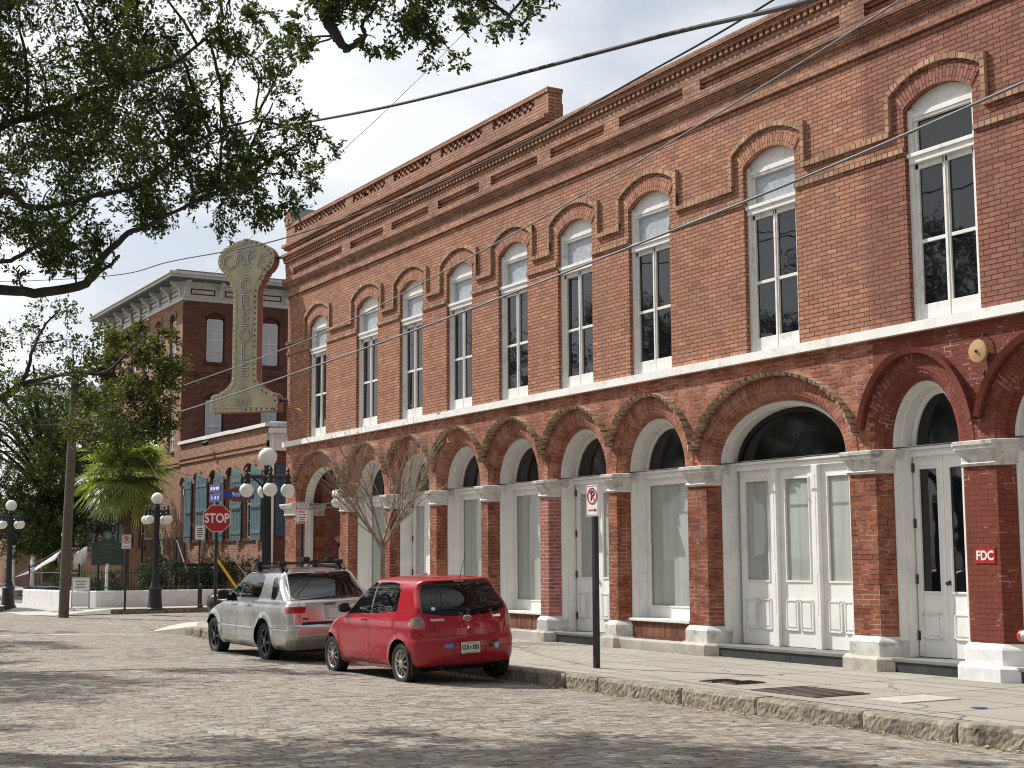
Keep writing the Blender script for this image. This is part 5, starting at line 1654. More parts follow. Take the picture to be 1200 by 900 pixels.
t = thing('small_sign', 'small white notice on a thin black post left of the stop sign', 'sign', (-47.0, 15.42, FW), R(75))
g = MB(); post(g, 2.75, .03); g.build('post', MT['black'], t)
plate_mesh(rrect(.30, .46), -.04, -.036, 2.5).build('plate', MT['signw'], t)
g = MB()
for k, ww in enumerate((.16, .2, .18, .2, .12)): g.box(-ww / 2, ww / 2, -.043, -.041, 2.62 - k * .065, 2.645 - k * .065)
g.build('print', MT['signk'], t)
t = thing('bollard', 'short black bollard at the far kerb behind the silver pickup', 'bollard', (-48.4, 15.95, FW))
g = MB(); g.lathe([(.09, 0), (.09, .06), (.05, .1), (.045, .68), (.065, .71), (.05, .76), (.001, .82)], (0, 0, 0), 12); g.build('shaft', MT['black'], t, smooth=True)

t = thing('historical_marker', 'dark green historical marker on a white post behind the fence', 'marker', (-51.6, 13.6, .55), R(80))
mk = [(-.55, -.45), (.55, -.45), (.55, .33), (.32, .36), (.22, .46), (.17, .5)] + [(.17 * math.cos(R(20 + 14 * k)), .58 + .17 * math.sin(R(20 + 14 * k))) for k in range(11)] + [(-.17, .5), (-.22, .46), (-.32, .36), (-.55, .33)]
g = MB(); g.lathe([(.06, 0), (.06, 1.1)], (0, 0, 0), 12); g.build('post', MT['white'], t, smooth=True)
plate_mesh(mk, -.035, .035, 1.5).build('plaque', mat('marker_green', (.022, .05, .038), .5, var=.2), t)
g = MB(); g.lathe([(.10, -.045), (.10, -.03)], (0, 0, 2.09), 20, 'y'); g.lathe([(.125, -.04), (.125, -.03)], (0, 0, 2.09), 20, 'y'); g.build('seal', mat('marker_seal', (.16, .19, .17), .5), t)
g = MB()
for k in range(7): g.box(-.44, .44 - .1 * (k % 3), -.038, -.034, 1.70 - k * .085, 1.715 - k * .085)
g.box(-.25, .25, -.038, -.034, 1.76, 1.79); g.build('raised_text', mat('marker_text', (.07, .11, .085), .5), t)

t = thing('sandwich_board', 'white folding sandwich board against the whitewashed garden wall', 'sign board', (-50.15, 12.35, FW), R(72))
for s_ in (-1, 1):
    g = MB()
    for x in (-.28, .28): g.tube([(x, s_ * .22, 0), (x, s_ * .03, 1.05)], .018, 6)
    for z in (.1, .55, 1.03): g.tube([(-.28, s_ * (.22 - .18 * z), z), (.28, s_ * (.22 - .18 * z), z)], .015, 6)
    g.build('frame', MT['steel'], t)
    g = MB(); q = lambda z: s_ * (.235 - .18 * z)
    g.face([(-.26, q(.60), .60), (.26, q(.60), .60), (.26, q(1.0), 1.0), (-.26, q(1.0), 1.0)]); g.face([(-.26, q(.12), .12), (.26, q(.12), .12), (.26, q(.5), .5), (-.26, q(.5), .5)])
    g.build('panel', MT['signw'], t)
g = MB()
for z, w in ((.9, .36), (.8, .3), (.7, .34)): g.box(-w / 2, w / 2, -.238 + .18 * z - .012, -.238 + .18 * z - .008, z - .02, z + .02)
g.build('print', mat('grey_print', (.3, .3, .3), .6), t)

t = thing('cable_guard', 'yellow guy wire guard leaning behind the stop sign', 'cable guard', (-49.5, 17.6, .6))
g = MB(); g.tube([(0, .15, 0), (-.1, -.75, 1.28)], .045, 8); g.build('sleeve', mat('guard_yellow', (.70, .46, .02), .5), t, smooth=True)
g = MB(); g.tube([(0, .15, 0), (-.6, -5.2, 7.4)], .008, 5); g.build('guy_wire', MT['steel'], t)
t = thing('cable_guard', 'grey guy wire guard leaning right of the yellow one', 'cable guard', (-49.4, 18.4, .6))
g = MB(); g.tube([(0, 0, 0), (-.1, -1.0, 1.3)], .02, 8); g.build('sleeve', MT['steel'], t, smooth=True)

# utility pole with its fixtures
t = thing('utility_pole', 'leaning brown wooden utility pole at the far corner', 'utility pole', (-46.74, 11.0, 0))
g = MB(); g.tube([(0, 0, -.1), (.01, .02, 2), (.02, .09, 5.5), (.02, .12, 6.8), (.02, .13, 7.75)], [.165, .16, .14, .13, .125], 14); g.build('pole', MT['wood'], t, smooth=True)
for z in (5.55, 5.75, 6.05, 7.2):
    g = MB(); g.lathe([(.15, 0), (.15, .05)], (.02, .09, z), 14)
    if z != 7.2: g.tube([(0, .1, z + .03), (.25, .2, z + .05)], .02, 6)
    g.build('band', MT['rust'], t)
g = MB(); g.obox((.08, -.58, 7.12), (.1, .75, .11), R(12), R(-4)); g.tube([(.02, .1, 7.05), (.05, -.25, 7.12)], .03, 6); g.build('street_light', MT['signw'], t, bevel=.02)
g = MB(); g.obox((.1, .95, 5.66), (.16, .75, .20), R(-6), R(-6)); g.tube([(.02, .12, 5.72), (.06, .6, 5.7)], .025, 6); g.build('splice_box', MT['black'], t, bevel=.03)
g = MB(); g.box(-.16, .0, -.1, .08, 2.55, 2.63); g.build('tag_plate', MT['signw'], t)

def wire(name, pts, r_, m_, label, n=6):
    g = MB(); sp = cspline(pts, 12); g.tube([tuple(p) for p in sp], r_, n)
    o = g.build(name, m_, smooth=True); tag(o, label, 'cable', 'overhead cables')
MT['wire'] = mat('cable_sheath', (.02, .022, .026), .8, var=.2)
MT['wirel'] = mat('weathered_cable', (.16, .16, .165), .7, .0, var=.3, vscale=60)
wire('overhead_cable', [(-34, 9.0, 11.2), (-28.0, 8.0, 9.72), (-20.5, 7.5, 8.25), (-14.5, 7.0, 6.94), (-8.5, 6.2, 5.65), (-5.6, 5.5, 4.9), (-2, 5, 4.4)], .017, MT['wire'], 'thickest black cable, crossing the open sky above the parapet')
wire('overhead_cable', [(-75, 11.3, 15.5), (-58, 11.2, 12.6), (-42.2, 11.05, 10.1), (-36.3, 11.0, 9.45), (-29.9, 11, 8.66), (-25.5, 11, 8.3), (-22.2, 11, 8.11), (-18.8, 11, 8.06), (-15.6, 11, 8.18), (-12.97, 11, 8.3), (-9, 11, 8.7), (0, 11, 9.8)], .014, MT['wire'], 'dark cable running along the building cornice in front of the sign top')
wire('overhead_cable', [(-46.7, 11.1, 6.08), (-41, 11, 6.05), (-35.4, 11, 6.08), (-29.8, 11, 6.12), (-25.3, 11, 6.23), (-19.9, 11, 6.62), (-16.67, 11, 6.91), (-12.8, 11, 7.35), (-10.66, 11, 7.63), (-5, 11, 8.5), (0, 11, 9.3)], .011, MT['wirel'], 'thin grey cable crossing the arched tops of the upper windows')
wire('overhead_cable', [(-46.7, 11.1, 5.72), (-41, 11, 5.5), (-35.3, 11, 5.45), (-29.3, 11, 5.53), (-23.2, 11, 5.66), (-18.8, 11, 5.8), (-12.85, 11, 6.04), (-9.1, 11, 6.28), (-4, 11, 6.7), (2, 11, 7.2)], .016, MT['wirel'], 'grey twisted cable crossing the middles of the upper windows')
wire('overhead_cable', [(-60, 2, 7.4), (-52, 7, 6.3), (-46.75, 11.05, 6.06)], .013, MT['wire'], 'black cable running left from the wooden utility pole')
wire('overhead_cable', [(-50, 19.4, 4.0), (-47.5, 12.5, 5.2), (-46.75, 11.1, 5.6)], .008, MT['wire'], 'thin cable dropping from the utility pole to the annexe')
wire('overhead_cable', [(-46, 11, 6.6), (-27.5, 11, 9.33), (-22.9, 11, 9.98), (-19.3, 11, 10.6), (-12, 11, 12)], .005, MT['wirel'], 'thinnest wire rising across the sky above the corner parapet')

# banner, flag and distant bits by the hotel
t = thing('awning', 'white sagging cloth awning under the big oak at left', 'awning', (-60, 13, 1.6))
g = MB(); A0, A1 = Vector((-4.4, 0, -.55)), Vector((3.3, .2, .62))
for k in range(10):
    u0, u1 = k / 10, (k + 1) / 10
    def P(u, v): 
        p = A0.lerp(A1, u); p = p + Vector((.1 * v, -v * .25, -.05 - (.06 + .34 * u) * v - .06 * math.sin(math.pi * u) + .03 * v * math.sin(9 * u)))
        return p
    for q in range(3): g.face([P(u0, q / 3), P(u1, q / 3), P(u1, (q + 1) / 3), P(u0, (q + 1) / 3)])
o = g.build('cloth', mat('white_canvas', (.72, .72, .73), .8, var=.05), t, smooth=True)
so = o.modifiers.new('solid', 'SOLIDIFY'); so.thickness = .01
g = MB(); g.tube([tuple(A0), tuple(A1)], .03, 6); g.tube([tuple(A1), (3.3, .2, -1.3)], .03, 6); g.build('pole', MT['black'], t)
t = thing('flag', 'white hanging flag beside the far oak trunk', 'flag', (-53.2, 13.05, 1.75), R(70))
t.scale = (.68, .68, .68)
g = MB()
for k in range(6):
    u0, u1 = -.32 + k * .11, -.32 + (k + 1) * .11
    q0, q1 = .42 + (u0 + .32) * .55, .42 + (u1 + .32) * .55
    g.face([(u0, .06 * math.sin(k * 1.7), q0 - .95 + .35 * abs(u0 + .1)), (u1, .06 * math.sin((k + 1) * 1.7), q1 - .95 + .35 * abs(u1 + .1)), (u1, .03 * math.sin(k + 1), q1), (u0, .03 * math.sin(k), q0)])
o = g.build('cloth', mat('flag_cloth', (.70, .68, .68), .8, var=.08), t, smooth=True)
so = o.modifiers.new('solid', 'SOLIDIFY'); so.thickness = .008
g = MB(); g.tube([(-.5, 0, .33), (.45, 0, .86)], .02, 6); g.build('staff', MT['black'], t)
t = thing('entrance_steps', 'dark stone steps behind the left street lamp', 'steps', (-63, 13.4, FW))
g = MB()
for k in range(4): g.box(-2.5 + k * .4, 2.5, -.6 + k * .35, 3, k * .17, (k + 1) * .17)
g.build('treads', MT['blackst'], t)
t = thing('scaffold_frame', 'rusty pipe scaffold before the hotel porch behind the left street lamp', 'scaffold', (-72, 16.5, FW))
g = MB()
for x in (-3, 0, 3):
    for y in (0, 1.2): g.tube([(x, y, 0), (x, y, 4.6)], .03, 6)
for z in (2.2, 4.5):
    for y in (0, 1.2): g.tube([(-3, y, z), (3, y, z)], .025, 6)
g.tube([(-3, 0, .1), (0, 0, 2.2)], .02, 6); g.tube([(0, 0, 2.2), (3, 0, 4.5)], .02, 6); g.build('pipes', MT['steel'], t)
g = MB(); g.box(-3.1, 3.1, -.05, 1.25, 2.22, 2.27); g.box(-3.1, 3.1, -.06, -.02, 2.3, 3.5); g.build('boards', mat('weathered_boards', (.13, .085, .055), .9, var=.3), t)
# ------------------------------------------------------------------ trees and plants
OAK_DENSE=[(-16.78,3.32,7.63,0.58),(-16.94,4.05,7.49,0.60),(-15.25,4.29,6.84,0.55),(-16.48,3.57,6.68,0.58),(-17.37,4.48,6.94,0.62),(-16.97,5.19,7.69,0.52),(-14.58,4.38,6.11,0.44),(-14.57,4.93,6.56,0.41),(-15.17,2.90,7.51,0.44),(-16.03,3.90,7.90,0.47),(-14.34,4.19,7.29,0.35),(-15.24,5.36,6.22,0.43),(-16.02,5.23,6.09,0.40),(-14.64,5.26,5.59,0.32),(-16.31,4.92,6.01,0.40),(-16.29,4.42,5.89,0.34)]
OAK_SPARSE=[(-14.10,4.57,7.19,0.30),(-15.51,5.54,7.52,0.34),(-14.45,5.46,6.70,0.32),(-14.87,5.73,6.37,0.33),(-14.33,5.81,6.34,0.23),(-15.61,6.23,6.22,0.25),(-14.99,5.68,5.81,0.24),(-15.31,3.34,5.69,0.40),(-16.38,3.96,5.61,0.39),(-17.50,3.54,5.69,0.41),(-15.69,3.63,5.05,0.30),(-15.64,3.18,4.86,0.24),(-15.72,4.09,5.20,0.24),(-16.16,6.83,6.91,0.15),(-18.26,3.47,6.26,0.42),(-15.60,6.10,7.75,0.20),(-16.68,5.73,8.46,0.26),(-16.29,6.03,8.44,0.21),(-16.53,2.65,7.04,0.56),(-15.54,2.53,5.64,0.53),(-17.47,2.79,5.10,0.40),(-16.67,3.55,8.66,0.58),(-15.54,4.24,8.39,0.56),(-14.64,4.92,8.20,0.45)]
TOP=[(-12.02,4.94,6.79,0.22),(-11.90,5.32,6.87,0.23),(-11.45,5.54,6.71,0.27),(-11.28,5.89,6.72,0.23),(-11.33,6.27,6.85,0.19),(-11.65,6.83,7.00,0.18),(-12.33,4.90,6.64,0.14),(-11.58,5.35,6.48,0.15),(-11.30,5.81,6.37,0.14),(-11.40,6.13,6.36,0.08),(-10.82,6.44,6.51,0.09),(-11.82,4.70,6.32,0.08),(-12.04,5.20,7.22,0.31),(-11.18,5.49,7.05,0.34),(-11.36,6.29,7.28,0.31),(-10.85,6.82,7.29,0.31)]
LOW=[(-26.29,5.38,5.80,0.49),(-26.07,5.91,6.08,0.40),(-25.72,6.29,5.63,0.43),(-26.32,5.26,5.03,0.55),(-25.37,5.64,4.95,0.48),(-25.59,6.42,4.87,0.43),(-25.67,4.98,4.28,0.44)]
MID=[(-28.68,7.69,5.61,0.45),(-27.93,8.00,5.37,0.54),(-28.00,8.35,5.74,0.37),(-27.56,7.58,4.65,0.60),(-27.67,8.11,4.51,0.44),(-29.68,7.56,4.57,0.53),(-27.51,8.33,6.05,0.20),(-29.10,7.45,6.16,0.38),(-28.63,8.09,6.23,0.28),(-28.50,8.60,5.21,0.28)]
LIMB1=[(-16.37,1.71,4.17,0.106),(-15.93,2.47,4.51,0.079),(-15.87,2.97,4.65,0.058),(-15.85,3.40,4.66,0.054),(-15.82,3.85,4.80,0.050),(-15.83,4.03,5.10,0.042),(-15.89,4.32,5.41,0.033),(-15.86,4.58,5.55,0.024),(-15.61,5.00,5.81,0.019),(-15.56,5.48,6.06,0.014)]
LIMB1b=[(-15.82,3.85,4.80,0.028),(-15.66,4.12,5.05,0.018),(-15.53,4.13,5.08,0.014)]
LIMB2=[(-16.37,1.71,4.17,0.097),(-16.47,2.52,5.28,0.064),(-16.73,3.09,5.93,0.047),(-16.55,3.38,5.75,0.038),(-16.38,3.67,5.77,0.033),(-16.19,4.00,5.87,0.028),(-16.10,4.56,6.07,0.024),(-15.91,5.08,6.60,0.019),(-15.66,5.71,6.88,0.010)]
LIMB3=[(-16.37,1.71,4.17,0.097),(-17.07,2.50,6.18,0.061),(-16.74,3.06,6.67,0.047),(-16.66,3.60,6.93,0.038),(-16.51,4.24,7.30,0.034),(-16.26,4.87,7.58,0.024),(-15.99,5.34,8.05,0.015),(-15.93,5.45,8.36,0.010)]
LIMB4=[(-16.47,2.52,5.28,0.036),(-16.19,3.01,5.03,0.027),(-16.05,3.25,5.13,0.023),(-15.97,3.59,5.39,0.018),(-15.99,3.95,5.82,0.014)]
TOPL=[(-12.70,4.42,8.41,0.085),(-12.26,4.78,7.47,0.069),(-12.13,5.01,6.97,0.057),(-12.08,5.10,6.74,0.054),(-12.00,5.23,6.50,0.038),(-11.97,5.28,6.52,0.031),(-11.91,5.39,6.62,0.027),(-11.92,5.36,6.73,0.019),(-11.87,5.46,6.86,0.015),(-11.84,5.51,7.05,0.011)]
TOPL2=[(-12.26,4.78,7.47,0.046),(-11.94,5.33,7.30,0.031),(-11.70,5.75,6.96,0.019),(-11.66,5.82,6.71,0.011),(-11.58,5.95,6.51,0.008)]
TOPL3=[(-11.94,5.33,7.30,0.027),(-11.54,6.02,7.21,0.019),(-11.30,6.43,6.92,0.011),(-11.18,6.64,6.71,0.006)]
LOWL=[(-27.13,1.13,3.17,0.155),(-26.41,3.36,4.05,0.101),(-26.36,4.43,4.36,0.074),(-26.07,4.94,4.57,0.059),(-26.40,5.36,4.89,0.053),(-26.65,5.92,5.07,0.038),(-27.43,6.56,5.28,0.040),(-27.65,7.18,5.36,0.032),(-27.87,7.80,5.99,0.025),(-28.24,8.15,6.18,0.017)]
LOWL2=[(-26.07,4.94,4.57,0.044),(-25.85,5.31,4.98,0.037),(-25.80,5.40,5.43,0.029),(-26.02,5.61,5.85,0.022),(-26.08,5.91,6.24,0.015)]
MIDL=[(-27.65,7.18,5.36,0.028),(-27.99,7.60,5.19,0.025),(-28.15,7.91,4.71,0.021),(-28.32,8.22,4.24,0.013)]

class Leaves:
    def __init__(s, seed): s.r = np.random.RandomState(seed); s.V = []; s.T = []; s.tw = []
    def sprig(s, base, d, L, n, size, wid=.36, tint=0.5, tvar=.35, droop=.2):
        r = s.r
        d = d / (np.linalg.norm(d) + 1e-9)
        tip = base + d * L + np.array([0, 0, -droop * L])
        s.tw.append((base, base * .5 + tip * .5 + np.array([0, 0, droop * L * .3]), tip))
        t = r.uniform(.1, 1.08, n)[:, None]
        c = base + (tip - base) * t + r.normal(0, .25 * size, (n, 3))
        a = d + r.normal(0, .75, (n, 3)); a /= np.linalg.norm(a, axis=1)[:, None]
        b = np.cross(a, r.normal(0, 1, (n, 3)) + np.array([0, 0, .6])); b /= np.linalg.norm(b, axis=1)[:, None]
        sz = size * r.uniform(.65, 1.2, n)[:, None]
        q = np.stack([c, c + a * sz * .5 + b * sz * wid * .5, c + a * sz, c + a * sz * .5 - b * sz * wid * .5], 1)
        s.V.append(q); s.T.append(np.clip(tint + r.normal(0, tvar, n), 0, .95) + (r.uniform(0, 1, n) > .992) * .05)
    def blob(s, c, rad, nl, size, per=11, sq=.8, tint=.5, L=None, wid=.36):
        r = s.r
        c = np.array(c, float); k = max(1, int(nl / per))
        ns = max(4, int(k / 22)); sub_ = []
        for _ in range(ns):     # leaves gather in tufts at the ends of the twigs
            v = r.normal(0, 1, 3); v /= np.linalg.norm(v); sub_.append(v * rad * r.uniform(.05, 1.0) ** .45)
        for _ in range(k):
            u_ = sub_[r.randint(ns)] + r.normal(0, .17 * rad, 3)
            rr = np.linalg.norm(u_) + 1e-9; v = u_ / rr
            p = c + u_ * np.array([1, 1, sq])
            d = v * .8 + r.normal(0, .6, 3)
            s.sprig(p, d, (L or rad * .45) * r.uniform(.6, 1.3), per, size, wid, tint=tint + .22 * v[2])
    def build(s, name, m_, parent, off=(0, 0, 0)):
        V = np.concatenate(s.V).reshape(-1, 3) - np.array(off)
        n = len(V) // 4
        me = bpy.data.meshes.new(name)
        me.vertices.add(n * 4); me.vertices.foreach_set('co', V.ravel())
        me.loops.add(n * 4); me.loops.foreach_set('vertex_index', np.arange(n * 4))
        me.polygons.add(n); me.polygons.foreach_set('loop_start', np.arange(0, n * 4, 4)); me.polygons.foreach_set('loop_total', np.full(n, 4))
        me.update(calc_edges=True)
        at = me.attributes.new('tint', 'FLOAT', 'FACE'); at.data.foreach_set('value', np.concatenate(s.T).astype(np.float32))
        return link(me, name, m_, parent)
    def twigs(s, g, r_=.004, off=(0, 0, 0), every=1, root=None):
        o = np.array(off)
        for a, b, c in s.tw[::every]:
            g.tube([tuple(a - o), tuple(b - o), tuple(c - o)], [r_ * 1.3, r_, r_ * .5], 3, cap=False)

def limb(g, pts, off, n=5, seg=4, jit=0.0, rng=None):
    sp = cspline(pts, seg)
    if jit and rng:
        for i in range(1, len(sp) - 1): sp[i][:3] += np.array([rng.uniform(-jit, jit) for _ in range(3)])
    g.tube([(p[0] - off[0], p[1] - off[1], p[2] - off[2]) for p in sp], [max(.002, p[3]) for p in sp], n)

def near_branches(g, lv, limbs, off, rng):
    """small boughs from the limbs out to each leaf clump"""
    pts = [np.array(p[:3]) for L in limbs for p in cspline(L, 4)]
    for c in lv:
        c = np.array(c)
        p = min(pts, key=lambda q: np.linalg.norm(q - c) + (0.3 if q[2] > c[2] else 0))
        mid = (p + c) / 2 + np.array([rng.uniform(-.12, .12), rng.uniform(-.12, .12), rng.uniform(.0, .18)])
        d = np.linalg.norm(c - p)
        r_ = min(.03, .008 + .010 * d)
        limb(g, [(*p, r_), (*mid, r_ * .7), (*c, r_ * .35)], off, 5, 4, .02, rng)

# -- the live oak whose boughs hang into the upper left
OA = (-17.0, .15, .17)
t = thing('live_oak', 'large live oak leaning over the street, its dark boughs filling the upper left', 'tree', OA, 0, 'live oaks along the street')
rng = random.Random(21)
g = MB()
limb(g, [(-17.0, .15, .0, .50), (-17.0, .2, .5, .36), (-16.95, .45, 1.8, .30), (-16.8, .9, 3.0, .27), (-16.37, 1.71, 4.17, .16)], OA, 12)
limb(g, [(-16.95, .45, 1.8, .26), (-17.6, -.1, 3.2, .2), (-18.6, -1.2, 5.0, .14), (-18.6, -1.5, 7.0, .08), (-19, -2, 8.4, .03)], OA, 10)
limb(g, [(-16.8, .9, 3.0, .22), (-17.3, .7, 4.6, .16), (-17.7, .6, 6.4, .11), (-17.9, .8, 8.2, .07), (-17.8, 1.2, 9.2, .03)], OA, 10)
g.build('trunk', MT['bark'], t, smooth=True)
g = MB()
limbs = [LIMB1, LIMB1b, LIMB2, LIMB3, LIMB4]
for L in limbs: limb(g, L, OA, 7, 5, .012, rng)
near_branches(g, [c[:3] for c in OAK_DENSE + OAK_SPARSE], limbs, OA, rng)
LV = Leaves(31)
for (x, y, z, r_) in OAK_DENSE: LV.blob((x, y, z), r_ * 1.1, int(3400 * (r_ / .55) ** 2), .060, per=14, tint=.46, wid=.46)
for (x, y, z, r_) in OAK_SPARSE: LV.blob((x, y, z), r_ * 1.15, int(1150 * (r_ / .35) ** 2), .057, per=12, tint=.52, wid=.48)
HI = [(-17.4, 1.0, 8.6, 1.2), (-18.8, -.8, 8.2, 1.3), (-16.4, 2.6, 9.0, 1.1), (-18.4, 1.0, 7.4, 1.1), (-19.3, -1.8, 7.4, 1.2), (-17.2, -.6, 9.4, 1.0), (-17.6, 2.2, 7.9, .9)]
for (x, y, z, r_) in HI: LV.blob((x, y, z), r_, 5200, .085, tint=.5)
LV.twigs(g, .0035, OA, 4)
g.build('branches', MT['bark'], t)
LV.build('crown', MT['oak'], t, OA)

# -- the nearer oak whose bough drops in at the top edge
OB = (-12.9, -.2, .17)
t = thing('live_oak', 'nearer live oak with a crooked bough dropping in at the top edge', 'tree', OB, 0, 'live oaks along the street')
g = MB()
limb(g, [(-12.9, -.2, 0, .42), (-12.9, -.1, .6, .3), (-12.9, .3, 3.0, .24), (-13.0, .5, 6.2, .18), (-12.95, 1.9, 8.9, .14), (-12.8, 3.5, 9.2, .11), (-12.70, 4.42, 8.41, .09)], OB, 12)
limb(g, [(-12.9, .6, 3.0, .2), (-12.2, .1, 5.4, .13), (-11.4, -.4, 8.0, .06)], OB, 8)
g.build('trunk', MT['bark'], t, smooth=True)
g = MB(); limbs = [TOPL, TOPL2, TOPL3]
for L in limbs: limb(g, L, OB, 8, 5, .01, rng)
near_branches(g, [c[:3] for c in TOP], limbs, OB, rng)
LV = Leaves(32)
for (x, y, z, r_) in TOP: LV.blob((x, y, z), r_ * 1.12, int(900 * (r_ / .25) ** 2), .056, per=8, tint=.6, wid=.48)
for (x, y, z, r_) in [(-11.6, .2, 8.4, 1.1), (-12.6, 2.2, 8.9, 1.0), (-12.3, 3.8, 9.3, .9), (-13.4, 1.0, 8.4, 1.0)]: LV.blob((x, y, z), r_, 3600, .085)
LV.twigs(g, .003, OB, 3); g.build('branches', MT['bark'], t)
LV.build('crown', MT['oak'], t, OB)

# -- the oak farther down the street, bough crossing in front of the hotel
OC = (-27.6, .2, .17)
t = thing('live_oak', 'live oak with a bough of olive leaves across the corner of the hotel', 'tree', OC, 0, 'live oaks along the street')
g = MB()
limb(g, [(-27.6, .2, 0, .45), (-27.55, .25, .6, .32), (-27.3, .7, 2.0, .26), (-27.13, 1.13, 3.17, .18)], OC, 12)
limb(g, [(-27.3, .7, 2.0, .22), (-27.9, .0, 4.2, .16), (-28.4, -.6, 6.6, .08), (-28.6, -.8, 8.2, .03)], OC, 8)
limb(g, [(-27.13, 1.13, 3.17, .14), (-27.4, 1.6, 5.0, .1), (-27.6, 2.2, 7.2, .05)], OC, 8)
g.build('trunk', MT['bark'], t, smooth=True)
g = MB(); limbs = [LOWL, LOWL2, MIDL]
for L in limbs: limb(g, L, OC, 7, 5, .012, rng)
near_branches(g, [c[:3] for c in LOW + MID], limbs, OC, rng)
LV = Leaves(33)
for (x, y, z, r_) in LOW: LV.blob((x, y, z), r_ * 1.1, int(820 * (r_ / .5) ** 2), .072, tint=.6, wid=.5)
for (x, y, z, r_) in [(-28.2, -.3, 7.6, 1.4), (-27.4, 1.6, 7.4, 1.3), (-29.2, -.8, 6.6, 1.2), (-27.0, .2, 8.6, 1.1), (-26.9, 1.9, 5.8, .9), (-28.6, 1.2, 5.6, 1.0)]: LV.blob((x, y, z), r_, 4200, .10)
LV.twigs(g, .004, OC, 4)
LV2 = Leaves(34)
for (x, y, z, r_) in MID: LV2.blob((x, y, z), r_ * 1.12, int(2600 * (r_ / .5) ** 2), .078, tint=.6, wid=.5)
LV2.twigs(g, .004, OC, 4)
g.build('branches', MT['bark'], t)
LV.build('crown', MT['oak'], t, OC); LV2.build('outer_crown', MT['oak2'], t, OC)

# -- oaks on the camera's side farther along: they shade the street and stand in the window reflections
proto = thing('live_oak', 'live oak beyond the left edge, shading the far end of the street', 'tree', (-36, -.2, .17), 0, 'live oaks along the street')
g = MB()
limb(g, [(0, 0, -.1, .4), (0, 0, .6, .3), (.1, .2, 2.4, .24), (.2, .6, 4.2, .16), (.3, 1.4, 6.4, .06)], (0, 0, 0), 10)
for a in range(6):
    an = a * 1.05 + .3
    limb(g, [(.1, .2, 2.2 + .2 * a, .16), (1.4 * math.cos(an), 1.4 * math.sin(an), 4.2, .1), (2.8 * math.cos(an), 2.8 * math.sin(an), 5.4 + .2 * a, .04)], (0, 0, 0), 7)
g.build('trunk', MT['bark'], proto, smooth=True)
LV = Leaves(35); rg = np.random.RandomState(8)
for k in range(30):
    an = rg.uniform(0, 6.28); rr = 3.3 * rg.uniform(.15, 1) ** .6
    LV.blob((rr * math.cos(an), rr * math.sin(an), rg.uniform(4.2, 8.2) - .12 * rr), rg.uniform(.7, 1.15), 1700, .12)
LV.build('crown', MT['oak'], proto)
proto.scale = (1.15,) * 3; dup(proto, (-45.5, -1.2, .17), 2.0, 'second live oak beyond the left edge past the side street').scale = (1.3,) * 3
dup(proto, (-30.5, -6.5, .17), 4.0, 'live oak behind the nearest street oaks, seen only in window reflections').scale = (1.45,) * 3
dup(proto, (-22.0, -7.5, .17), 1.0, 'broad live oak mirrored in the upper windows, standing outside the frame').scale = (1.4,) * 3

# -- dense oak in the hotel garden
OD = (-66.2, 15.0, .2)
t = thing('garden_oak', 'dark dense oak in the hotel garden behind the wooden utility pole', 'tree', OD)
g = MB()
limb(g, [(-66.2, 15.0, 0, .46), (-66.2, 15.0, .5, .36), (-66.3, 14.9, 2.2, .31), (-66.4, 14.7, 4.2, .24), (-66.5, 14.4, 7, .14), (-66.6, 14.0, 10.5, .04)], OD, 12)
rng = random.Random(7); LV = Leaves(36)
for k in range(62):
    an = rng.uniform(0, 6.28); rr = 5.4 * math.sqrt(rng.random()); z = rng.uniform(3.2, 9.8) - .05 * rr * rr
    c = (-66.8 + rr * math.cos(an), 13.2 + rr * math.sin(an) * .95, max(3.0, z))
    limb(g, [(-66.4, 14.6, min(c[2] - .3, 3 + .5 * (c[2] - 3)), .08), ((c[0] - 66.4) / 2, (c[1] + 14.6) / 2, c[2] - .2, .05), (*c, .02)], OD, 5)
    LV.blob(c, rng.uniform(.85, 1.35), 1500, .15, per=9, tint=.36, wid=.45)
g.build('trunk', MT['bark'], t, smooth=True)
LV.build('crown', MT['oak'], t, OD)
# loose far trees closing the street at the left edge
FT = [(-92, 9, 10.5), (-104, 14, 12), (-84, 3.5, 9.0)]
pf = None
for k, (x, y, h) in enumerate(FT):
    lab = ['far street tree closing the view left of the hotel', 'tallest far street tree behind the others at the left edge', 'lower far street tree at the left frame edge'][k]
    if pf is None:
        pf = thing('far_tree', lab, 'tree', (x, y, .1), 0, 'far street trees')
        g = MB(); limb(g, [(0, 0, -.1, .3), (.1, 0, 3, .22), (.2, .1, 6, .1), (.2, .1, 9, .03)], (0, 0, 0), 8)
        for a in range(7): limb(g, [(.1, 0, 2.5 + .5 * a, .1), (1.5 * math.cos(a * 2.4), 1.5 * math.sin(a * 2.4), 4.5 + .5 * a, .05), (2.6 * math.cos(a * 2.4), 2.6 * math.sin(a * 2.4), 5.4 + .5 * a, .02)], (0, 0, 0), 5)
        g.build('trunk', MT['bark'], pf, smooth=True)
        LV = Leaves(40); rg = np.random.RandomState(4)
        for q in range(34):
            an = rg.uniform(0, 6.28); rr = 3.6 * rg.uniform(.1, 1) ** .6
            LV.blob((rr * math.cos(an), rr * math.sin(an), rg.uniform(2.2, 9.6)), rg.uniform(.8, 1.35), 1000, .22, per=8, wid=.5)
        LV.build('crown', MT['oak'], pf)
    else:
        o = dup(pf, (x, y, .1), k * 1.9, lab); s_ = h / 10.0; o.scale = (s_, s_, s_)

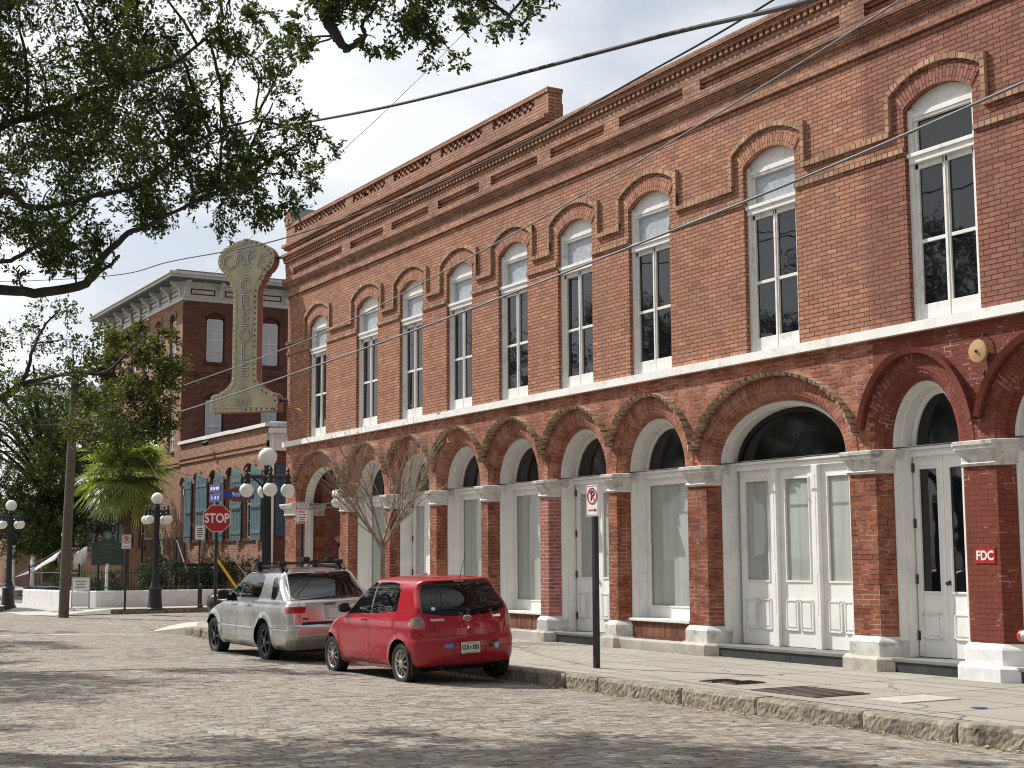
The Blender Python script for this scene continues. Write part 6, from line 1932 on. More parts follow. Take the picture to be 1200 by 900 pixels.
# -- cabbage palm
PP = (-56.3, 15.5, .8)
t = thing('palm_tree', 'bushy green fan palm in the hotel garden behind the historical marker', 'palm', PP)
g = MB()
pts = [(0, 0, -.1, .2), (.02, 0, .8, .17), (-.03, .05, 2.2, .165), (0, .05, 3.6, .19), (0, 0, 4.4, .17)]
limb(g, pts, (0, 0, 0), 12, 6)
rng = random.Random(3)
for k in range(60):
    a = rng.uniform(0, 6.28); z = rng.uniform(2.2, 4.3); c_, s_ = math.cos(a), math.sin(a)
    g.tube([(.14 * c_, .14 * s_, z), (.24 * c_, .24 * s_, z + .16), (.27 * c_, .27 * s_, z + .26)], [.035, .025, .01], 4)
g.build('trunk', MT['bark2'] if False else mat('palm_trunk', (.16, .12, .085), .95, var=.3, vscale=14, bump=.6, bscale=30), t, smooth=True)
V, T, F4 = [], [], []
gs = MB()
def frond(an, el, L, tint):
    """costapalmate leaf: stalk, then a fan of drooping strips"""
    d = np.array([math.cos(an) * math.cos(el), math.sin(an) * math.cos(el), math.sin(el)])
    o = np.array([0, 0, 4.35]); pl = L * .52
    up = np.array([0, 0, 1.0]); side = np.cross(d, up); side /= np.linalg.norm(side) + 1e-9; nrm = np.cross(side, d)
    stalk = [o + d * pl * s_ - up * .10 * pl * s_ ** 2 for s_ in (0, .35, .7, 1)]
    gs.tube([tuple(p) for p in stalk], [.018, .014, .012, .01], 4)
    hub = stalk[-1]; d2 = stalk[-1] - stalk[-2]; d2 /= np.linalg.norm(d2)
    n = 38
    for k in range(n):
        ph = (k / (n - 1) - .5) * 4.3
        dr = d2 * math.cos(ph) + side * math.sin(ph); dr /= np.linalg.norm(dr)
        ll = L * .58 * (1 - .25 * abs(ph) / 2.15) * rng.uniform(.88, 1.08)
        prev = None
        w = .038
        sd = np.cross(dr, nrm); sd /= np.linalg.norm(sd) + 1e-9
        sag = rng.uniform(.12, .38)
        for q in range(5):
            s_ = q / 4
            p = hub + dr * ll * s_ + nrm * .12 * ll * s_ * (1 - s_) - up * sag * ll * s_ ** 2.2 - d * .0
            ww = w * (1 - .85 * s_ ** 1.5) * (.5 + s_ if s_ < .5 else 1)
            cur = (p - sd * ww, p + sd * ww)
            if prev is not None:
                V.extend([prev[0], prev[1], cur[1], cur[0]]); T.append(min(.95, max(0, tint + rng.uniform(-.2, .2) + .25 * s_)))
            prev = cur
for k in range(74):
    u = (k + .5) / 74
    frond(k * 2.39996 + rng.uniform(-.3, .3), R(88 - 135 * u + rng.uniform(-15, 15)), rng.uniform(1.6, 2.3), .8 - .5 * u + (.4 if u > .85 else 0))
gs.build('leaf_stalks', MT['palm'], t)
LVp = Leaves(1); LVp.V = [np.array(V).reshape(-1, 4, 3)]; LVp.T = [np.array(T)]
LVp.build('crown', MT['palm'], t)

# -- bare young street tree
BT = (-26.3, 12.35, ZW)
t = thing('bare_tree', 'leafless young crape myrtle with a fan of twigs before the arcade', 'tree', BT)
rng = random.Random(17)
g = MB(); tips = []
limb(g, [(0, 0, -.02, .085), (.02, 0, .4, .068), (-.02, .02, 1.2, .06), (.03, 0, 1.85, .055)], (0, 0, 0), 10)
def twig(p, d, L, r_, lev):
    n = 3
    pts = [(*p, r_)]
    q = np.array(p); dd = np.array(d)
    for k in range(n):
        dd = dd + np.array([rng.uniform(-.12, .12), rng.uniform(-.12, .12), rng.uniform(-.02, .12)]); dd /= np.linalg.norm(dd)
        q = q + dd * L / n; pts.append((*q, r_ * (1 - .55 * (k + 1) / n)))
        if lev > 0 and (k > 0 or (lev > 2 and rng.random() < .5)):
            for _ in range(2 if lev > 1 else 1):
                e = dd + np.array([rng.uniform(-.7, .7), rng.uniform(-.7, .7), rng.uniform(-.1, .45)]); e /= np.linalg.norm(e)
                twig(q, e, L * rng.uniform(.6, .95), r_ * .50, lev - 1)
    limb(g, pts, (0, 0, 0), 5 if r_ > .012 else 3, 2)
    tips.append(q)
for k in range(6):
    a = k * 1.05 + .3
    twig((.02, 0, 1.72 + .08 * (k % 3)), (math.cos(a) * .55, math.sin(a) * .55, .85), .98, .032, 3)
g.build('branches', MT['bark2'], t)
LV = Leaves(50)
for p in rng.sample(tips, 34): LV.sprig(np.array(p), np.array([rng.uniform(-1, 1), rng.uniform(-1, 1), -.4]), .05, 1 if rng.random() < .6 else 3, .07, .55)
LV.build('last_leaves', MT['yellow'], t)

# -- hedge and shrubs in the hotel garden
t = thing('hedge', 'dark clipped shrub hedge behind the whitewashed garden wall', 'hedge', (-52.2, 16, .5))
LV = Leaves(60); rg = np.random.RandomState(5)
for k in range(70):
    LV.blob((-52.0 + rg.uniform(-.7, .7), rg.uniform(14.9, 19.3), rg.uniform(.75, 1.75)), .36, 190, .075, per=8, wid=.55, tint=.45)
LV.build('foliage', MT['hedge'], t, (-52.2, 16, .5))
g = MB(); rng = random.Random(1)
for k in range(40): 
    y = -1.1 + .11 * k; g.tube([(rng.uniform(-.2, .5), y, -.1), (rng.uniform(-.4, .7), y + rng.uniform(-.2, .2), 1.1)], .012, 4)
g.build('stems', MT['bark'], t)
for (x, y, z, n, m_, lab) in ((-59.0, 14.2, .85, 6, 'bush', 'sunlit yellow green bush by the left street lamp'), (-62.8, 14.6, .95, 6, 'bush', 'yellow green bush behind the white awning'), (-53.6, 14.1, 1.0, 5, 'hedge', 'low dark shrub under the white flag')):
    t = thing('bush', lab, 'bush', (x, y, .4), 0, 'garden bushes')
    LV = Leaves(70 + n); rg = np.random.RandomState(int(abs(x)))
    for k in range(n * 2): LV.blob((x + rg.uniform(-.9, .9), y + rg.uniform(-.4, .4), z + rg.uniform(-.5, .35)), .4, 170, .10, per=7, wid=.5)
    LV.build('foliage', MT[m_], t, (x, y, .4))
    g = MB()
    for k in range(8): g.tube([(0, 0, -.2), (rg.uniform(-.8, .8), rg.uniform(-.3, .3), z - .2)], .012, 4)
    g.build('stems', MT['bark'], t)
# ------------------------------------------------------------------ vehicles
def pchip(pts):
    x = np.array([p[0] for p in pts], float); y = np.array([p[1] for p in pts], float)
    h = np.diff(x); d = np.diff(y) / h
    m_ = np.zeros(len(x))
    for i in range(1, len(x) - 1):
        if d[i - 1] * d[i] > 0:
            w1, w2 = 2 * h[i] + h[i - 1], h[i] + 2 * h[i - 1]
            m_[i] = (w1 + w2) / (w1 / d[i - 1] + w2 / d[i])
    m_[0], m_[-1] = d[0], d[-1]
    def f(q):
        q = min(max(q, x[0]), x[-1])
        i = min(max(int(np.searchsorted(x, q) - 1), 0), len(h) - 1)
        t = (q - x[i]) / h[i]
        return float((2 * t ** 3 - 3 * t * t + 1) * y[i] + (t ** 3 - 2 * t * t + t) * h[i] * m_[i] + (-2 * t ** 3 + 3 * t * t) * y[i + 1] + (t ** 3 - t * t) * h[i] * m_[i + 1])
    return f

def sd_poly(poly, r_=0.0):
    P = np.array(poly, float); Q = np.roll(P, -1, 0)
    def f(a, b):
        p = np.array([a, b])
        e = Q - P; w = p - P
        t = np.clip((w * e).sum(1) / (e * e).sum(1), 0, 1)
        d = np.sqrt(((w - e * t[:, None]) ** 2).sum(1)).min()
        c = (P[:, 1] > b) != (Q[:, 1] > b)
        xs_ = P[:, 0] + (b - P[:, 1]) * e[:, 0] / np.where(np.abs(e[:, 1]) < 1e-12, 1e-12, e[:, 1])
        ins = (c & (a < xs_)).sum() % 2 == 1
        return (-d if ins else d) - r_
    return f
def sd_circ(cx, cz, r_): return lambda a, b: math.hypot(a - cx, b - cz) - r_

def car_paint(name, col, metal=0.0, flake=0.0, rough=.28, dust=.12):
    t = NT(name)
    co = t.coord()
    n = t.noise(co, 2.5, 5, .6)
    sx = t.add('ShaderNodeSeparateXYZ'); t.link(co, sx.inputs[0])
    low = t.math('MULTIPLY', t.ramp(sx.outputs['Z'], .25, .75, (1, 1, 1, 1), (.15, .15, .15, 1)), t.math('MULTIPLY', t.ramp(n, .3, .75), dust * 2))
    c = t.mix(low, c4(col), (.33, .29, .24, 1))
    t.link(c, t.b.inputs['Base Color'])
    t.b.inputs['Metallic'].default_value = metal
    t.link(t.math('ADD', t.math('MULTIPLY', n, .12), rough - .06), t.b.inputs['Roughness'])
    t.b.inputs['Specular IOR Level'].default_value = .25
    t.b.inputs['Coat Weight'].default_value = .7
    t.b.inputs['Coat Roughness'].default_value = .03
    return t.m

MT['cglass'] = mat_glass('car_glass', (.004, .005, .006), .015, .5, 0)
MT['cblack'] = mat('black_plastic', (.014, .014, .015), .55, var=.15)
MT['tyre'] = mat('tyre_rubber', (.014, .014, .014), .85, var=.3, vscale=12, bump=.2, bscale=30)
MT['under'] = mat('underbody', (.010, .010, .010), .9, var=.2)
MT['chrome'] = mat('chrome_trim', (.72, .72, .72), .12, 1.0, var=.03)
MT['alloy'] = mat('alloy_wheel', (.52, .50, .47), .33, .75, var=.12, dark=(.2, .18, .15), dscale=9, damt=.4)
MT['lens'] = mat('clear_tail_lens', (.27, .15, .115), .12, var=.35, vscale=16, coat=1.0)
MT['lensred'] = mat('red_tail_lens', (.36, .008, .010), .12, var=.25, vscale=20, coat=1.0)
MT['lenswhite'] = mat('white_lens', (.84, .84, .84), .15, .0, var=.1, vscale=25, coat=1.0)

def car_shell(t, cfg):
    zs = np.array(cfg['zs'])
    xr, xf, w = pchip(cfg['xr']), pchip(cfg['xf']), pchip(cfg['w'])
    rr, rf = pchip(cfg['rr']), pchip(cfg['rf'])
    br, bf = pchip(cfg['bow_r']), pchip(cfg['bow_f'])
    tapf = pchip(cfg['taper'])
    arches = cfg['arches']
    def side_y(x, z):
        y = w(z) * tapf(x)
        for (ax, az, ar) in arches:
            d = math.hypot(x - ax, z - az) - ar
            if -.05 < d < .12: y += cfg.get('flare', .012) * (1 - max(0, d) / .12) ** 2
        return y
    nR, nC, nS, nF = 22, 9, cfg.get('nS', 190), 12
    def rear_x(y, z):
        return xr(z) + br(z) * (abs(y) / w(z)) ** 2
    grid = np.zeros((len(zs), nR + nC + nS + nC + nF, 3)); 
    for i, z in enumerate(zs):
        W = w(z); R_, F_ = min(rr(z), W * .9), min(rf(z), W * .9)
        X0, X1 = xr(z), xf(z)
        yr = W * tapf(X0 + br(z) + R_) - R_
        pts = []
        for k in range(nR):
            y = yr * k / (nR - 1); pts.append((rear_x(y, z), y))
        xe = pts[-1][0]
        xs0 = xe + R_ ; 
        for k in range(1, nC + 1):
            a = math.pi / 2 * k / (nC + 1); pts.append((xe + R_ * (1 - math.cos(a)), yr + R_ * math.sin(a)))
        yf = W * tapf(X1 - bf(z) - F_) - F_
        xfe = X1 - bf(z)
        xs1 = xfe - F_
        if xs1 < xs0 + .02: xs1 = xs0 + .02
        for k in range(nS):
            x = xs0 + (xs1 - xs0) * k / (nS - 1); pts.append((x, side_y(x, z)))
        ys1 = pts[-1][1]
        for k in range(1, nC + 1):
            a = math.pi / 2 * k / (nC + 1); pts.append((xs1 + F_ * math.sin(a), ys1 - F_ * (1 - math.cos(a))))
        ye = max(.0, ys1 - F_)
        for k in range(nF):
            y = ye * (1 - (k) / (nF - 1)); pts.append((xfe + bf(z) * (1 - (y / max(ye, 1e-6)) ** 2) if ye > 0 else xfe, y))
        grid[i, :, 0] = [p[0] for p in pts]; grid[i, :, 1] = [p[1] for p in pts]; grid[i, :, 2] = z
    nz, nc = grid.shape[:2]
    zone = np.array(['r'] * nR + ['c'] * nC + ['s'] * nS + ['f'] * (nC + nF))
    cen = (grid[:-1, :-1] + grid[1:, :-1] + grid[1:, 1:] + grid[:-1, 1:]) / 4
    reg = np.full((nz - 1, nc - 1), 'body', dtype=object)
    for (name, zn, f, bbox) in cfg['regions']:  # bbox: u0, u1, z0, z1 (, least y)
        hit = np.zeros((nz - 1, nc - 1), bool)
        a_i = 1 if zn == 'r' else 0
        for i in range(nz - 1):
            if cen[i, 0, 2] < bbox[2] or cen[i, 0, 2] > bbox[3]: continue
            for j in range(nc - 1):
                zj = zone[j]
                if zn == 's' and zj not in 'sc': continue
                if zn == 's' and zj == 'c' and name != 'hole' and 'tail' not in name: continue
                if zn == 'r' and zj not in 'rc': continue
                if zn == 'f' and zj != 'f': continue
                if zn == 'rs' and zj not in 'cs': continue
                x, y, z = cen[i, j]
                if len(bbox) > 4 and y < bbox[4]: continue
                u = y if zn in ('r', 'f') else x
                if u < bbox[0] or u > bbox[1]: continue
                if f(u, z) < 0 and reg[i, j] == 'body': hit[i, j] = True
        # snap the outline of the region
        if zn in ('s', 'r'):
            for i in range(1, nz - 1):
                for j in range(1, nc - 1):
                    nb = hit[i - 1:i + 1, j - 1:j + 1]
                    if nb.any() and not nb.all() and zone[j] == zn:
                        x, y, z = grid[i, j]
                        u = x if zn == 's' else y
                        for _ in range(2):
                            e = 1e-3
                            v = f(u, z); gu = (f(u + e, z) - v) / e; gz = (f(u, z + e) - v) / e
                            g2 = gu * gu + gz * gz
                            if g2 < 1e-6: break
                            step = max(-.012, min(.012, v))
                            u -= step * gu / g2; z -= step * gz / g2
                        if zn == 's': grid[i, j] = (u, side_y(u, z) if abs(side_y(u, z) - y) < .05 else y, z)
                        else: grid[i, j] = (rear_x(u, z), u, z)
        reg[hit] = name
    return grid, reg, side_y, rear_x, w, zone

def shell_mesh(name, grid, sel, m_, parent, mirror=True, cap=False, only=None):
    nz, nc = grid.shape[:2]
    ids = {}; V = []; Fc = []
    def vid(i, j, s):
        k = (i, j, s)
        if k not in ids:
            ids[k] = len(V); p = grid[i, j]; V.append((p[0], p[1] * s, p[2]))
        return ids[k]
    for s in ((1, -1) if only is None else (only,)):
        for i in range(nz - 1):
            for j in range(nc - 1):
                if sel[i, j]:
                    q = [vid(i, j, s), vid(i, j + 1, s), vid(i + 1, j + 1, s), vid(i + 1, j, s)]
                    Fc.append(q if s < 0 else q[::-1])
    if cap:
        for j in range(nc - 1):
            Fc.append([vid(nz - 1, j, 1), vid(nz - 1, j + 1, 1), vid(nz - 1, j + 1, -1), vid(nz - 1, j, -1)])
    if not Fc: return None
    me = bpy.data.meshes.new(name); me.from_pydata(V, [], Fc)
    bm = bmesh.new(); bm.from_mesh(me)
    bmesh.ops.remove_doubles(bm, verts=bm.verts, dist=.0005)
    bmesh.ops.recalc_face_normals(bm, faces=bm.faces) if cap else None
    bm.to_mesh(me); bm.free()
    me.polygons.foreach_set('use_smooth', [True] * len(me.polygons))
    return link(me, name, m_, parent)

def wheel(t, x, y, r_, wid, spokes, m_rim, side, ring=None):
    """side=+1: outer face towards +y"""
    o = None
    prof = [(r_ * .66, -wid / 2), (r_ * .93, -wid / 2), (r_ * .985, -wid / 2 + .02), (r_, -wid * .3), (r_, wid * .3), (r_ * .985, wid / 2 - .02), (r_ * .93, wid / 2), (r_ * .80, wid / 2 + .004), (r_ * .69, wid / 2 - .006), (r_ * .66, wid / 2 - .02)]
    g = MB(); g.lathe([(p, h * side) for p, h in prof], (x, y, r_), 40, 'y', cap=False)
    for q in (-.25, 0, .25):
        g.lathe([(r_ + .001, wid * q - .006), (r_ + .0015, wid * q), (r_ + .001, wid * q + .006)], (x, y, r_), 40, 'y', cap=False)
    ty = g.build('wheel', MT['tyre'], t, smooth=True)
    g = MB()
    yo = y + side * (wid / 2 - .022)
    def P(rad, a, d): return (x + rad * math.cos(a), yo + side * d, r_ + rad * math.sin(a))
    R1 = r_ * .67
    n = 40
    for k in range(n):
        a, b = 2 * math.pi * k / n, 2 * math.pi * (k + 1) / n
        g.face([P(R1, a, .012), P(R1, b, .012), P(R1 * .90, b, .0), P(R1 * .90, a, .0)])
        g.face([P(R1 * .90, a, 0), P(R1 * .90, b, 0), P(R1 * .86, b, -.07), P(R1 * .86, a, -.07)])
    for k in range(spokes):
        a = 2 * math.pi * (k + .5) / spokes
        hw = .85 / spokes
        h0, h1 = hw * 1.15, hw * .52
        pts = [P(R1 * .2, a - h0 * 1.4, .012), P(R1 * .92, a - h1, .002), P(R1 * .92, a + h1, .002), P(R1 * .2, a + h0 * 1.4, .012)]
        bk = [(p[0], p[1] - side * .035, p[2]) for p in pts]
        g.face(pts); 
        for i in range(4): g.face([pts[i], pts[(i + 1) % 4], bk[(i + 1) % 4], bk[i]])
    g.lathe([(R1 * .30, -.03 * side), (R1 * .28, .014 * side), (R1 * .12, .02 * side), (.001, .02 * side)], (x, yo, r_), 18, 'y', cap=False)
    g.build('rim', m_rim, ty, bevel=.003)
    g = MB(); g.lathe([(R1 * .86, -.05 * side), (.001, -.05 * side)], (x, yo, r_), 24, 'y', cap=False)
    g.lathe([(R1 * .55, -.035 * side), (R1 * .1, -.03 * side)], (x, yo, r_), 24, 'y', cap=False)
    g.build('brake', MT['under'], ty)
    return ty

def make_bvh(grid):
    nz, nc = grid.shape[:2]
    V, Fc = [], []
    for s in (1, -1):
        o = len(V)
        V += [(p[0], p[1] * s, p[2]) for p in grid.reshape(-1, 3)]
        for i in range(nz - 1):
            for j in range(nc - 1):
                a = o + i * nc + j
                Fc.append((a, a + 1, a + nc + 1, a + nc))
    return BVHTree.FromPolygons(V, Fc)

def proj(bv, p, d):
    h = bv.ray_cast(Vector(p), Vector(d))
    return h[0], h[1]
def on_side(bv, x, z, s): return proj(bv, (x, s * 3, z), (0, -s, 0))
def on_rear(bv, y, z): return proj(bv, (-3, y, z), (1, 0, 0))

def decal_line(bv, name, pts, m_, t, how, s=1, wd=.008, lift=.0012):
    """thin line lying on the body: pts (x, z) on a side or (y, z) on the rear"""
    P = []
    for i in range(len(pts) - 1):
        a, b = pts[i], pts[i + 1]; n = max(2, int(math.hypot(b[0] - a[0], b[1] - a[1]) / .03))
        for k in range(n): P.append((a[0] + (b[0] - a[0]) * k / n, a[1] + (b[1] - a[1]) * k / n))
    P.append(pts[-1])
    Q = []
    for u, z in P:
        h, nn = on_side(bv, u, z, s) if how == 's' else on_rear(bv, u, z)
        if h is None: continue
        out_ = Vector((0, s, 0)) if how == 's' else Vector((-1, 0, 0))
        if nn.dot(out_) < 0: nn = -nn
        Q.append((h + nn * lift, nn))
    g = MB()
    for i in range(len(Q) - 1):
        t0 = (Q[i + 1][0] - Q[i][0]).normalized() if i == 0 else (Q[i + 1][0] - Q[i - 1][0]).normalized()
        t1 = (Q[min(i + 2, len(Q) - 1)][0] - Q[i][0]).normalized()
        a = Q[i][1].cross(t0).normalized() * wd / 2; b = Q[i + 1][1].cross(t1).normalized() * wd / 2
        g.face([Q[i][0] - a, Q[i + 1][0] - b, Q[i + 1][0] + b, Q[i][0] + a])
    return g.build(name, m_, t)

def arch_well(t, ax, az, ar, y0, y1):
    for s in (1, -1):
        g = MB()
        n = 24; pr = []
        for k in range(n + 1):
            a = .06 + (math.pi - .12) * k / n
            pr.append((ax + ar * math.cos(a), az + ar * math.sin(a)))
        for k in range(n):
            (xa, za), (xb, zb) = pr[k], pr[k + 1]
            g.face([(xa, s * y0, za), (xb, s * y0, zb), (xb, s * y1, zb), (xa, s * y1, za)])
        g.face([(x_, s * y1, z_) for x_, z_ in pr])
        g.build('wheel_well', MT['under'], t)

def mirror_pod(t, bv, x, z, s, m_shell, size=(.10, .17, .15)):
    h, _ = on_side(bv, x, z, s)
    y = (abs(h.y) if h else .75)
    g = MB(); rings = []
    for k in range(7):
        u = k / 6; sc_ = (math.sin(math.pi * (.10 + .82 * u))) ** .28
        rings.append([(x + .03 + size[0] * .6 * sc_ * math.copysign(abs(math.cos(a)) ** .6, math.cos(a)) * (1 if math.cos(a) > 0 else .35), s * (y + .0 + size[1] * u), z + .05 + size[2] * .5 * sc_ * math.copysign(abs(math.sin(a)) ** .6, math.sin(a))) for a in [2 * math.pi * q / 16 for q in range(16)]])
    g.loft(rings); g.tube([(x + .02, s * (y - .02), z + .02), (x + .02, s * (y + .06), z + .045)], .03, 8)
    mp = g.build('door_mirror', m_shell, t, smooth=True)
    return mp

# ---------------- red three door hatchback
RZ = math.pi
red = thing('red_hatchback', 'red three door hatchback parked at the kerb, rear to the camera', 'car', (-18.18, 9.93, .046))
red.rotation_euler = (R(-1.9), 0, RZ)
red.scale = (.985, .985, .985)
zs = list(np.arange(.20, 1.30, .0125)) + list(np.arange(1.30, 1.46, .010)) + list(np.arange(1.46, 1.531, .004))
AX = [(.60, .300, .352), (3.06, .300, .352)]
glass_door = [(1.66, 1.02), (2.66, .995), (2.60, 1.05), (2.20, 1.33), (2.02, 1.385), (1.72, 1.405)]
glass_qtr = [(.80, 1.075), (1.54, 1.03), (1.60, 1.40), (1.25, 1.405), (.98, 1.385), (.86, 1.30)]
rw = [(-.63, 1.045), (-.35, 1.0), (0, .985), (.35, 1.0), (.63, 1.045), (.63, 1.10), (.535, 1.385), (.3, 1.41), (0, 1.415), (-.3, 1.41), (-.535, 1.385), (-.63, 1.10)]
f_tl = sd_poly([(.02, .82), (.18, .825), (.31, .87), (.28, .93), (.20, .965), (.10, .975), (.02, .96)], .012)
f_door, f_q, f_rw = sd_poly(glass_door, .018), sd_poly(glass_qtr, .03), sd_poly(rw, .02)
tl = [(.0, .80), (.16, .795), (.30, .83), (.285, .92), (.22, .985), (.0, 1.0)]
cfg = dict(zs=zs,
    xr=[(.20, .60), (.235, .30), (.265, .12), (.30, .05), (.36, .02), (.50, .0), (.60, .004), (.645, .022), (.67, .05), (.80, .052), (.98, .085), (1.06, .105), (1.40, .315), (1.44, .30), (1.465, .285), (1.475, .33), (1.49, .46), (1.51, .70), (1.531, 1.25)],
    xf=[(.20, 3.64), (.30, 3.74), (.45, 3.765), (.60, 3.74), (.70, 3.68), (.80, 3.52), (.90, 3.18), (.955, 2.88), (1.0, 2.78), (1.2, 2.46), (1.4, 2.06), (1.46, 1.92), (1.49, 1.80), (1.51, 1.66), (1.531, 1.34)],
    w=[(.20, .755), (.26, .80), (.34, .828), (.48, .838), (.62, .846), (.78, .846), (.88, .838), (.95, .818), (1.0, .797), (1.10, .765), (1.25, .708), (1.38, .648), (1.43, .612), (1.465, .565), (1.49, .49), (1.51, .37), (1.531, .10)],
    rr=[(.2, .2), (.6, .21), (.88, .19), (1.0, .11), (1.38, .10), (1.45, .12), (1.531, .05)], rf=[(.2, .35), (.7, .38), (1.0, .2), (1.531, .05)],
    bow_r=[(.2, .10), (.62, .10), (.68, .085), (1.0, .10), (1.4, .09), (1.531, .0)], bow_f=[(.2, .25), (.7, .28), (1.0, .22), (1.4, .14), (1.531, .02)],
    taper=[(0, .945), (.35, .972), (.9, .998), (1.6, 1.0), (2.9, .995), (3.4, .965), (3.8, .92)],
    arches=AX, flare=.016, nS=210,
    regions=[('hole', 's', sd_circ(*AX[0]), (.1, 1.1, .1, .75)), ('hole', 's', sd_circ(*AX[1]), (2.5, 3.6, .1, .75)),
             ('door_window', 's', f_door, (1.5, 2.8, .9, 1.5)), ('quarter_window', 's', f_q, (.6, 1.7, .9, 1.5)),
             ('seal', 's', lambda a, b: f_door(a, b) - .016, (1.5, 2.8, .9, 1.5)), ('seal', 's', lambda a, b: f_q(a, b) - .012, (.6, 1.7, .9, 1.5)),
             ('rear_window', 'r', f_rw, (0, .7, .9, 1.5)), ('seal', 'r', lambda a, b: f_rw(a, b) - .014, (0, .7, .9, 1.5)),
             ('windscreen', 'f', sd_poly([(-.1, 1.0), (.66, 1.0), (.53, 1.40), (-.1, 1.40)], .02), (0, .75, .98, 1.44)),
             ('tail_light', 'rs', lambda x_, z_: f_tl(x_, z_), (.0, .5, .7, 1.1, .665)),
             ('tail_frame', 'rs', lambda x_, z_: f_tl(x_, z_) - .03, (.0, .5, .7, 1.1, .625)),
             ('seal', 's', sd_poly([(1.585, 1.02), (1.66, 1.02), (1.72, 1.41), (1.62, 1.41)], .0), (1.5, 1.8, 1.0, 1.45)),
             ('headlight', 'f', sd_poly([(.42, .66), (.75, .62), (.75, .86), (.5, .78)], .01), (.3, .85, .55, .9)),
             ])
paint_red = car_paint('red_car_paint', (.34, .003, .014), 0.0, dust=.025)
def assemble(t, cfg, paint, names):
    grid, reg, sy, rx, w, zone = car_shell(t, cfg)
    shell_mesh('body', grid, reg == 'body', paint, t, cap=True)
    for n_, (m_, split) in names.items():
        if split:
            for s in (1, -1): shell_mesh(n_, grid, reg == n_, m_, t, only=s)
        else: shell_mesh(n_, grid, reg == n_, m_, t)
    return grid, reg
grid, reg = assemble(red, cfg, paint_red, {'door_window': (MT['cglass'], 1), 'quarter_window': (MT['cglass'], 1), 'seal': (MT['cblack'], 0), 'rear_window': (MT['cglass'], 0), 'windscreen': (MT['cglass'], 0), 'tail_light': (MT['lens'], 1), 'tail_frame': (MT['lensred'], 1), 'headlight': (MT['lenswhite'], 1)})
bv = make_bvh(grid)
for ax in AX: arch_well(red, *ax, .80, .52)
for x_ in (AX[0][0], AX[1][0]):
    for s in (1, -1): wheel(red, x_, s * .735, .298, .185, 10, MT['alloy'], s)
g = MB(); g.box(.45, 3.5, -.60, .60, .17, .36); g.tube([(1.2, .42, .24), (.25, .42, .25), (.08, .42, .25)], .035, 10)
g.box(.255, .275, .66, .81, .16, .36)
g.build('underbody', MT['under'], red)
gap = MT['cblack']
decal_line(bv, 'hatch_gap', [(-.60, .99), (-.585, .93), (-.50, .76), (-.46, .665), (-.3, .645), (.3, .645), (.46, .665), (.50, .76), (.585, .93), (.60, .99)], gap, red, 'r', wd=.009)
decal_line(bv, 'plate_recess', [(-.24, .60), (-.26, .42), (.26, .42), (.24, .60), (-.24, .60)], gap, red, 'r', wd=.007)
for s in (1, -1):
    decal_line(bv, 'door_gap', [(1.62, 1.0), (1.60, .80), (1.61, .45), (1.66, .30), (2.62, .29), (2.72, .5), (2.74, .80), (2.70, .97)], gap, red, 's', s, .008)
    decal_line(bv, 'bumper_gap', [(.27, .40), (.24, .66), (.14, .70)], gap, red, 's', s, .006)
    decal_line(bv, 'sill_trim', [(1.0, .265), (2.66, .265)], MT['cblack'], red, 's', s, .022)
    h, n_ = on_side(bv, 1.78, .885, s)
    g = MB(); g.lathe([(.001, -.01), (.035, -.005), (.036, .0)], (1.78, h.y, .885), 14, 'y'); g.tube([(1.70, h.y + s * .02, .895), (1.78, h.y + s * .042, .898), (1.87, h.y + s * .02, .892)], [.012, .015, .011], 8)
    g.build('door_handle', paint_red, red, smooth=True)
    mirror_pod(red, bv, 2.48, 1.0, s, MT['cblack'])
# badge, lettering, plate, stickers, wiper, aerial
h, n_ = on_rear(bv, 0, .925)
def ring(g, cx, cy, a, b, rr_, x_):
    g.tube([(x_, cx + a * math.cos(2 * math.pi * k / 24), cy + b * math.sin(2 * math.pi * k / 24)) for k in range(25)], rr_, 5)
g = MB(); xb_ = h.x - .006
ring(g, 0, .925, .062, .042, .007, xb_); ring(g, 0, .925, .024, .040, .005, xb_); ring(g, 0, .942, .048, .018, .005, xb_)
g.build('badge', MT['chrome'], red, smooth=True)
def rear_text(s_, y, z, size, m_, sx=1.0, par=red, b_=bv):
    h, n_ = on_rear(b_, y, z)
    M = Matrix.Translation((h.x - .004, y, z)) @ Matrix.Rotation(R(-90) + math.atan2(-n_.y, n_.x) * 0 , 4, 'Z')
    nn = n_ if n_.x < 0 else -n_
    M = Matrix.Translation((h.x - .005, y, z)) @ Matrix.Rotation(math.atan2(nn.y, nn.x) + R(90), 4, 'Z') @ Matrix.Rotation(0, 4, 'X')
    return text('lettering', s_, size, m_, par, M, .0015, sx)
rear_text('TOYOTA', .47, .915, .045, MT['chrome'], 1.15)
rear_text('YARIS', -.50, .93, .05, MT['chrome'], 1.2)
g = MB(); h, n_ = on_rear(bv, 0, .79); g.lathe([(.018, -.012), (.018, 0)], (h.x, 0, .79), 12, 'x'); g.build('lock', MT['chrome'], red)
h, _ = on_rear(bv, 0, .51)
xp = h.x - .012
g = MB(); g.extrude(rrect(.305, .16, .012), lambda u, v, d: (xp + d, u, v + .51), -.004, .004); pn = g.build('number_plate', mat('plate_white', (.62, .64, .60), .4, var=.1), red)
Mp = Matrix.Translation((xp - .007, 0, .51)) @ Matrix.Rotation(R(-90), 4, 'Z')
text('plate_text', 'CUI', .085, mat('plate_green', (.02, .10, .05), .5), pn, Mp @ Matrix.Translation((-.085, 0, 0)), .003, .8)
text('plate_text', 'E83', .085, bpy.data.materials['plate_green'], pn, Mp @ Matrix.Translation((.085, 0, 0)), .003, .8)
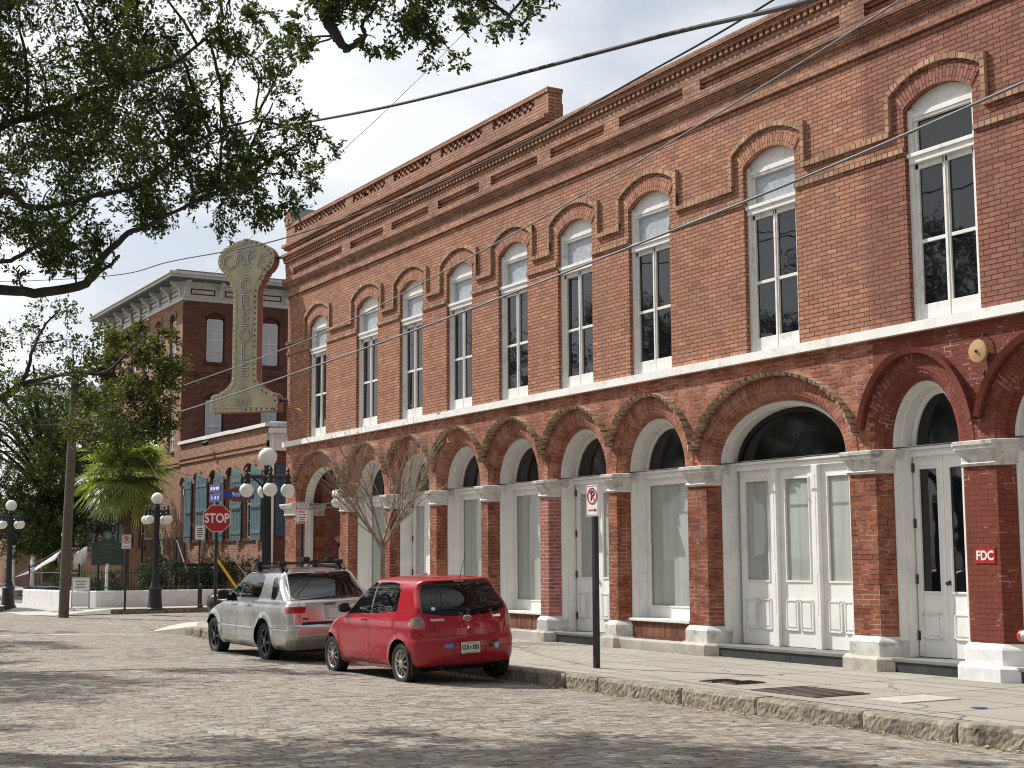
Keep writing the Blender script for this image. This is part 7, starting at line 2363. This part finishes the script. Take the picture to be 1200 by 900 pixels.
g = MB(); g.lathe([(.02, -.0065), (.02, -.003)], (xp, 0, .51), 12, 'x'); g.box(xp - .0065, xp - .004, -.09, .09, .57, .58); g.box(xp - .0065, xp - .004, -.1, .1, .438, .446); g.build('plate_emblem', mat('plate_orange', (.55, .2, .04), .5), pn)
def sticker(y0, y1, z0, z1, m_, round_=False, lift=.006):
    g = MB(); cy, cz = (y0 + y1) / 2, (z0 + z1) / 2
    pts = [((y1 - y0) / 2 * math.cos(2 * math.pi * k / 20) + cy, (z1 - z0) / 2 * math.sin(2 * math.pi * k / 20) + cz) for k in range(20)] if round_ else [(y0, z0), (y1, z0), (y1, z1), (y0, z1)]
    P = []
    for y, z in pts:
        h, n_ = on_rear(bv, y, z); nn = n_ if n_.x < 0 else -n_; P.append(h + nn * lift * .4)
    g.face(P); return g.build('sticker', m_, red)
sticker(.27, .40, .525, .575, mat('blue_sticker', (.06, .28, .62), .4))
sticker(-.46, -.29, .555, .578, mat('dark_sticker', (.03, .01, .012), .5)); sticker(-.40, -.30, .485, .545, bpy.data.materials['dark_sticker'], True); sticker(-.49, -.41, .47, .555, mat('pale_blue_sticker', (.22, .48, .66), .4), True)
sticker(.47, .53, 1.05, 1.10, MT['signw'], True)
g = MB(); P = []
for y, z in ((.02, 1.0), (.0, 1.03), (.22, 1.065), (.40, 1.06)):
    h, n_ = on_rear(bv, y - .02, z); P.append((h.x - .022, y, z))
g.tube(P[1:], [.012, .009, .006], 6); g.lathe([(.03, -.03), (.03, .02)], (P[0][0], .0, 1.0), 10, 'x'); g.build('rear_wiper', MT['cblack'], red)
h, _ = proj(bv, (.48, 0, 3), (0, 0, -1))
zr = h.z if h else 1.49
g = MB(); g.tube([(.50, -.12, zr - .02), (.46, -.12, zr + .03), (.28, -.12, zr + .36)], [.014, .005, .003], 6); g.build('aerial', MT['cblack'], red)
h, _ = on_rear(bv, 0, 1.45)
g = MB(); g.box((h.x if h else .3) - .004, (h.x if h else .3) + .02, -.09, .09, 1.437, 1.452); g.build('brake_light', MT['lensred'], red)

# ---------------- silver four door sport pickup
sil = thing('silver_pickup', 'silver four door pickup with roof rack parked ahead of the red hatchback', 'pickup', (-23.02, 10.03, .046))
sil.rotation_euler = (R(-1.9), 0, RZ)
zs = list(np.arange(.24, 1.34, .0135)) + list(np.arange(1.34, 1.52, .011)) + list(np.arange(1.52, 1.601, .0045))
AX = [(1.24, .345, .415), (3.90, .345, .415)]
gd_f = [(2.62, 1.06), (3.42, 1.04), (3.30, 1.12), (2.98, 1.36), (2.80, 1.45), (2.62, 1.475)]
gd_r = [(1.52, 1.085), (2.53, 1.06), (2.53, 1.475), (2.0, 1.475), (1.70, 1.44)]
gq = [(.66, 1.11), (.98, 1.11), (1.16, 1.40), (1.08, 1.42)]
rw = [(-.60, 1.11), (.60, 1.11), (.63, 1.14), (.555, 1.44), (.5, 1.475), (-.5, 1.475), (-.555, 1.44), (-.63, 1.14)]
f1, f2, f3, f4 = sd_poly(gd_f, .02), sd_poly(gd_r, .02), sd_poly(gq, .02), sd_poly(rw, .02)
cfg = dict(zs=zs,
    xr=[(.24, .20), (.34, .10), (.42, .03), (.52, .0), (.60, .0), (.645, .03), (.66, .085), (.90, .085), (1.02, .10), (1.055, .13), (1.075, .30), (1.10, .36), (1.48, .80), (1.515, .79), (1.54, .90), (1.57, 1.12), (1.601, 1.8)],
    xf=[(.24, 4.70), (.38, 4.86), (.55, 4.90), (.70, 4.86), (.80, 4.74), (.90, 4.35), (.98, 3.86), (1.04, 3.62), (1.2, 3.34), (1.45, 2.90), (1.53, 2.70), (1.56, 2.55), (1.58, 2.40), (1.601, 2.1)],
    w=[(.24, .80), (.32, .86), (.45, .885), (.58, .886), (.60, .876), (.80, .878), (.95, .872), (1.03, .852), (1.075, .825), (1.2, .775), (1.4, .69), (1.48, .645), (1.52, .60), (1.56, .47), (1.585, .30), (1.601, .08)],
    rr=[(.24, .2), (.62, .18), (.66, .12), (1.03, .11), (1.08, .10), (1.5, .12), (1.601, .04)], rf=[(.24, .4), (.8, .42), (1.05, .2), (1.601, .05)],
    bow_r=[(.24, .08), (.62, .08), (.66, .03), (1.05, .03), (1.09, .05), (1.5, .07), (1.601, 0)], bow_f=[(.24, .3), (.8, .3), (1.05, .22), (1.5, .14), (1.601, .02)],
    taper=[(0, .955), (.5, .985), (1.2, 1.0), (3.6, 1.0), (4.3, .975), (4.95, .90)],
    arches=AX, flare=.03, nS=230,
    regions=[('hole', 's', sd_circ(*AX[0]), (.6, 1.9, .1, .9)), ('hole', 's', sd_circ(*AX[1]), (3.2, 4.6, .1, .9)),
             ('door_window', 's', f1, (2.5, 3.6, 1.0, 1.6)), ('rear_door_window', 's', f2, (1.6, 2.7, 1.0, 1.6)), ('quarter_window', 's', f3, (.8, 1.6, 1.0, 1.6)),
             ('seal', 's', lambda a, b: f1(a, b) - .016, (2.5, 3.6, 1.0, 1.6)), ('seal', 's', lambda a, b: f2(a, b) - .016, (1.6, 2.7, 1.0, 1.6)), ('seal', 's', lambda a, b: f3(a, b) - .016, (.8, 1.6, 1.0, 1.6)),
             ('rear_window', 'r', f4, (0, .8, 1.0, 1.6)), ('seal', 'r', lambda a, b: f4(a, b) - .02, (0, .8, 1.0, 1.6)),
             ('windscreen', 'f', sd_poly([(-.1, 1.08), (.72, 1.08), (.58, 1.48), (-.1, 1.48)], .02), (0, .85, 1.03, 1.52)),
             ('headlight', 'f', sd_poly([(.45, .70), (.85, .66), (.85, .84), (.5, .80)], .01), (.3, .95, .6, .9)),
             ('tail_red', 'r', sd_poly([(.57, .868), (.9, .868), (.9, .955), (.555, .955)], .008), (.5, .95, .85, 1.0)),
             ('tail_white', 'r', sd_poly([(.555, .978), (.9, .978), (.9, 1.03), (.57, 1.03)], .006), (.5, .95, .95, 1.05)),
             ('tail_red', 'rs', sd_poly([(.0, .868), (.27, .868), (.28, .955), (.0, .955)], .008), (.0, .33, .85, 1.0)),
             ('tail_white', 'rs', sd_poly([(.0, .978), (.28, .978), (.26, 1.03), (.0, 1.03)], .006), (.0, .33, .95, 1.05)),
             ])
paint_sil = car_paint('silver_car_paint', (.50, .50, .49), .7, dust=.02, rough=.27)
grid, reg = assemble(sil, cfg, paint_sil, {'door_window': (MT['cglass'], 1), 'rear_door_window': (MT['cglass'], 1), 'quarter_window': (MT['cglass'], 1), 'seal': (MT['cblack'], 0), 'rear_window': (MT['cglass'], 0), 'windscreen': (MT['cglass'], 0), 'tail_red': (MT['lensred'], 1), 'tail_white': (MT['lenswhite'], 1), 'headlight': (MT['lenswhite'], 1)})
bv2 = make_bvh(grid)
for ax in AX: arch_well(sil, *ax, .85, .52)
dkrim = mat('dark_alloy', (.10, .10, .105), .35, .7, var=.15)
for x_ in (AX[0][0], AX[1][0]):
    for s in (1, -1): wheel(sil, x_, s * .765, .342, .225, 5, dkrim, s)
g = MB(); g.box(.3, 4.6, -.68, .68, .20, .42); g.box(.34, .7, -.66, .66, .24, .40); g.tube([(1.2, -.5, .3), (.3, -.5, .3), (.1, -.5, .3)], .04, 10); g.build('underbody', MT['under'], sil)
for s in (1, -1):
    decal_line(bv2, 'door_gap', [(2.58, 1.05), (2.58, .34)], gap, sil, 's', s, .009)
    decal_line(bv2, 'door_gap', [(3.44, 1.04), (3.46, .75), (3.40, .36), (1.78, .36)], gap, sil, 's', s, .009)
    decal_line(bv2, 'door_gap', [(1.80, 1.06), (1.74, .85), (1.66, .72)], gap, sil, 's', s, .009)
    decal_line(bv2, 'side_moulding', [(1.72, .60), (3.44, .60)], gap, sil, 's', s, .010); decal_line(bv2, 'side_moulding', [(.22, .60), (.80, .60)], gap, sil, 's', s, .010)
    decal_line(bv2, 'side_moulding', [(1.72, .36), (3.42, .36)], MT['lenswhite'], sil, 's', s, .03)
    for x_ in (1.98, 2.76):
        h, n_ = on_side(bv2, x_, .955, s)
        g = MB(); g.lathe([(.001, -.01), (.04, -.005), (.042, .002)], (x_, h.y, .95), 14, 'y'); g.tube([(x_ - .09, h.y + s * .02, .965), (x_, h.y + s * .045, .968), (x_ + .09, h.y + s * .02, .962)], [.014, .016, .012], 8); g.build('door_handle', paint_sil, sil, smooth=True)
    mirror_pod(sil, bv2, 3.20, 1.08, s, MT['cblack'], (.11, .20, .18))
    # bed bar
    g = MB(); g.tube([(.40, s * .70, 1.09), (.62, s * .645, 1.30), (.82, s * .60, 1.47), (.95, s * .58, 1.53)], .020, 8); g.build('sport_bar', MT['chrome'] if False else paint_sil, sil, smooth=True)
    g = MB(); g.tube([(.95, s * .54, 1.555), (1.05, s * .54, 1.62), (2.5, s * .53, 1.64), (2.62, s * .52, 1.57)], .022, 8)
    for x_ in (1.15, 2.3): g.box(x_ - .05, x_ + .05, s * .50, s * .58, 1.55, 1.66)
    g.build('roof_rail', MT['cblack'], sil, smooth=True)
for x_ in (1.18, 2.28):
    g = MB(); g.obox((x_, 0, 1.675), (.07, 1.22, .03)); g.box(x_ - .06, x_ + .06, .48, .6, 1.63, 1.72); g.box(x_ - .06, x_ + .06, -.6, -.48, 1.63, 1.72); g.box(x_ - .1, x_ + .06, -.40, -.28, 1.69, 1.77)
    g.build('roof_bar', MT['cblack'], sil, bevel=.008)
decal_line(bv2, 'tailgate_gap', [(-.66, 1.03), (-.66, .70), (.66, .70), (.66, 1.03)], gap, sil, 'r', wd=.010)
decal_line(bv2, 'tailgate_strip', [(-.62, .672), (.62, .672)], MT['cblack'], sil, 'r', wd=.045, lift=.010)
h, _ = on_rear(bv2, 0, .86); xp = h.x
g = MB(); g.extrude(rrect(.42, .22, .03), lambda u, v, d: (xp + d, u, v + .845), -.012, .004); g.build('plate_housing', MT['steel'], sil)
g = MB(); g.extrude(rrect(.305, .15, .012), lambda u, v, d: (xp + d, u, v + .835), -.02, -.013); pn = g.build('number_plate', bpy.data.materials['plate_white'], sil)
rear_text('SUBARU', .12, .99, .05, gap, 1.1, sil, bv2); rear_text('BAJA', .55, .76, .045, gap, 1.1, sil, bv2)
h, _ = on_rear(bv2, 0, 1.505); xb_ = h.x if h else .8
g = MB(); g.box(xb_ - .03, xb_ + .06, -.17, .17, 1.495, 1.535); g.build('brake_light_housing', paint_sil, sil, bevel=.01)
g = MB(); g.box(xb_ - .036, xb_ - .028, -.10, .10, 1.50, 1.53); g.build('brake_light', MT['lensred'], sil)

# ---------------- dark car nosing out of the side street
drk = thing('dark_sedan', 'dark sedan in the side street, its nose showing beyond the silver pickup', 'car', (-43.2, 19.05, 0.0))
drk.rotation_euler = (0, 0, R(-90))
zs = list(np.arange(.20, 1.30, .03)) + list(np.arange(1.30, 1.43, .012))
AX = [(.95, .31, .36), (3.65, .31, .36)]
ga = sd_poly([(1.0, .98), (3.1, .96), (2.6, 1.30), (1.5, 1.33)], .02)
cfg = dict(zs=zs,
    xr=[(.2, .1), (.45, 0), (.75, .02), (.92, .10), (.98, .5), (1.3, 1.1), (1.38, 1.4), (1.43, 1.9)],
    xf=[(.2, 4.5), (.42, 4.6), (.62, 4.56), (.76, 4.40), (.88, 3.7), (.95, 3.35), (1.25, 2.75), (1.36, 2.5), (1.43, 2.2)],
    w=[(.2, .78), (.4, .86), (.8, .88), (.94, .85), (1.2, .70), (1.36, .60), (1.41, .45), (1.43, .1)],
    rr=[(.2, .25), (1.43, .05)], rf=[(.2, .4), (.9, .35), (1.43, .05)], bow_r=[(.2, .1), (1.43, 0)], bow_f=[(.2, .28), (1.0, .2), (1.43, .02)],
    taper=[(0, .95), (.8, 1), (3.6, 1), (4.6, .92)], arches=AX, flare=.012, nS=90,
    regions=[('hole', 's', sd_circ(*AX[0]), (.4, 1.5, .1, .75)), ('hole', 's', sd_circ(*AX[1]), (3.1, 4.2, .1, .75)), ('side_window', 's', ga, (.9, 3.2, .9, 1.4)),
             ('windscreen', 'f', sd_poly([(-.1, .98), (.66, .98), (.52, 1.33), (-.1, 1.33)], .02), (0, .8, .95, 1.36)),
             ('headlight', 'f', sd_poly([(.42, .58), (.85, .56), (.85, .72), (.5, .68)], .01), (.3, .95, .5, .8)),
             ('grille', 'f', sd_poly([(-.1, .40), (.38, .40), (.38, .60), (-.1, .60)], .02), (0, .45, .35, .65))])
grid, reg = assemble(drk, cfg, car_paint('dark_car_paint', (.004, .004, .006), .0, dust=.0), {'side_window': (MT['cglass'], 1), 'windscreen': (MT['cglass'], 0), 'headlight': (MT['lenswhite'], 1), 'grille': (MT['cblack'], 0)})
bv3 = make_bvh(grid)
for ax in AX: arch_well(drk, *ax, .84, .52)
for x_ in (AX[0][0], AX[1][0]):
    for s in (1, -1): wheel(drk, x_, s * .75, .31, .2, 8, MT['alloy'], s)
g = MB(); g.box(.3, 4.3, -.66, .66, .17, .38); g.build('underbody', MT['under'], drk)
for s in (1, -1): mirror_pod(drk, bv3, 3.0, .95, s, MT['cblack'])
